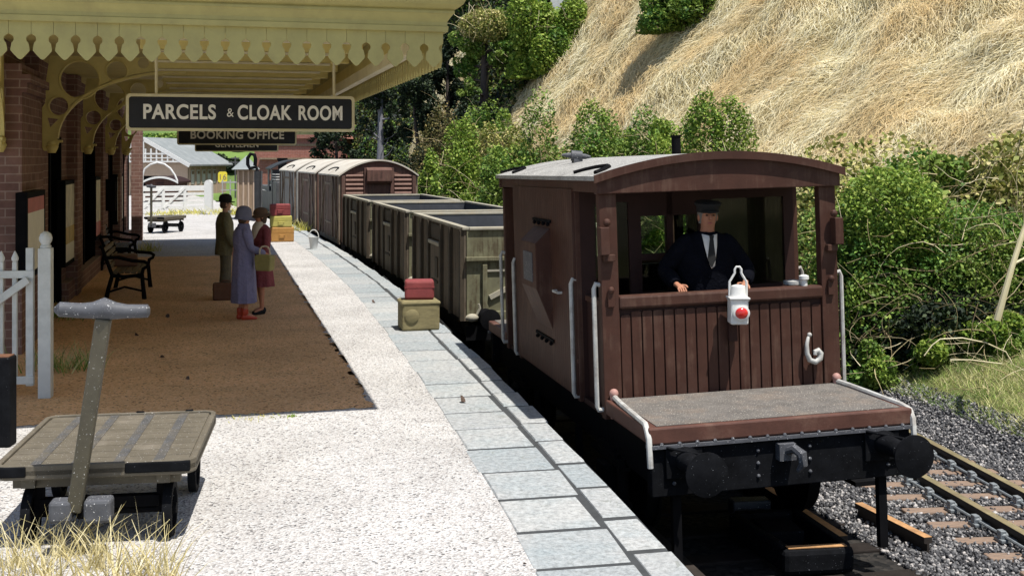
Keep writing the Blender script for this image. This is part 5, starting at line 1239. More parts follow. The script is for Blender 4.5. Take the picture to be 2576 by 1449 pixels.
MB().lathe([(0.09, -0.02), (0.104, -0.02), (0.106, 0.03), (0.09, 0.075), (0.05, 0.1), (0.01, 0.105)], (0, H.y - 0.01, H.z + 0.045), (0, 0.15, 1), 24, (0.98, 1.1)).lathe([(0.095, 0), (0.15, -0.02), (0.165, -0.03), (0.16, -0.037), (0.09, -0.012)], (0, H.y, H.z + 0.045), (0, 0.15, 1), 26, (0.95, 1.1)).build('hat', M['brown_felt'], w2, True)
MB().loft([(0, H.y - 0.045, H.z - 0.1, 0.06, 0.045), (0, H.y - 0.035, H.z - 0.05, 0.088, 0.07), (0, H.y - 0.02, H.z + 0.04, 0.088, 0.088)], 16).build('hair', M['hair'], w2, True)

# guard in the verandah
gp = VM @ Vector((-0.03, 0.44, 1.05))
gd = thing('person', 'guard in a navy coat and peaked cap leaning on the rail of the brake van', 'person', gp, VY + math.pi - 0.12)
gd.scale = (1.1, 1.06, 1.075)
J, kk, H = figure(gd, 1.66, {'L': (-0.37, 0.03, 1.13), 'R': (0.37, 0.03, 1.13)}, {'L': (-0.3, 0.22, 1.035), 'R': (0.3, 0.22, 1.02)}, M['skin_shade'], lean=0.14,
    hands={'L': ((0.25, 0.9, -0.2), (0, 0.4, -1), (1, 0.2, 0), 0.55), 'R': ((-0.25, 0.9, -0.2), (0, 0.4, -1), (-1, 0.2, 0), 0.55)})
ly = lambda z: 0.14 * max(0, z - 0.95)
MB().loft([(0, ly(1.43) - 0.01, 1.425, 0.085, 0.08), (0, ly(1.4) - 0.015, 1.39, 0.16, 0.105), (0, ly(1.33) - 0.01, 1.32, 0.235, 0.14), (0, ly(1.2), 1.2, 0.25, 0.165), (0, ly(1.05), 1.05, 0.25, 0.18), (0, 0, 0.9, 0.25, 0.18), (0, 0, 0.7, 0.25, 0.185), (0, 0, 0.69, 0.22, 0.15)], 24, 0.02, 5).build('coat', M['navy_cloth'], gd, True)
for t in 'LR': sleeve(J, t, 0.088, 0.062, M['navy_cloth'], gd)
for t in 'LR':
    a, b, c = vec(J, 'hip' + t), vec(J, 'knee' + t), vec(J, 'ankle' + t)
    MB().tube([a + Vector((0, 0, 0.05)), b, c + Vector((0, 0.01, -0.03))], [0.11, 0.085, 0.08], 12).build('trouser_leg', M['navy_cloth'], gd, True)
shoes(J, kk, M['black_cloth'], gd)
fy = lambda z: ly(z) + 0.125
MB().add([(-0.06, fy(1.4) - 0.04, 1.405), (-0.028, fy(1.2) + 0.055, 1.14), (0.0, fy(1.2) + 0.062, 1.12), (0.028, fy(1.2) + 0.055, 1.2), (0.06, fy(1.4) - 0.04, 1.405), (0.0, fy(1.4) - 0.0, 1.39), (-0.05, fy(1.3) + 0.02, 1.3), (0.05, fy(1.3) + 0.02, 1.3)], [(0, 6, 5), (6, 1, 2, 5), (5, 2, 3, 7), (5, 7, 4)]).build('shirt_front', M['shirt'], gd, True)
so = [x for x in gd.children if x.name.startswith('shirt_front')][0].modifiers.new('thick', 'SOLIDIFY'); so.thickness = 0.012; so.offset = 1
MB().loft([(0, ly(1.4) + 0.004, 1.375, 0.072, 0.074), (0, ly(1.43) + 0.004, 1.412, 0.06, 0.063), (0, ly(1.43) + 0.004, 1.418, 0.052, 0.055)], 18).build('shirt_collar', M['shirt'], gd, True)
MB().prism([(-0.02, 1.40), (0.02, 1.40), (0.014, 1.37), (0.034, 1.2), (0.0, 1.13), (-0.034, 1.2), (-0.014, 1.37)], lambda a, b, c_: (a, fy(b) + 0.035 + (1.42 - b) * 0.16 + c_, b), 0.0, 0.014).build('tie', M['black_cloth'], gd)
MB().lathe([(0.088, 0.0), (0.094, 0.0), (0.095, 0.04), (0.112, 0.062), (0.112, 0.078), (0.095, 0.09), (0.02, 0.098)], (0, H.y - 0.008, H.z + 0.05), (0, 0.1, 1), 26, (1.0, 1.12)).loft([(0, H.y + 0.09, H.z + 0.046, 0.07, 0.05), (0, H.y + 0.09, H.z + 0.056, 0.072, 0.052)], 18).build('cap', M['black_cloth'], gd, True)
MB().loft([(0, H.y - 0.03, H.z - 0.05, 0.07, 0.065), (0, H.y - 0.025, H.z + 0.0, 0.083, 0.082), (0, H.y - 0.02, H.z + 0.06, 0.086, 0.088)], 16).build('hair', M['hair_grey'], gd, True)

# ------------------------------------------------------------------ luggage and bucket
c = G(1050, 832)
t = thing('travel_trunk', 'khaki canvas trunk on the platform edge slabs beside the train', 'trunk', (c.x, c.y + 0.2, 0), R(14))
MB().box(-0.265, 0.265, -0.22, 0.22, 0.0, 0.42).box(-0.278, 0.278, -0.233, 0.233, 0.35, 0.412).build('trunk_body', M['case_khaki'], t, bevel=0.03)
MB().lathe([(0.01, 0), (0.09, 0.002), (0.1, 0.012), (0.085, 0.02)], (-0.13, -0.222, 0.21), (0, -1, 0), 16).build('trunk_boss', M['case_khaki'], t, True)
t2 = thing('suitcase', 'small dark red case lying on the khaki trunk', 'suitcase', (c.x + 0.01, c.y + 0.2, 0.422), R(6))
MB().box(-0.205, 0.205, -0.14, 0.14, 0, 0.27).build('case_body', M['case_red'], t2, bevel=0.035)
MB().box(-0.209, 0.209, -0.144, 0.144, 0.165, 0.176).build('case_seam', M['case_red'], t2)
c = G(704, 609)
z = 0.0
for nm, lab, L, wd, h, m, dx, rz in (('suitcase', 'tan leather suitcase at the bottom of the stack of three', 0.68, 0.3, 0.42, 'case_tan', 0.02, 4), ('suitcase', 'yellow suitcase in the middle of the stack of three', 0.62, 0.28, 0.32, 'case_yellow', 0.0, 2), ('suitcase', 'dull red suitcase on top of the stack of three', 0.58, 0.27, 0.34, 'case_red', -0.03, 6)):
    t = thing(nm, lab, 'suitcase', (c.x + dx, c.y + 0.15, z), R(rz + 12))
    suitcase(t, L, wd, h, M[m])
    MB().tube([(-0.08, -wd / 2 + 0.01, h * 0.5), (-0.07, -wd / 2 - 0.04, h * 0.47), (0.07, -wd / 2 - 0.04, h * 0.47), (0.08, -wd / 2 + 0.01, h * 0.5)], 0.012, 8).build('case_handle', M[m], t, True)
    z += h + 0.002
c = G(789, 627)
t = thing('bucket', 'white metal bucket with raised handle on the platform edge', 'bucket', (c.x, c.y, 0), R(10))
MB().lathe([(0.085, 0), (0.09, 0.004), (0.13, 0.3), (0.138, 0.31), (0.138, 0.32), (0.124, 0.318), (0.085, 0.02), (0.01, 0.02)], n=24).build('pail', M['galv'], t, True)
MB().tube([(0.13 * math.cos(a), -0.03, 0.31 + 0.2 * math.sin(a)) for a in np.linspace(0, math.pi, 12)], 0.012, 8).build('bail', M['white'], t, True)
# case on the bench
c = st(-3.5, 11.9, 0.478)
t = thing('suitcase', 'reddish brown case resting on the near bench seat', 'suitcase', c, ANG + 0.1)
suitcase(t, 0.42, 0.5, 0.2, M['case_brown'])

# ------------------------------------------------------------------ luggage trolleys
def trolley(loc, rz, label, sc=1.0):
    """x across the front, y away from the handle end, z up"""
    t = thing('luggage_trolley', label, 'trolley', loc, rz, 'four-wheeled platform trolleys')
    W2, Lk_, zt = 0.6, 1.46, 0.53
    def rrect(w, l, r, n=6):
        out = []
        for cx_, cy_, a in ((w - r, l - r, 0), (-w + r, l - r, 90), (-w + r, r, 180), (w - r, r, 270)):
            out += [(cx_ + r * math.cos(R(a + 90 * i / n)), cy_ + r * math.sin(R(a + 90 * i / n))) for i in range(n + 1)]
        return out
    o1, o2 = rrect(W2, Lk_, 0.1), [(x, y) for x, y in rrect(W2 - 0.035, Lk_ - 0.035, 0.075)]
    o2 = [(x, y if y > Lk_ / 2 else y + 0.035) for x, y in o2]
    d = MB().prism(o1, lambda a, b, c_: (a, b, c_), zt - 0.09, zt - 0.02)
    d.build('deck', M['trolley'], t, bevel=0.012)
    MB().rings([[(x, y, zt - 0.06) for x, y in o1], [(x, y, zt) for x, y in o1], [(x, y, zt) for x, y in o2], [(x, y, zt - 0.019) for x, y in o2]], False).build('deck_rim', M['trolley'], t, bevel=0.006)
    mb = MB()
    n = 9
    for i in range(n):
        a = 0.045 + i * (Lk_ - 0.09) / n
        mb.box(-W2 + 0.05, W2 - 0.05, a + 0.003, a + (Lk_ - 0.09) / n - 0.003, zt - 0.02, zt - 0.012)
    mb.build('deck_boards', M['trolley'], t)
    mb = MB()
    for x in (-0.36, -0.12, 0.13, 0.37): mb.box(x - 0.03, x + 0.03, 0.05, Lk_ - 0.05, zt - 0.012, zt - 0.008)
    mb.build('deck_strap', M['strap'], t)
    for x0, x1 in ((-W2 - 0.004, -0.4), (0.18, W2 - 0.03)): MB().box(x0, x1, -0.012, 0.02, zt - 0.068, zt - 0.004).build('corner_strap', M['black_dusty'], t, bevel=0.008)
    for x in (-0.3, 0.05, 0.4): MB().box(x - 0.03, x + 0.03, Lk_ - 0.03, Lk_ + 0.006, zt - 0.05, zt + 0.008).build('corner_strap', M['black_dusty'], t, bevel=0.008)
    MB().box(-0.5, 0.5, 0.1, 0.16, zt - 0.16, zt - 0.091).box(-0.5, 0.5, Lk_ - 0.16, Lk_ - 0.1, zt - 0.16, zt - 0.091).box(-0.44, -0.36, 0.05, Lk_ - 0.05, zt - 0.15, zt - 0.092).box(0.36, 0.44, 0.05, Lk_ - 0.05, zt - 0.15, zt - 0.092).build('underframe', M['trolley'], t)
    for y, hx in ((0.22, 0.42), (Lk_ - 0.25, 0.46)):
        MB().cyl((-hx, y, 0.175), (hx, y, 0.175), 0.022, 10).box(-hx + 0.06, hx - 0.06, y - 0.035, y + 0.035, 0.2, 0.27).build('axle', M['black'], t)
        for s in (-1, 1):
            wl = MB().lathe([(0.13, -0.028), (0.172, -0.028), (0.175, 0), (0.172, 0.028), (0.13, 0.028), (0.13, -0.028)], (s * hx, y, 0.175), (1, 0, 0), 28).build('wheel', M['black_dusty'], t, True)
            sp = MB().lathe([(0.035, -0.04), (0.04, 0), (0.035, 0.04)], (s * hx, y, 0.175), (1, 0, 0), 14)
            for i in range(6):
                a = math.pi * 2 * i / 6; sp.bar((s * hx, y + 0.03 * math.cos(a), 0.175 + 0.03 * math.sin(a)), (s * hx, y + 0.135 * math.cos(a), 0.175 + 0.135 * math.sin(a)), 0.02, 0.02, (1, 0, 0))
            sp.build('spoke', M['black_dusty'], wl)
            MB().bar((s * (hx - 0.05), y, 0.17), (s * (hx - 0.05), y, zt - 0.09), 0.04, 0.06).build('wheel_bracket', M['black'], t)
    a, b = Vector((-0.1, -0.08, 0.27)), Vector((0.11, -0.3, 1.46))
    hd = MB().bar(a, b, 0.088, 0.075, (0, 1, 0)).build('handle_post', M['trolley_post'], t, bevel=0.012)
    gr = MB()
    gr.tube([b + Vector((-0.265, -0.02, 0.055)), b + Vector((-0.25, 0, 0.055)), b + Vector((-0.13, 0, 0.045)), b + Vector((-0.06, 0, 0.045)), b + Vector((0.0, 0, 0.055)), b + Vector((0.06, 0, 0.04)), b + Vector((0.13, 0, 0.035)), b + Vector((0.25, 0.0, 0.035)), b + Vector((0.262, -0.0, 0.035))], [0.02, 0.044, 0.045, 0.05, 0.066, 0.052, 0.042, 0.04, 0.02], 14)
    gr.build('hand_grip', M['bluegrey'], t, True)
    cb = MB().box(-0.24, -0.11, -0.14, -0.01, 0.21, 0.34).box(-0.04, 0.12, -0.14, 0.0, 0.2, 0.34).build('drawbar_block', M['bluegrey'], t, bevel=0.02)
    MB().bar((-0.06, -0.06, 0.24), (-0.02, 0.3, 0.2), 0.07, 0.06).build('drawbar', M['black'], t, bevel=0.01)
    return t
tc = G(210, 1322)
tc = Vector((-2.56, 7.14, 0))
tr1 = trolley(tc, R(9), 'dusty wooden luggage trolley with a tall T handle in the foreground')
p = G(392, 588)
copy_thing(tr1, (p.x - 0.05, p.y, 0), R(-16), 'far luggage trolley standing alone on the sunlit end of the platform').scale = (0.62, 0.9, 1.0)

# ------------------------------------------------------------------ white picket gate and posts on the left
gpst = G(115, 1000)
t = thing('gate_post', 'white post with a ball top beside the picket gate', 'gate post', (gpst.x, gpst.y, 0), R(8))
MB().box(-0.062, 0.062, -0.062, 0.062, 0, 1.5).build('post', M['fence_white'], t, bevel=0.008)
MB().lathe([(0.05, 0), (0.055, 0.02), (0.04, 0.035), (0.06, 0.07), (0.064, 0.1), (0.052, 0.14), (0.02, 0.165)], (0, 0, 1.5), n=20).build('ball_top', M['fence_white'], t, True)
g = thing('picket_gate', 'white picket gate with a diagonal brace at the left edge of the platform', 'gate', (gpst.x - 0.06, gpst.y + 0.02, 0), R(6))
mb = MB()
for i in range(11):
    x = -0.115 - i * 0.132
    if i == 0: mb.box(x - 0.02, x + 0.05, -0.03, 0.03, 0.12, 1.5)
    else:
        mb.box(x - 0.022, x + 0.022, -0.022, 0.022, 0.18, 1.36)
        mb.lathe([(0.022, 0), (0.034, 0.02), (0.036, 0.04), (0.022, 0.075), (0.004, 0.11)], (x, 0, 1.36), n=8)
mb.build('picket', M['fence_white'], g, bevel=0.004)
for za_, zb_ in ((1.2, 1.275), (0.14, 0.22)): MB().box(-1.5, -0.055, -0.05, -0.022, za_, zb_).build('gate_rail', M['fence_white'], g, bevel=0.006)
MB().bar((-0.1, -0.07, 1.19), (-1.45, -0.07, 0.2), 0.04, 0.075).build('gate_brace', M['fence_white'], g, bevel=0.006)
bp_ = G(6, 1120)
t = thing('timber_post', 'short black weathered post with a bare sawn top at the left edge of the picture', 'post', (bp_.x, bp_.y, 0), R(5))
MB().box(-0.09, 0.09, -0.09, 0.09, 0, 0.745).build('post', M['black_dusty'], t, bevel=0.015)
MB().box(-0.075, 0.075, -0.075, 0.075, 0.7455, 0.752).build('post_top', M['case_brown'], t)

# ------------------------------------------------------------------ field gate, goods shed, hut, water crane, loading gauge, warehouse
gl, gr_ = G(352, 537), G(521, 533)
ga = thing('field_gate', 'white five-barred gate closing off the far end of the platform', 'gate', (gl.x, gl.y, 0), math.atan2(gr_.y - gl.y, gr_.x - gl.x))
L = (gr_ - gl).length
mb = MB()
for z0, z1 in ((0.95, 1.18), (0.75, 0.87), (0.55, 0.67), (0.36, 0.48), (0.18, 0.28)): mb.box(0, L, -0.03, 0.03, z0, z1)
for x in (0.05, L * 0.34, L * 0.66, L - 0.05): mb.box(x - 0.06, x + 0.06, -0.045, 0.045, 0.12, 1.16)
mb.build('gate_bar', M['white'], ga)
MB().bar((0.1, -0.05, 0.2), (L * 0.34, -0.05, 1.1), 0.04, 0.1).bar((L * 0.34, -0.05, 0.2), (L * 0.66, -0.05, 1.1), 0.04, 0.1).build('gate_brace', M['white'], ga)
gp_ = G(525, 538)
t = thing('gate_post', 'thick white post with a rounded top at the right end of the five-barred gate', 'gate post', (gp_.x, gp_.y, 0))
MB().box(-0.16, 0.16, -0.14, 0.14, 0, 1.3).cyl((0, -0.13, 1.3), (0, 0.13, 1.3), 0.157, 20).build('post', M['white'], t)
# goods shed
sh = thing('goods_shed', 'tan timber goods shed with slate roof and white lattice gable beyond the gate', 'goods shed', (P(472, 470, 75).x, 75, 0), R(-7.6))
W_, D_, ze_, zr_ = 5.6, 6.6, 2.0, 3.62
MB().box(-W_, -W_ + 0.12, 0, D_, 0, ze_).box(-0.12, 0, 0, D_, 0, ze_).box(-W_ + 0.12, -0.12, D_ - 0.12, D_, 0, ze_).box(-W_ + 0.12, -3.9, 0, 0.12, 0, ze_).box(-0.75, -0.12, 0, 0.12, 0, ze_).box(-3.9, -0.75, 0, 0.12, 1.25, ze_).prism([(-W_, ze_), (0, ze_), (-W_ / 2, zr_ - 0.12)], lambda a, b, c_: (a, c_, b), 0.03, 0.1).build('wall', M['timber_tan'], sh)
MB().prism([(-W_ - 0.35, ze_ - 0.12), (-W_ / 2, zr_), (0.35, ze_ - 0.12), (0.35, ze_ - 0.02), (-W_ / 2, zr_ + 0.12), (-W_ - 0.35, ze_ - 0.02)], lambda a, b, c_: (a, c_, b), -0.5, D_ + 0.4).build('roof', M['slate'], sh)
mb = MB()
mb.bar((-W_ / 2, -0.53, zr_ + 0.02), (0.36, -0.53, ze_ - 0.1), 0.06, 0.24).bar((-W_ / 2, -0.53, zr_ + 0.02), (-W_ - 0.36, -0.53, ze_ - 0.1), 0.06, 0.24).box(-W_ + 0.1, -0.1, -0.55, -0.5, ze_ + 0.12, ze_ + 0.22).box(-W_ + 0.9, -0.9, -0.55, -0.5, ze_ + 0.62, ze_ + 0.72).box(-W_ / 2 - 0.1, -W_ / 2 + 0.1, -0.56, -0.5, ze_ + 0.1, zr_)
for i in range(1, 15):
    x = -W_ + i * W_ / 15; top = ze_ + (zr_ - ze_) * (1 - abs(x + W_ / 2) / (W_ / 2)); mb.box(x - 0.05, x + 0.05, -0.54, -0.51, ze_ + 0.15, min(top, ze_ + 1.0))
for zz in (0.37,): mb.box(-W_ + 0.5, -0.5, -0.545, -0.505, ze_ + zz, ze_ + zz + 0.07)
mb.build('lattice', M['white'], sh)
MB().box(-W_ + 0.13, -0.13, 0.11, 0.15, 0.0, 0.01).box(-3.9, -0.75, 0.4, 0.45, 0, 1.3).build('doorway_dark', M['black'], sh)
for i in range(5):
    wf_ = MB().box(-0.0, 0.03, 0.55 + i * 0.92, 1.0 + i * 0.92, 0.72, 1.62).build('window', M['white'], sh)
    MB().box(0.031, 0.04, 0.6 + i * 0.92, 0.95 + i * 0.92, 1.35, 1.55).build('window_shutter', M['timber_dark'], wf_)
mb = MB()
for i in range(7): mb.box(0.0, 0.06, 0.2 + i * 0.92, 0.38 + i * 0.92, 0, ze_ - 0.12)
mb.build('buttress', M['timber_tan'], sh)
pn = P(548, 447, 74)
ns = thing('number_board', 'small yellow number board reading 16 at the far corner of the goods shed', 'sign', (pn.x, pn.y + 1.2, pn.z), R(5))
MB().prism(rounded(0.58, 0.72, 0.16), lambda a, b, c_: (a, c_, b), 0, 0.04).build('board', M['sign_yellow'], ns)
MB().box(-0.04, 0.04, 0.0, 0.08, -pn.z, -0.36).build('stake', M['timber_dark'], ns)
text_mesh('digits', '16', 0.5, M['timber_dark'], ns, Matrix.Translation((0, -0.006, 0)) @ Matrix.Rotation(R(90), 4, 'X'), 0.0, 0.004)
# small red van behind the gate
rv_ = thing('railway_van', 'small dark red railway van with a white-edged roof, standing behind the five-barred gate', 'van', (P(403, 470, 64).x, 64, 0.0), R(3))
hw = 0.92
az = lambda x: 1.0 + 0.3 * (1 - (x / hw) ** 2)
xs = np.linspace(-hw, hw, 17)
MB().prism([(-hw + 0.1, 0.02), (hw - 0.1, 0.02)] + [(x, az(x)) for x in xs[::-1] if abs(x) < hw - 0.05], lambda a, b, c_: (a, c_, b), 0, 3.0).build('van_body', M['maroon'], rv_)
MB().rings([[(x * 1.08, -0.08, az(x)) for x in xs] + [(x * 1.08, -0.08, az(x) + 0.09) for x in xs[::-1]], [(x * 1.08, 3.1, az(x)) for x in xs] + [(x * 1.08, 3.1, az(x) + 0.09) for x in xs[::-1]]]).build('roof', M['maroon_dark'], rv_)
MB().rings([[(x * 1.08, -0.12, az(x) - 0.01) for x in xs] + [(x * 1.08, -0.12, az(x) + 0.1) for x in xs[::-1]], [(x * 1.08, -0.083, az(x) - 0.01) for x in xs] + [(x * 1.08, -0.083, az(x) + 0.1) for x in xs[::-1]]]).build('roof_edging', M['white'], rv_)
MB().box(-0.66, -0.38, -0.02, 0.01, 0.62, 0.88).box(0.38, 0.66, -0.02, 0.01, 0.62, 0.88).build('window', M['black'], rv_)
MB().box(-0.2, 0.2, -0.025, 0.01, 0.1, 1.05).build('door', M['maroon_dark'], rv_)
# loading gauge
lg = thing('loading_gauge', 'white curved loading gauge arm on a post above the five-barred gate', 'loading gauge', (P(358, 470, 58).x, 58, 0))
mb = MB().tube([(0, 0, 0.9), (0.02, 0, 1.55), (0.12, 0, 1.86), (0.4, 0, 2.08), (0.75, 0, 2.18), (1.1, 0, 2.1), (1.4, 0, 1.88), (1.62, 0, 1.56), (1.75, 0, 1.25)], 0.045, 8)
mb.build('gauge_arc', M['white'], lg, True)
MB().tube([(0, 0, 0), (0, 0, 1.2)], 0.05, 8).build('post', M['white'], lg, True)
# hut with pale roof and the water crane in front of it
hp = P(622, 470, 46)
hu = thing('lamp_hut', 'narrow brown timber hut with a pale pointed roof past the platform ramp', 'hut', (hp.x - 0.05, hp.y, 0), R(10))
MB().box(-0.36, 0.36, 0, 0.9, 0, 1.96).build('wall', M['timber_dark'], hu)
mb = MB()
for x in (-0.3, -0.1, 0.1, 0.3): mb.box(x - 0.03, x + 0.03, -0.03, 0, 0, 1.9)
mb.build('batten', M['timber_tan'], hu)
MB().add([(-0.55, -0.2, 1.95), (0.5, -0.2, 1.95), (0.5, 1.1, 1.95), (-0.55, 1.1, 1.95), (0, 0.45, 2.5)], [(0, 1, 2, 3), (0, 4, 1), (1, 4, 2), (2, 4, 3), (3, 4, 0)]).build('roof', M['slate'], hu)
wc = thing('water_crane', 'black water crane with a hooked arm beside the brown hut', 'water crane', (P(648, 470, 45).x, 45, 0), R(0))
MB().tube([(0, 0, 0), (0, 0, 1.9)], 0.13, 12).lathe([(0.2, 0), (0.2, 0.1), (0.14, 0.14)], n=12).build('column', M['loco'], wc, True)
MB().tube([(0, 0, 1.85), (-0.05, 0, 2.05), (-0.3, 0, 2.0), (-0.38, 0, 2.15), (-0.38, 0, 2.4), (-0.27, 0, 2.56), (-0.12, 0, 2.52), (-0.08, 0, 2.35), (-0.1, 0, 2.1)], 0.07, 10).build('arm', M['black'], wc, True)
MB().tube([(0.14, 0, 0.2), (0.16, 0, 1.9)], 0.035, 6).build('drain_pipe', M['loco_grey'], wc, True)
# brick warehouse behind the train
bw = thing('brick_warehouse', 'red brick warehouse behind the train and the far hanging signs', 'warehouse', (P(640, 470, 78).x, 78, -1.0), R(-6))
MB().box(0, 6.0, 0, 5, 0, 4.7).build('wall', M['brick_red'], bw)
MB().prism([(-0.2, 4.701), (6.2, 4.701), (6.0, 4.95), (0, 4.95)], lambda a, b, c_: (a, c_, b), -0.2, 5.2).build('roof', M['brick_red'], bw)
MB().box(0.4, 5.8, -0.25, 0, 3.3, 3.42).box(-0.05, 6.05, -0.06, 0, 4.2, 4.35).build('ledge', M['timber_dark'], bw)
MB().box(3.0, 4.6, -0.03, 0, 0.5, 2.4).build('door', M['black'], bw)
# pale sheds and masts seen between the goods shed and the hut
fb = thing('signal_post', 'thin grey signal post with a cross arm beyond the goods shed', 'signal post', (P(592, 470, 70).x, 70, 0))
MB().tube([(0, 0, 0), (0, 0, 2.5)], 0.045, 6).build('post', M['loco_grey'], fb, True)
MB().box(-0.4, 0.4, -0.03, 0.03, 2.1, 2.18).box(-0.25, 0.25, -0.03, 0.03, 2.35, 2.42).build('arm', M['loco_grey'], fb)
yf = thing('yard_fence', 'pale grey post-and-rail fence between the goods shed and the hut', 'fence', (P(560, 470, 68).x, 68, 0))
mb = MB()
for i in range(4): mb.box(i * 0.45 - 0.03, i * 0.45 + 0.03, -0.03, 0.03, 0, 1.15)
mb.box(-0.1, 1.5, -0.02, 0.02, 0.95, 1.03).box(-0.1, 1.5, -0.02, 0.02, 0.5, 0.56).build('rail', M['grey_rail'], yf)
# house at the top of the hill
hh = hit(1470, 24)
ho = thing('hilltop_house', 'house with a white wall and dark red side at the top of the hill', 'house', (hh.x, hh.y + 0.5, hh.z - 0.8), R(-14))
MB().box(-1.6, 2.2, 0, 3, 0, 3.6).build('wall', M['maroon_dark'], ho)
MB().box(-1.6, -0.7, -0.05, 0, 0, 3.6).build('plaster_panel', M['white'], ho)
MB().box(-1.9, 2.5, -0.3, 3.3, 3.601, 3.8).build('roof', M['slate'], ho)
# ------------------------------------------------------------------ vegetation
def rand_unit(n):
    v = rng.normal(size=(n, 3)); return v / np.linalg.norm(v, axis=1)[:, None]
def leaf_quads(C, size, up_bias=0.35, aspect=0.55):
    """one slightly folded leaf per centre: two quads sharing the midrib"""
    n = len(C)
    nr = rand_unit(n); nr[:, 2] = np.abs(nr[:, 2]) * (1 - up_bias) + up_bias; nr /= np.linalg.norm(nr, axis=1)[:, None]
    a = np.cross(nr, rand_unit(n)); a /= np.linalg.norm(a, axis=1)[:, None] + 1e-9
    b = np.cross(nr, a)
    s = size * rng.uniform(0.6, 1.35, n)
    L = a * s[:, None]; Wd = b * (s * aspect)[:, None]; D = nr * (s * 0.16)[:, None]
    tip, base, l, r = C + L, C - L, C + Wd + D, C - Wd + D
    V = np.stack([base, l, tip, r], 1)
    return V.reshape(-1, 3)
def crown_points(n, lumps_, fill=0.5):
    """points in a set of blobs (cx, cy, cz, rx, ry, rz), densest near each blob's skin, ragged"""
    lumps_ = np.asarray(lumps_, float)
    w = (lumps_[:, 3] * lumps_[:, 5]); w = w / w.sum()
    i = rng.choice(len(lumps_), n, p=w)
    d = rand_unit(n); r = rng.uniform(0, 1, n) ** fill
    r = 0.62 + 0.42 * r + np.abs(rng.normal(0, 0.05, n))
    return lumps_[i, :3] + d * lumps_[i, 3:] * r[:, None]
def blobs(n, R3, size=(0.2, 0.4), flat=True):
    out = []
    for _ in range(n):
        d = rand_unit(1)[0]
        if flat and d[2] < -0.2: d[2] *= -1
        rr = rng.uniform(0.5, 0.98); s = rng.uniform(*size)
        out.append((d[0] * R3[0] * rr, d[1] * R3[1] * rr, d[2] * R3[2] * rr, R3[0] * s, R3[1] * s, R3[2] * s * 0.85))
    return out
def twig_mesh(name, starts, n_seg, L, r, mat, parent, droop=0.0, spread=1.0):
    """thin crooked stems, three-sided"""
    V, Fc = [], []
    for s0 in starts:
        p = np.array(s0[:3], float); d = np.array(s0[3:6], float); d /= np.linalg.norm(d) + 1e-9
        ln = L * rng.uniform(0.5, 1.3) / n_seg; rr = r * rng.uniform(0.6, 1.3)
        bend = rand_unit(1)[0] * 0.28 * spread
        base = len(V)
        for q in range(n_seg + 1):
            a = np.cross(d, [0.3, 0.2, 0.9]); a /= np.linalg.norm(a) + 1e-9; b = np.cross(d, a); t = rr * (1 - 0.7 * q / n_seg)
            for w_ in range(3): V.append(p + (a * math.cos(2.094 * w_) + b * math.sin(2.094 * w_)) * t)
            p = p + d * ln; d = d + bend * 0.8 + rand_unit(1)[0] * 0.22 * spread + np.array([0, 0, -droop]); d /= np.linalg.norm(d)
        for q in range(n_seg):
            for w_ in range(3):
                i0 = base + q * 3 + w_; i1 = base + q * 3 + (w_ + 1) % 3
                Fc.append((i0, i1, i1 + 3, i0 + 3))
    return quads_mesh(name, V, 0, mat, parent=parent, faces=Fc)
def bush(loc, R3, n, leaf, label, name='bush', cat='bush', group='bushes on the railway bank', leaf_size=0.045, twigs=20, twig_mat='twig', nb=None, mix=None, tl=0.9, up=0.35):
    t = thing(name, label, cat, loc, 0, group)
    nb = nb or max(11, int(13 * R3[0]))
    bl = [(0, 0, R3[2] * 0.2, R3[0] * 0.5, R3[1] * 0.5, R3[2] * 0.5)] + [(b[0], b[1], max(0.0, b[2]), *b[3:]) for b in blobs(nb, R3)]
    n = int(n * 1.4)
    Cn = crown_points(n, bl); Cn[:, 2] = np.maximum(Cn[:, 2], -0.15)
    quads_mesh('foliage', leaf_quads(Cn, leaf_size, up), 0, M[leaf], parent=t)
    if mix:
        m2, frac = mix
        sub = [b for b in bl[1:] if b[2] > R3[2] * 0.25][:4] or bl[1:3]
        C2 = crown_points(int(n * frac), sub)
        quads_mesh('foliage_tips', leaf_quads(C2 + np.array([0, -0.04, 0.05]), leaf_size * 1.05, up), 0, M[m2], parent=t)
    if twigs:
        st_ = []
        for _ in range(twigs):
            d = rand_unit(1)[0]; d[2] = abs(d[2]) * 0.7 - 0.1; d[1] = -abs(d[1])
            p = np.array([d[0] * R3[0] * 0.75, d[1] * R3[1] * 0.8, R3[2] * rng.uniform(0.1, 0.85)])
            v = rand_unit(1)[0] * 0.9 + d * 0.5; st_.append((*p, *v))
        twig_mesh('stem', st_, 7, tl, 0.0075, M[twig_mat], t, 0.03)
    return t
def on_land(x, y, dz=0.0): return Vector((x, y, land_at(x, y) + dz))
def bush_px(u, vtop, wpx, Y, n, leaf, label, squash=1.02, **kw):
    p = P(u, vtop, Y); z = land_at(p.x, p.y); h = max(0.5, p.z - z); w_ = wpx / F * Y / 2 * 1.38
    return bush((p.x, p.y, z), (w_, w_ * 0.8, h * squash), n, leaf, label, **kw)

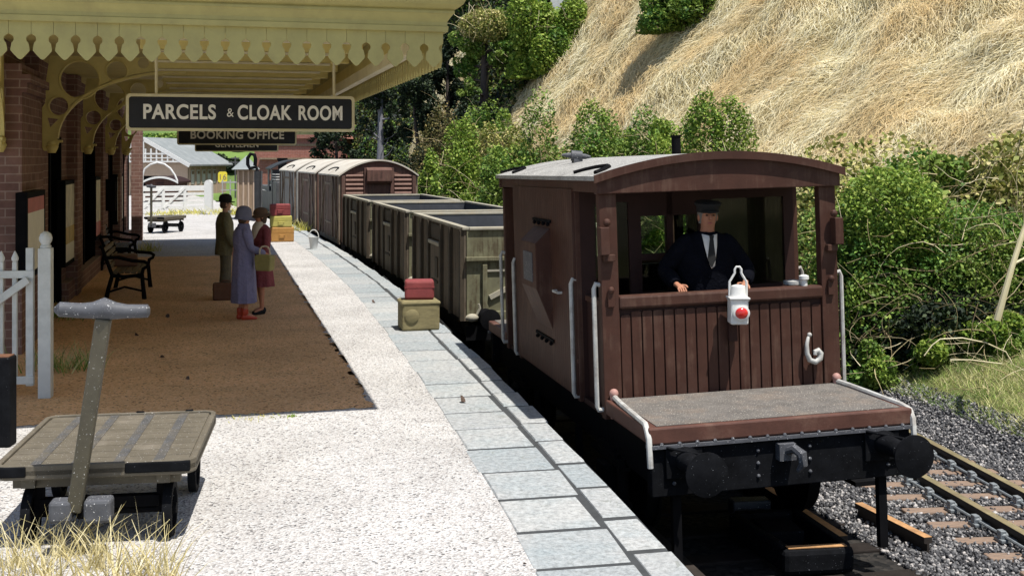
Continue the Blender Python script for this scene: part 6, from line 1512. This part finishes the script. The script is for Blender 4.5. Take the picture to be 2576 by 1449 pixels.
# big scrub to the right of the van
bush_px(2290, 330, 560, 20.0, 15000, 'leaf_yellow', 'tall yellow-green leafy shrub rising highest behind the right side of the van', leaf_size=0.062, twigs=26, mix=('leaf_green', 0.35))
bush_px(2520, 372, 420, 19.2, 13000, 'leaf_yellow', 'sprawling yellowish shrub with bare brown branches at the right edge of the picture', leaf_size=0.06, twigs=70, twig_mat='twig', tl=1.5, mix=('leaf_green', 0.4))
bush_px(2330, 470, 480, 18.3, 34000, 'leaf_green', 'dense dark green bush right of the brake van, full of pale dead stems', leaf_size=0.034, twigs=90, tl=1.3, mix=('leaf_bright', 0.35))
bush_px(2130, 520, 260, 17.8, 16000, 'leaf_green', 'green bush seen through the open side of the brake van verandah', leaf_size=0.034, twigs=30, mix=('leaf_bright', 0.3))
bush_px(2545, 560, 300, 17.7, 18000, 'leaf_green', 'green bush with a broken pale branch in front, at the right edge above the grass', leaf_size=0.034, twigs=60, tl=1.2, mix=('leaf_bright', 0.4))
bush_px(2200, 690, 200, 17.3, 6000, 'leaf_dark', 'low dark bush close behind the right end of the van', leaf_size=0.045, twigs=22, twig_mat='twig_brown')
bush_px(2400, 700, 330, 17.3, 9000, 'leaf_dark', 'low dark tangle of brambles under the green bushes', leaf_size=0.045, twigs=60, twig_mat='twig_brown', tl=1.3)
bush_px(2200, 872, 100, 16.6, 2600, 'leaf_green', 'small bright clump of leaves at the foot of the dark bush', leaf_size=0.035, twigs=6, mix=('leaf_bright', 0.4))
bush_px(2340, 868, 150, 16.7, 3600, 'leaf_green', 'low green clump on the verge under the brambles', leaf_size=0.035, twigs=12, mix=('leaf_bright', 0.4))
bush_px(2530, 862, 150, 16.6, 3400, 'leaf_green', 'low green clump on the verge at the right edge of the picture', leaf_size=0.035, twigs=14, mix=('leaf_bright', 0.4))
bush_px(1960, 385, 230, 24.0, 9000, 'leaf_green', 'green bush peeping over the right end of the brake van roof', leaf_size=0.055, twigs=24)
# row along the bank behind the wagons and the van roof
row = [(1790, 340, 190, 27, 'leaf_green', 'green bush over the brake van roof, just right of its stove pipe', 7000), (1600, 262, 210, 33, 'leaf_green', 'tallest rounded green bush above the left half of the van roof', 9000), (1690, 318, 150, 31, 'leaf_bright', 'bright green bush beside the tall rounded bush, left of the stove pipe', 5500),
       (1500, 318, 200, 33, 'leaf_green', 'mixed green bush with pale stems left of the tall rounded bush', 8000), (1400, 340, 180, 35, 'leaf_yellow', 'thin yellowing bush at the foot of the straw slope', 6000), (1330, 345, 190, 33, 'leaf_green', 'green bush with straw stems above the van roof end', 8000),
       (1250, 385, 160, 34, 'leaf_green', 'dark green bush above the mineral wagons', 8000), (1170, 405, 150, 36, 'leaf_bright', 'bright green bush right of the brown van end', 6500), (1100, 395, 120, 40, 'leaf_green', 'green bush touching the right corner of the brown van roof', 5000), (1190, 350, 150, 42, 'leaf_brown', 'brownish bush at the edge of the shady gully', 6000),
       (1290, 320, 140, 41, 'leaf_yellow', 'pale yellow scrub at the lower edge of the straw slope', 5000), (1120, 330, 130, 47, 'leaf_brown', 'dull brown undergrowth in the shady gully under the trees', 5000), (1230, 280, 130, 50, 'leaf_green', 'small green bush half way up beside the straw slope', 4000), (1165, 250, 110, 55, 'leaf_dark', 'dark bush in the shade under the leaning tree', 5000), (1060, 385, 100, 52, 'leaf_dark', 'dark bush below the dark tree trunk', 4000)]
for u, v, w_, Y, lf, lab, n in row:
    bush_px(u, v - 6, w_, Y, int(n * 1.7), lf, lab, leaf_size=0.044 + (Y - 27) * 0.001, twigs=30, tl=1.2, mix=('leaf_bright', 0.2) if lf == 'leaf_green' else None, squash=1.12)
# bush on the hill top and the dark shrub near the top edge
q = hit(1375, 178); bush((q.x, q.y, q.z - 0.2), (2.2 * q.y / 60, 1.8 * q.y / 60, 4.0 * q.y / 60), 24000, 'leaf_bright', 'large bright green bush beside the leaning tree, at the left end of the straw slope', leaf_size=0.09, twigs=30, mix=('leaf_green', 0.5), tl=1.6)
q = hit(1735, 62); bush((q.x, q.y, q.z - 0.1), (135 / F * q.y, 100 / F * q.y, 120 / F * q.y), 12000, 'leaf_green', 'dark green shrub high on the straw slope at the top edge of the picture', leaf_size=0.075, twigs=12, mix=('leaf_dark', 0.4))

# trees with trunks
def limb(mb, p, d, L, r, depth, tips):
    pts = [Vector(p)]; rr = [r]; d = Vector(d).normalized()
    for i in range(4):
        d = (d + Vector(rand_unit(1)[0]) * 0.18 + Vector((0, 0, 0.05))).normalized(); pts.append(pts[-1] + d * L / 4); rr.append(r * (1 - 0.16 * (i + 1)))
    mb.tube(pts, rr, 7)
    if depth == 0: tips.append(pts[-1]); return
    for i in range(rng.integers(2, 4)):
        nd = (d + Vector(rand_unit(1)[0]) * 0.8).normalized(); limb(mb, pts[-1], nd, L * 0.68, rr[-1] * 0.8, depth - 1, tips)
    tips.append(pts[-1])
def tree(loc, h, lean, crown, n, leaf, bark, label, tr=0.16, name='tree', leaf_size=0.09, bare=8, blob=0.8, extra=None, twigm='twig_brown'):
    t = thing(name, label, 'tree', loc, 0, 'trees at the end of the bank')
    mb = MB(); tips = []
    pts = [Vector((0, 0, -0.3))]; m = 7
    for i in range(1, m + 1):
        f = i / m; pts.append(Vector((lean[0] * f + 0.08 * math.sin(f * 5), lean[1] * f, h * f)))
    mb.tube(pts, [tr * (1.25 - 0.75 * i / m) for i in range(m + 1)], 10)
    for i in range(7):
        f = rng.uniform(0.5, 1.0); p = pts[int(f * m)]; d = Vector(rand_unit(1)[0]); d.z = abs(d.z) * 0.6 + 0.15
        limb(mb, p, d, crown[0] * 0.55, tr * 0.35, 1, tips)
    mb.build('trunk', M[bark], t, True)
    if bare:
        st_ = []
        for _ in range(bare):
            f = rng.uniform(0.25, 0.8); p = pts[int(f * m)]; d = rand_unit(1)[0]; d[1] = -abs(d[1]) * 0.5; st_.append((*p, *d))
        twig_mesh('dead_branch', st_, 5, crown[0] * 0.9, 0.03, M[bark if bark == 'bark_grey' else twigm], t, 0.0, 0.8)
    top = pts[-1]; bl = []
    for tp in tips: bl.append((tp.x, tp.y, tp.z, blob * crown[0] * rng.uniform(0.14, 0.36), blob * crown[1] * rng.uniform(0.14, 0.36), blob * crown[2] * rng.uniform(0.1, 0.26)))
    for b in blobs(26, crown, (0.1, 0.26), False): bl.append((top.x + b[0], top.y + b[1], top.z + b[2] * 0.9, *b[3:]))
    quads_mesh('crown', leaf_quads(crown_points(n, bl), leaf_size, 0.25), 0, M[leaf], parent=t)
    if extra:
        m2, k2, dz = extra
        quads_mesh('crown_creeper', leaf_quads(crown_points(k2, [(top.x, top.y - 0.5, top.z + dz, crown[0] * 0.8, crown[1] * 0.6, crown[2] * 0.45)]), leaf_size * 0.8, 0.2), 0, M[m2], parent=t)
        st_ = []
        for _ in range(90):
            d = rand_unit(1)[0]; p = np.array([top.x + d[0] * crown[0] * 0.75, top.y - abs(d[1]) * crown[1] * 0.8, top.z + dz + d[2] * crown[2] * 0.5]); st_.append((*p, *(rand_unit(1)[0])))
        twig_mesh('creeper_stem', st_, 7, 1.3, 0.018, M['twig'], t, 0.05, 1.4)
    return t
def tree_px(ub, Y, vtop, lean, crown, n, leaf, bark, label, **kw):
    x = (ub - CX) / F * Y; z = land_at(x, Y); h = EYE - (vtop - HY) / F * Y - z
    return tree((x, Y, z), max(1.5, h), lean, crown, n, leaf, bark, label, **kw)
tree_px(1207, 56, 95, (0.35, 0, 0), (1.5, 1.3, 1.7), 9000, 'leaf_green', 'bark', 'leaning dark-trunked tree with pale dead creeper over its crown', tr=0.24, leaf_size=0.08, extra=('leaf_yellow', 3500, 0.5))
tree_px(945, 60, 205, (0.4, 0, 0), (1.5, 1.3, 1.9), 6500, 'leaf_dark', 'bark_grey', 'tree with a pale grey trunk and dark needles, just right of the parcels sign', tr=0.2, leaf_size=0.085, bare=16, blob=0.7)
tree_px(1060, 58, 255, (-0.3, 0, 0), (1.3, 1.2, 1.9), 9000, 'leaf_dark', 'bark', 'dark tree with a thin black trunk between the grey-trunked tree and the leaning one', tr=0.13, leaf_size=0.085, bare=6)
tree_px(845, 64, 330, (0.1, 0, 0), (1.6, 1.3, 1.4), 5000, 'leaf_dark', 'bark', 'low dark tree over the roofs of the box vans', tr=0.12, leaf_size=0.09, bare=10)
tree_px(1120, 60, 150, (0.2, 0, 0), (1.2, 1.2, 1.6), 6500, 'leaf_dark', 'bark', 'dark crowned tree close beside the canopy edge', tr=0.12, leaf_size=0.09, bare=4)
tree_px(1160, 72, 20, (0.3, 0, 0), (2.0, 1.6, 2.4), 9000, 'leaf_dark', 'bark', 'tall dark tree filling the gap between the canopy corner and the leaning tree', tr=0.16, leaf_size=0.11, bare=6)
tree_px(1275, 70, 30, (0.2, 0, 0), (1.7, 1.4, 2.0), 8000, 'leaf_green', 'bark', 'green tree behind the leaning tree, against the big bright bush', tr=0.15, leaf_size=0.1, bare=4)
# distant trees behind the sheds
for i, (u, v, Y, w_, lf, lab) in enumerate(((405, 335, 96, 150, 'leaf_green', 'distant green tree behind the ridge of the goods shed'), (480, 340, 102, 130, 'leaf_bright', 'distant bright green tree right of the shed ridge'), (560, 392, 92, 70, 'leaf_dark', 'distant dark tree beside the number board'), (600, 398, 96, 70, 'leaf_dark', 'distant dark tree behind the brown hut'), (520, 365, 108, 120, 'leaf_dark', 'far dark hedge trees under the hanging signs'), (350, 345, 92, 110, 'leaf_green', 'distant green tree left of the goods shed ridge'), (650, 370, 110, 120, 'leaf_green', 'far green tree left of the brick warehouse'))):
    bush_px(u, v, w_, Y, 4500, lf, lab, name='tree', cat='tree', group='distant trees', leaf_size=0.16, twigs=0, nb=14)

def cover(name, n, mat, size, hmax, label):
    Y = rng.uniform(42, 84, n * 3); d = rng.uniform(6.0, 19, n * 3)
    sl = dcx_of(Y); ln = np.sqrt(1 + sl * sl); px, py = cx_of(Y) + d / ln, Y - d * sl / ln
    wob = 2.2 * np.sin(px * 1.1 + py * 0.5) + 1.5 * np.sin(px * 2.7 - py * 0.9)
    ok = ((gully(px, py) + wob * 0.25 > 0) | ((d < 8.6 + wob * 0.3) & (Y > 44))) & (np.hypot(px - gap.x, (py - gap.y) * 0.5) > 1.9)
    i = np.nonzero(ok)[0][:n]
    h = hmax * np.clip(0.5 + 0.5 * np.sin(px[i] * 1.7 + 1.1 * np.sin(py[i] * 0.8)) * np.sin(py[i] * 1.1 + px[i] * 0.6), 0.05, 1) * rng.uniform(0, 1, len(i)) ** 0.6
    z = land(d[i], Y[i]) + lumps(px[i], py[i], d[i]) + h
    o = quads_mesh(name, leaf_quads(np.stack([px[i], py[i], z], 1), size, 0.3), 0, M[mat]); o['kind'] = 'stuff'
    return tag(o, label, 'undergrowth')
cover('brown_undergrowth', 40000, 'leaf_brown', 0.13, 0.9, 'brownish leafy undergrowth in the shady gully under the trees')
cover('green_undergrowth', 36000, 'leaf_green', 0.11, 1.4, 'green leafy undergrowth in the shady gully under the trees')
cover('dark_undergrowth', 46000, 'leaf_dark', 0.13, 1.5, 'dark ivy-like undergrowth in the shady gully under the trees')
# straw covering the hillside: fibres nobody could count
def fibres(name, n, Yr, dr, Lr, wr, mat, flow=1.0, lift=0.10, dense=None, label=None, cat=None, upright=0.0):
    Y = rng.uniform(*Yr, n) if dense is None else Yr[0] * (Yr[1] / Yr[0]) ** rng.uniform(0, 1, n)
    d = rng.uniform(*dr, n)
    sl = dcx_of(Y); ln = np.sqrt(1 + sl * sl); px = cx_of(Y) + d / ln; py = Y - d * sl / ln
    keep = (gully(px, py) < 0.4) | (np.hypot(px - gap.x, (py - gap.y) * 0.5) < 2.2)
    Y, d, sl, ln, px, py = (q[keep] for q in (Y, d, sl, ln, px, py)); n = len(Y)
    pz = land(d, Y) + lumps(px, py, d)
    nx, ny = 1 / ln, -sl / ln                       # outward, up the bank
    tx, ty = sl / ln, 1 / ln
    e = 0.3
    slope = (land(d + e, Y) - land(d - e, Y)) / (2 * e)
    ang = rng.normal(0, 0.55, n) + 0.9 * np.sin(px * 1.3 + py * 0.7 + 1.5 * np.sin(py * 0.5)) + 0.25
    down = -np.cos(ang) * flow; along = np.sin(ang) - 0.35
    dx_, dy_ = nx * down + tx * along, ny * down + ty * along
    dz_ = slope * down
    k_ = np.sqrt(dx_ ** 2 + dy_ ** 2 + dz_ ** 2) + 1e-6
    D = np.stack([dx_, dy_, dz_], 1) / k_[:, None]
    far = np.clip(np.hypot(px, py) / 22.0, 0.6, 2.2)
    L = rng.uniform(*Lr, n) * far ** 0.7; w_ = rng.uniform(*wr, n) * far
    nrm = np.stack([-nx * slope, -ny * slope, np.ones(n)], 1); nrm /= np.linalg.norm(nrm, axis=1)[:, None]
    side = np.cross(D, nrm); side /= np.linalg.norm(side, axis=1)[:, None] + 1e-9
    curl = rng.normal(0, 0.35, n)
    S = np.stack([px, py, pz + 0.02], 1)
    seg = 4; rows = []
    for q in range(seg + 1):
        f = q / seg
        h = lift * L * (rng.uniform(0.3, 2.2, n) + 1.6 * np.clip(np.sin(px * 2.3 + py) * np.sin(py * 1.7 - px), 0, 1)) * (4 * f * (1 - f)) + upright * L * f
        c = S + D * (L * f)[:, None] + nrm * h[:, None] + side * (curl * L * f * f)[:, None]
        tw = w_ * (1 - 0.6 * f)
        rows.append((c - side * tw[:, None] + 0, c + side * tw[:, None] + nrm * (tw * 0.5)[:, None]))
    V = np.zeros((n, seg + 1, 2, 3))
    for q, (a, b) in enumerate(rows): V[:, q, 0] = a; V[:, q, 1] = b
    base = (np.arange(n) * (seg + 1) * 2)[:, None]
    fs = np.concatenate([np.stack([base + 2 * q, base + 2 * q + 1, base + 2 * q + 3, base + 2 * q + 2], -1) for q in range(seg)], 1).reshape(-1, 4)
    o = quads_mesh(name, V.reshape(-1, 3), 0, M[mat], faces=fs); o['kind'] = 'stuff'
    if label: tag(o, label, cat)
    return o
fibres('dry_grass', 170000, (13, 70), (8.2, 26), (0.28, 0.75), (0.0036, 0.0085), 'straw', dense=True, label='dry straw-coloured grass covering the hillside', cat='grass')
def blades(name, n, pos, Lr, wr, mat, label, cat='grass', lean=0.35, seg=3):
    """upright blades at given positions (m, 3)"""
    pos = np.asarray(pos); n = len(pos)
    a = rng.uniform(0, 6.283, n); D = np.stack([np.cos(a) * lean, np.sin(a) * lean, np.ones(n)], 1) * rng.uniform(0.7, 1.2, n)[:, None]
    D[:, :2] += rng.normal(0, 0.15, (n, 2)); D /= np.linalg.norm(D, axis=1)[:, None]
    b = rng.uniform(0, 6.283, n); side = np.stack([np.cos(b), np.sin(b), np.zeros(n)], 1)
    bend = np.stack([np.cos(a), np.sin(a), -0.5 * np.ones(n)], 1) * rng.uniform(0.1, 0.5, n)[:, None]
    L = rng.uniform(*Lr, n); w_ = rng.uniform(*wr, n)
    V = np.zeros((n, seg + 1, 2, 3))
    for q in range(seg + 1):
        f = q / seg; c = pos + D * (L * f)[:, None] + bend * (L * f * f)[:, None]; tw = (w_ * (1 - 0.8 * f))[:, None]
        V[:, q, 0] = c - side * tw; V[:, q, 1] = c + side * tw
    base = (np.arange(n) * (seg + 1) * 2)[:, None]
    fs = np.concatenate([np.stack([base + 2 * q, base + 2 * q + 1, base + 2 * q + 3, base + 2 * q + 2], -1) for q in range(seg)], 1).reshape(-1, 4)
    o = quads_mesh(name, V.reshape(-1, 3), 0, M[mat], faces=fs); o['kind'] = 'stuff'
    return tag(o, label, cat)
def bank_pos(n, Yr, dr):
    Y = rng.uniform(*Yr, n); d = rng.uniform(*dr, n); sl = dcx_of(Y); ln = np.sqrt(1 + sl * sl)
    px, py = cx_of(Y) + d / ln, Y - d * sl / ln
    return np.stack([px, py, land(d, Y) + lumps(px, py, d) - 0.01], 1)
blades('verge_grass', 0, np.concatenate([bank_pos(20000, (10.5, 20), (4.55, 6.0)), bank_pos(22000, (11, 22), (6.0, 7.6))]), (0.05, 0.2), (0.003, 0.0055), 'grass_verge', 'rough green and straw grass on the verge beside the far track', lean=0.6)
blades('undergrowth', 0, bank_pos(9000, (22, 62), (4.8, 8.5)), (0.15, 0.5), (0.008, 0.016), 'grass_verge', 'rough undergrowth along the foot of the bank', lean=0.5)
tw = bank_pos(70, (12.5, 16.5), (5.0, 6.6))
tag(twig_mesh('fallen_stems', [(*p, *(rng.normal(0, 1), rng.normal(0, 1), abs(rng.normal(0, 0.5)) + 0.1)) for p in tw], 6, 0.7, 0.006, M['twig'], None, 0.08, 0.7), 'scattered dry stems lying on the grassy verge', 'stems')['kind'] = 'stuff'
# the broken pale branch hanging in front of the bushes
pb = [P(2508, 806, 14.4), P(2528, 735, 14.4), P(2548, 665, 14.45), P(2572, 590, 14.5), P(2600, 520, 14.6)]
t = thing('broken_branch', 'thick pale broken branch hanging in front of the green bushes at the right edge', 'branch', pb[0])
MB().tube([p - pb[0] for p in pb], [0.045, 0.04, 0.035, 0.034, 0.03], 8).tube([pb[2] - pb[0], pb[2] - pb[0] + Vector((0.3, 0, 0.15)), pb[2] - pb[0] + Vector((0.6, 0.1, 0.2))], [0.02, 0.015, 0.01], 6).build('branch', M['grass_stem'] if 'grass_stem' in M else M['cream'], t, True)
# arching grass stems on the verge
ar = thing('arching_stems', 'long pale grass stems arching over the verge', 'grass stems', G(2330, 905, -0.35))
o0 = ar.location
MB().tube([P(u, v, 14.6) - o0 for u, v in ((2325, 895), (2345, 868), (2365, 853), (2420, 850), (2480, 862), (2530, 885), (2545, 912))], 0.009, 5).tube([P(u, v, 14.5) - o0 for u, v in ((2390, 905), (2440, 905), (2520, 915))], 0.008, 5).build('stem', M['cream'], ar, True)

# grass tufts
def tuft(u, v, r, n, Lr, mat, label, z=0.0, w_=(0.004, 0.008), lean=0.4):
    c = G(u, v, z)
    pos = np.stack([c.x + rng.normal(0, r, n), c.y + rng.normal(0, r * 0.7, n), np.full(n, z)], 1)
    o = blades('grass_tuft', 0, pos, Lr, w_, mat, label, 'grass tuft', lean); del o['kind']; o['group'] = 'grass tufts'
    return o
fg = []
for u in np.linspace(-30, 440, 60):
    c = G(u + random.uniform(-12, 12), 1440 + random.uniform(-60, 60) + u * 0.06); fg.append((c.x, c.y, 0.0))
fg = np.array([f for f in fg for _ in range(8)]) + rng.normal(0, 0.045, (480, 3)) * np.array([1, 1, 0])
blades('foreground_grass', 0, fg, (0.12, 0.4), (0.0035, 0.007), 'grass_pale', 'pale dry grass along the bottom left edge of the platform', lean=0.28)
tuft(500, 536, 0.8, 260, (0.1, 0.3), 'grass_yellow', 'yellow grass tuft at the foot of the five-barred gate', w_=(0.012, 0.02))
tuft(430, 540, 0.7, 220, (0.08, 0.24), 'grass_yellow', 'yellow grass tuft left of centre under the five-barred gate', w_=(0.012, 0.02))
tuft(590, 540, 0.5, 200, (0.2, 0.6), 'grass_yellow', 'yellow-green grass tuft between the white gate post and the brown hut', w_=(0.012, 0.02))
tuft(745, 580, 0.3, 160, (0.15, 0.5), 'grass_yellow', 'green grass tuft on the platform ramp by the bucket', w_=(0.006, 0.012))
tuft(372, 632, 0.16, 130, (0.1, 0.4), 'grass_yellow', 'green tuft growing by the farther bench', w_=(0.005, 0.01))
tuft(165, 930, 0.22, 200, (0.1, 0.42), 'grass_verge', 'dark grass tuft against the wall behind the picket gate post')
tuft(150, 800, 0.3, 220, (0.1, 0.3), 'grass_verge', 'shaded grass tuft at the foot of the station wall')
tuft(640, 1052, 0.12, 60, (0.015, 0.04), 'grass_yellow', 'tiny weeds at the corner of the brown painted shade', w_=(0.004, 0.007))
tuft(735, 1048, 0.04, 40, (0.015, 0.035), 'leaf_bright', 'tiny green weed on the pale gravel', w_=(0.004, 0.007))
# fallen leaves and crumbs on the platform
def scrap(u, v, s, label, curl=0.5):
    c = G(u, v, 0.005); t = MB()
    a = random.uniform(0, 6.28)
    V = []
    for i in range(7):
        q = 2 * math.pi * i / 7; rr = s * random.uniform(0.6, 1.1); V.append((rr * math.cos(q) * (1.3 if i % 2 else 0.8), rr * math.sin(q), random.uniform(0.1, curl) * s + (s * 0.9 if i in (1, 2) else 0)))
    t.add(V + [(0, 0, 0.004)], [(i, (i + 1) % 7, 7) for i in range(7)])
    o = t.build('fallen_leaf', M['fallen'], None, recalc=False); o.location = c; o.rotation_euler.z = a
    o['group'] = 'leaves fallen on the platform'
    return tag(o, label, 'leaf')
scrap(1166, 1012, 0.035, 'curled dark leaf standing up on the edge slabs', 1.6)
for u, v, s, lab in ((815, 905, 0.035, 'dark fallen leaf on the right edge of the brown painted shade'), (862, 950, 0.03, 'small dark leaf on the pale gravel just right of the brown painted shade'), (422, 800, 0.045, 'leaf in the shade right of the trolley grip'), (345, 845, 0.035, 'dark leaf in the deep shade under the canopy'), (408, 900, 0.03, 'dark crumb of leaf near the shade line'), (472, 955, 0.03, 'brown crumb on the brown painted shade near its left side'), (940, 762, 0.04, 'thin dark scrap on the edge slabs before the khaki trunk'), (1320, 1420, 0.016, 'dark crumb at the bottom edge by the slabs')):
    scrap(u, v, s, lab)
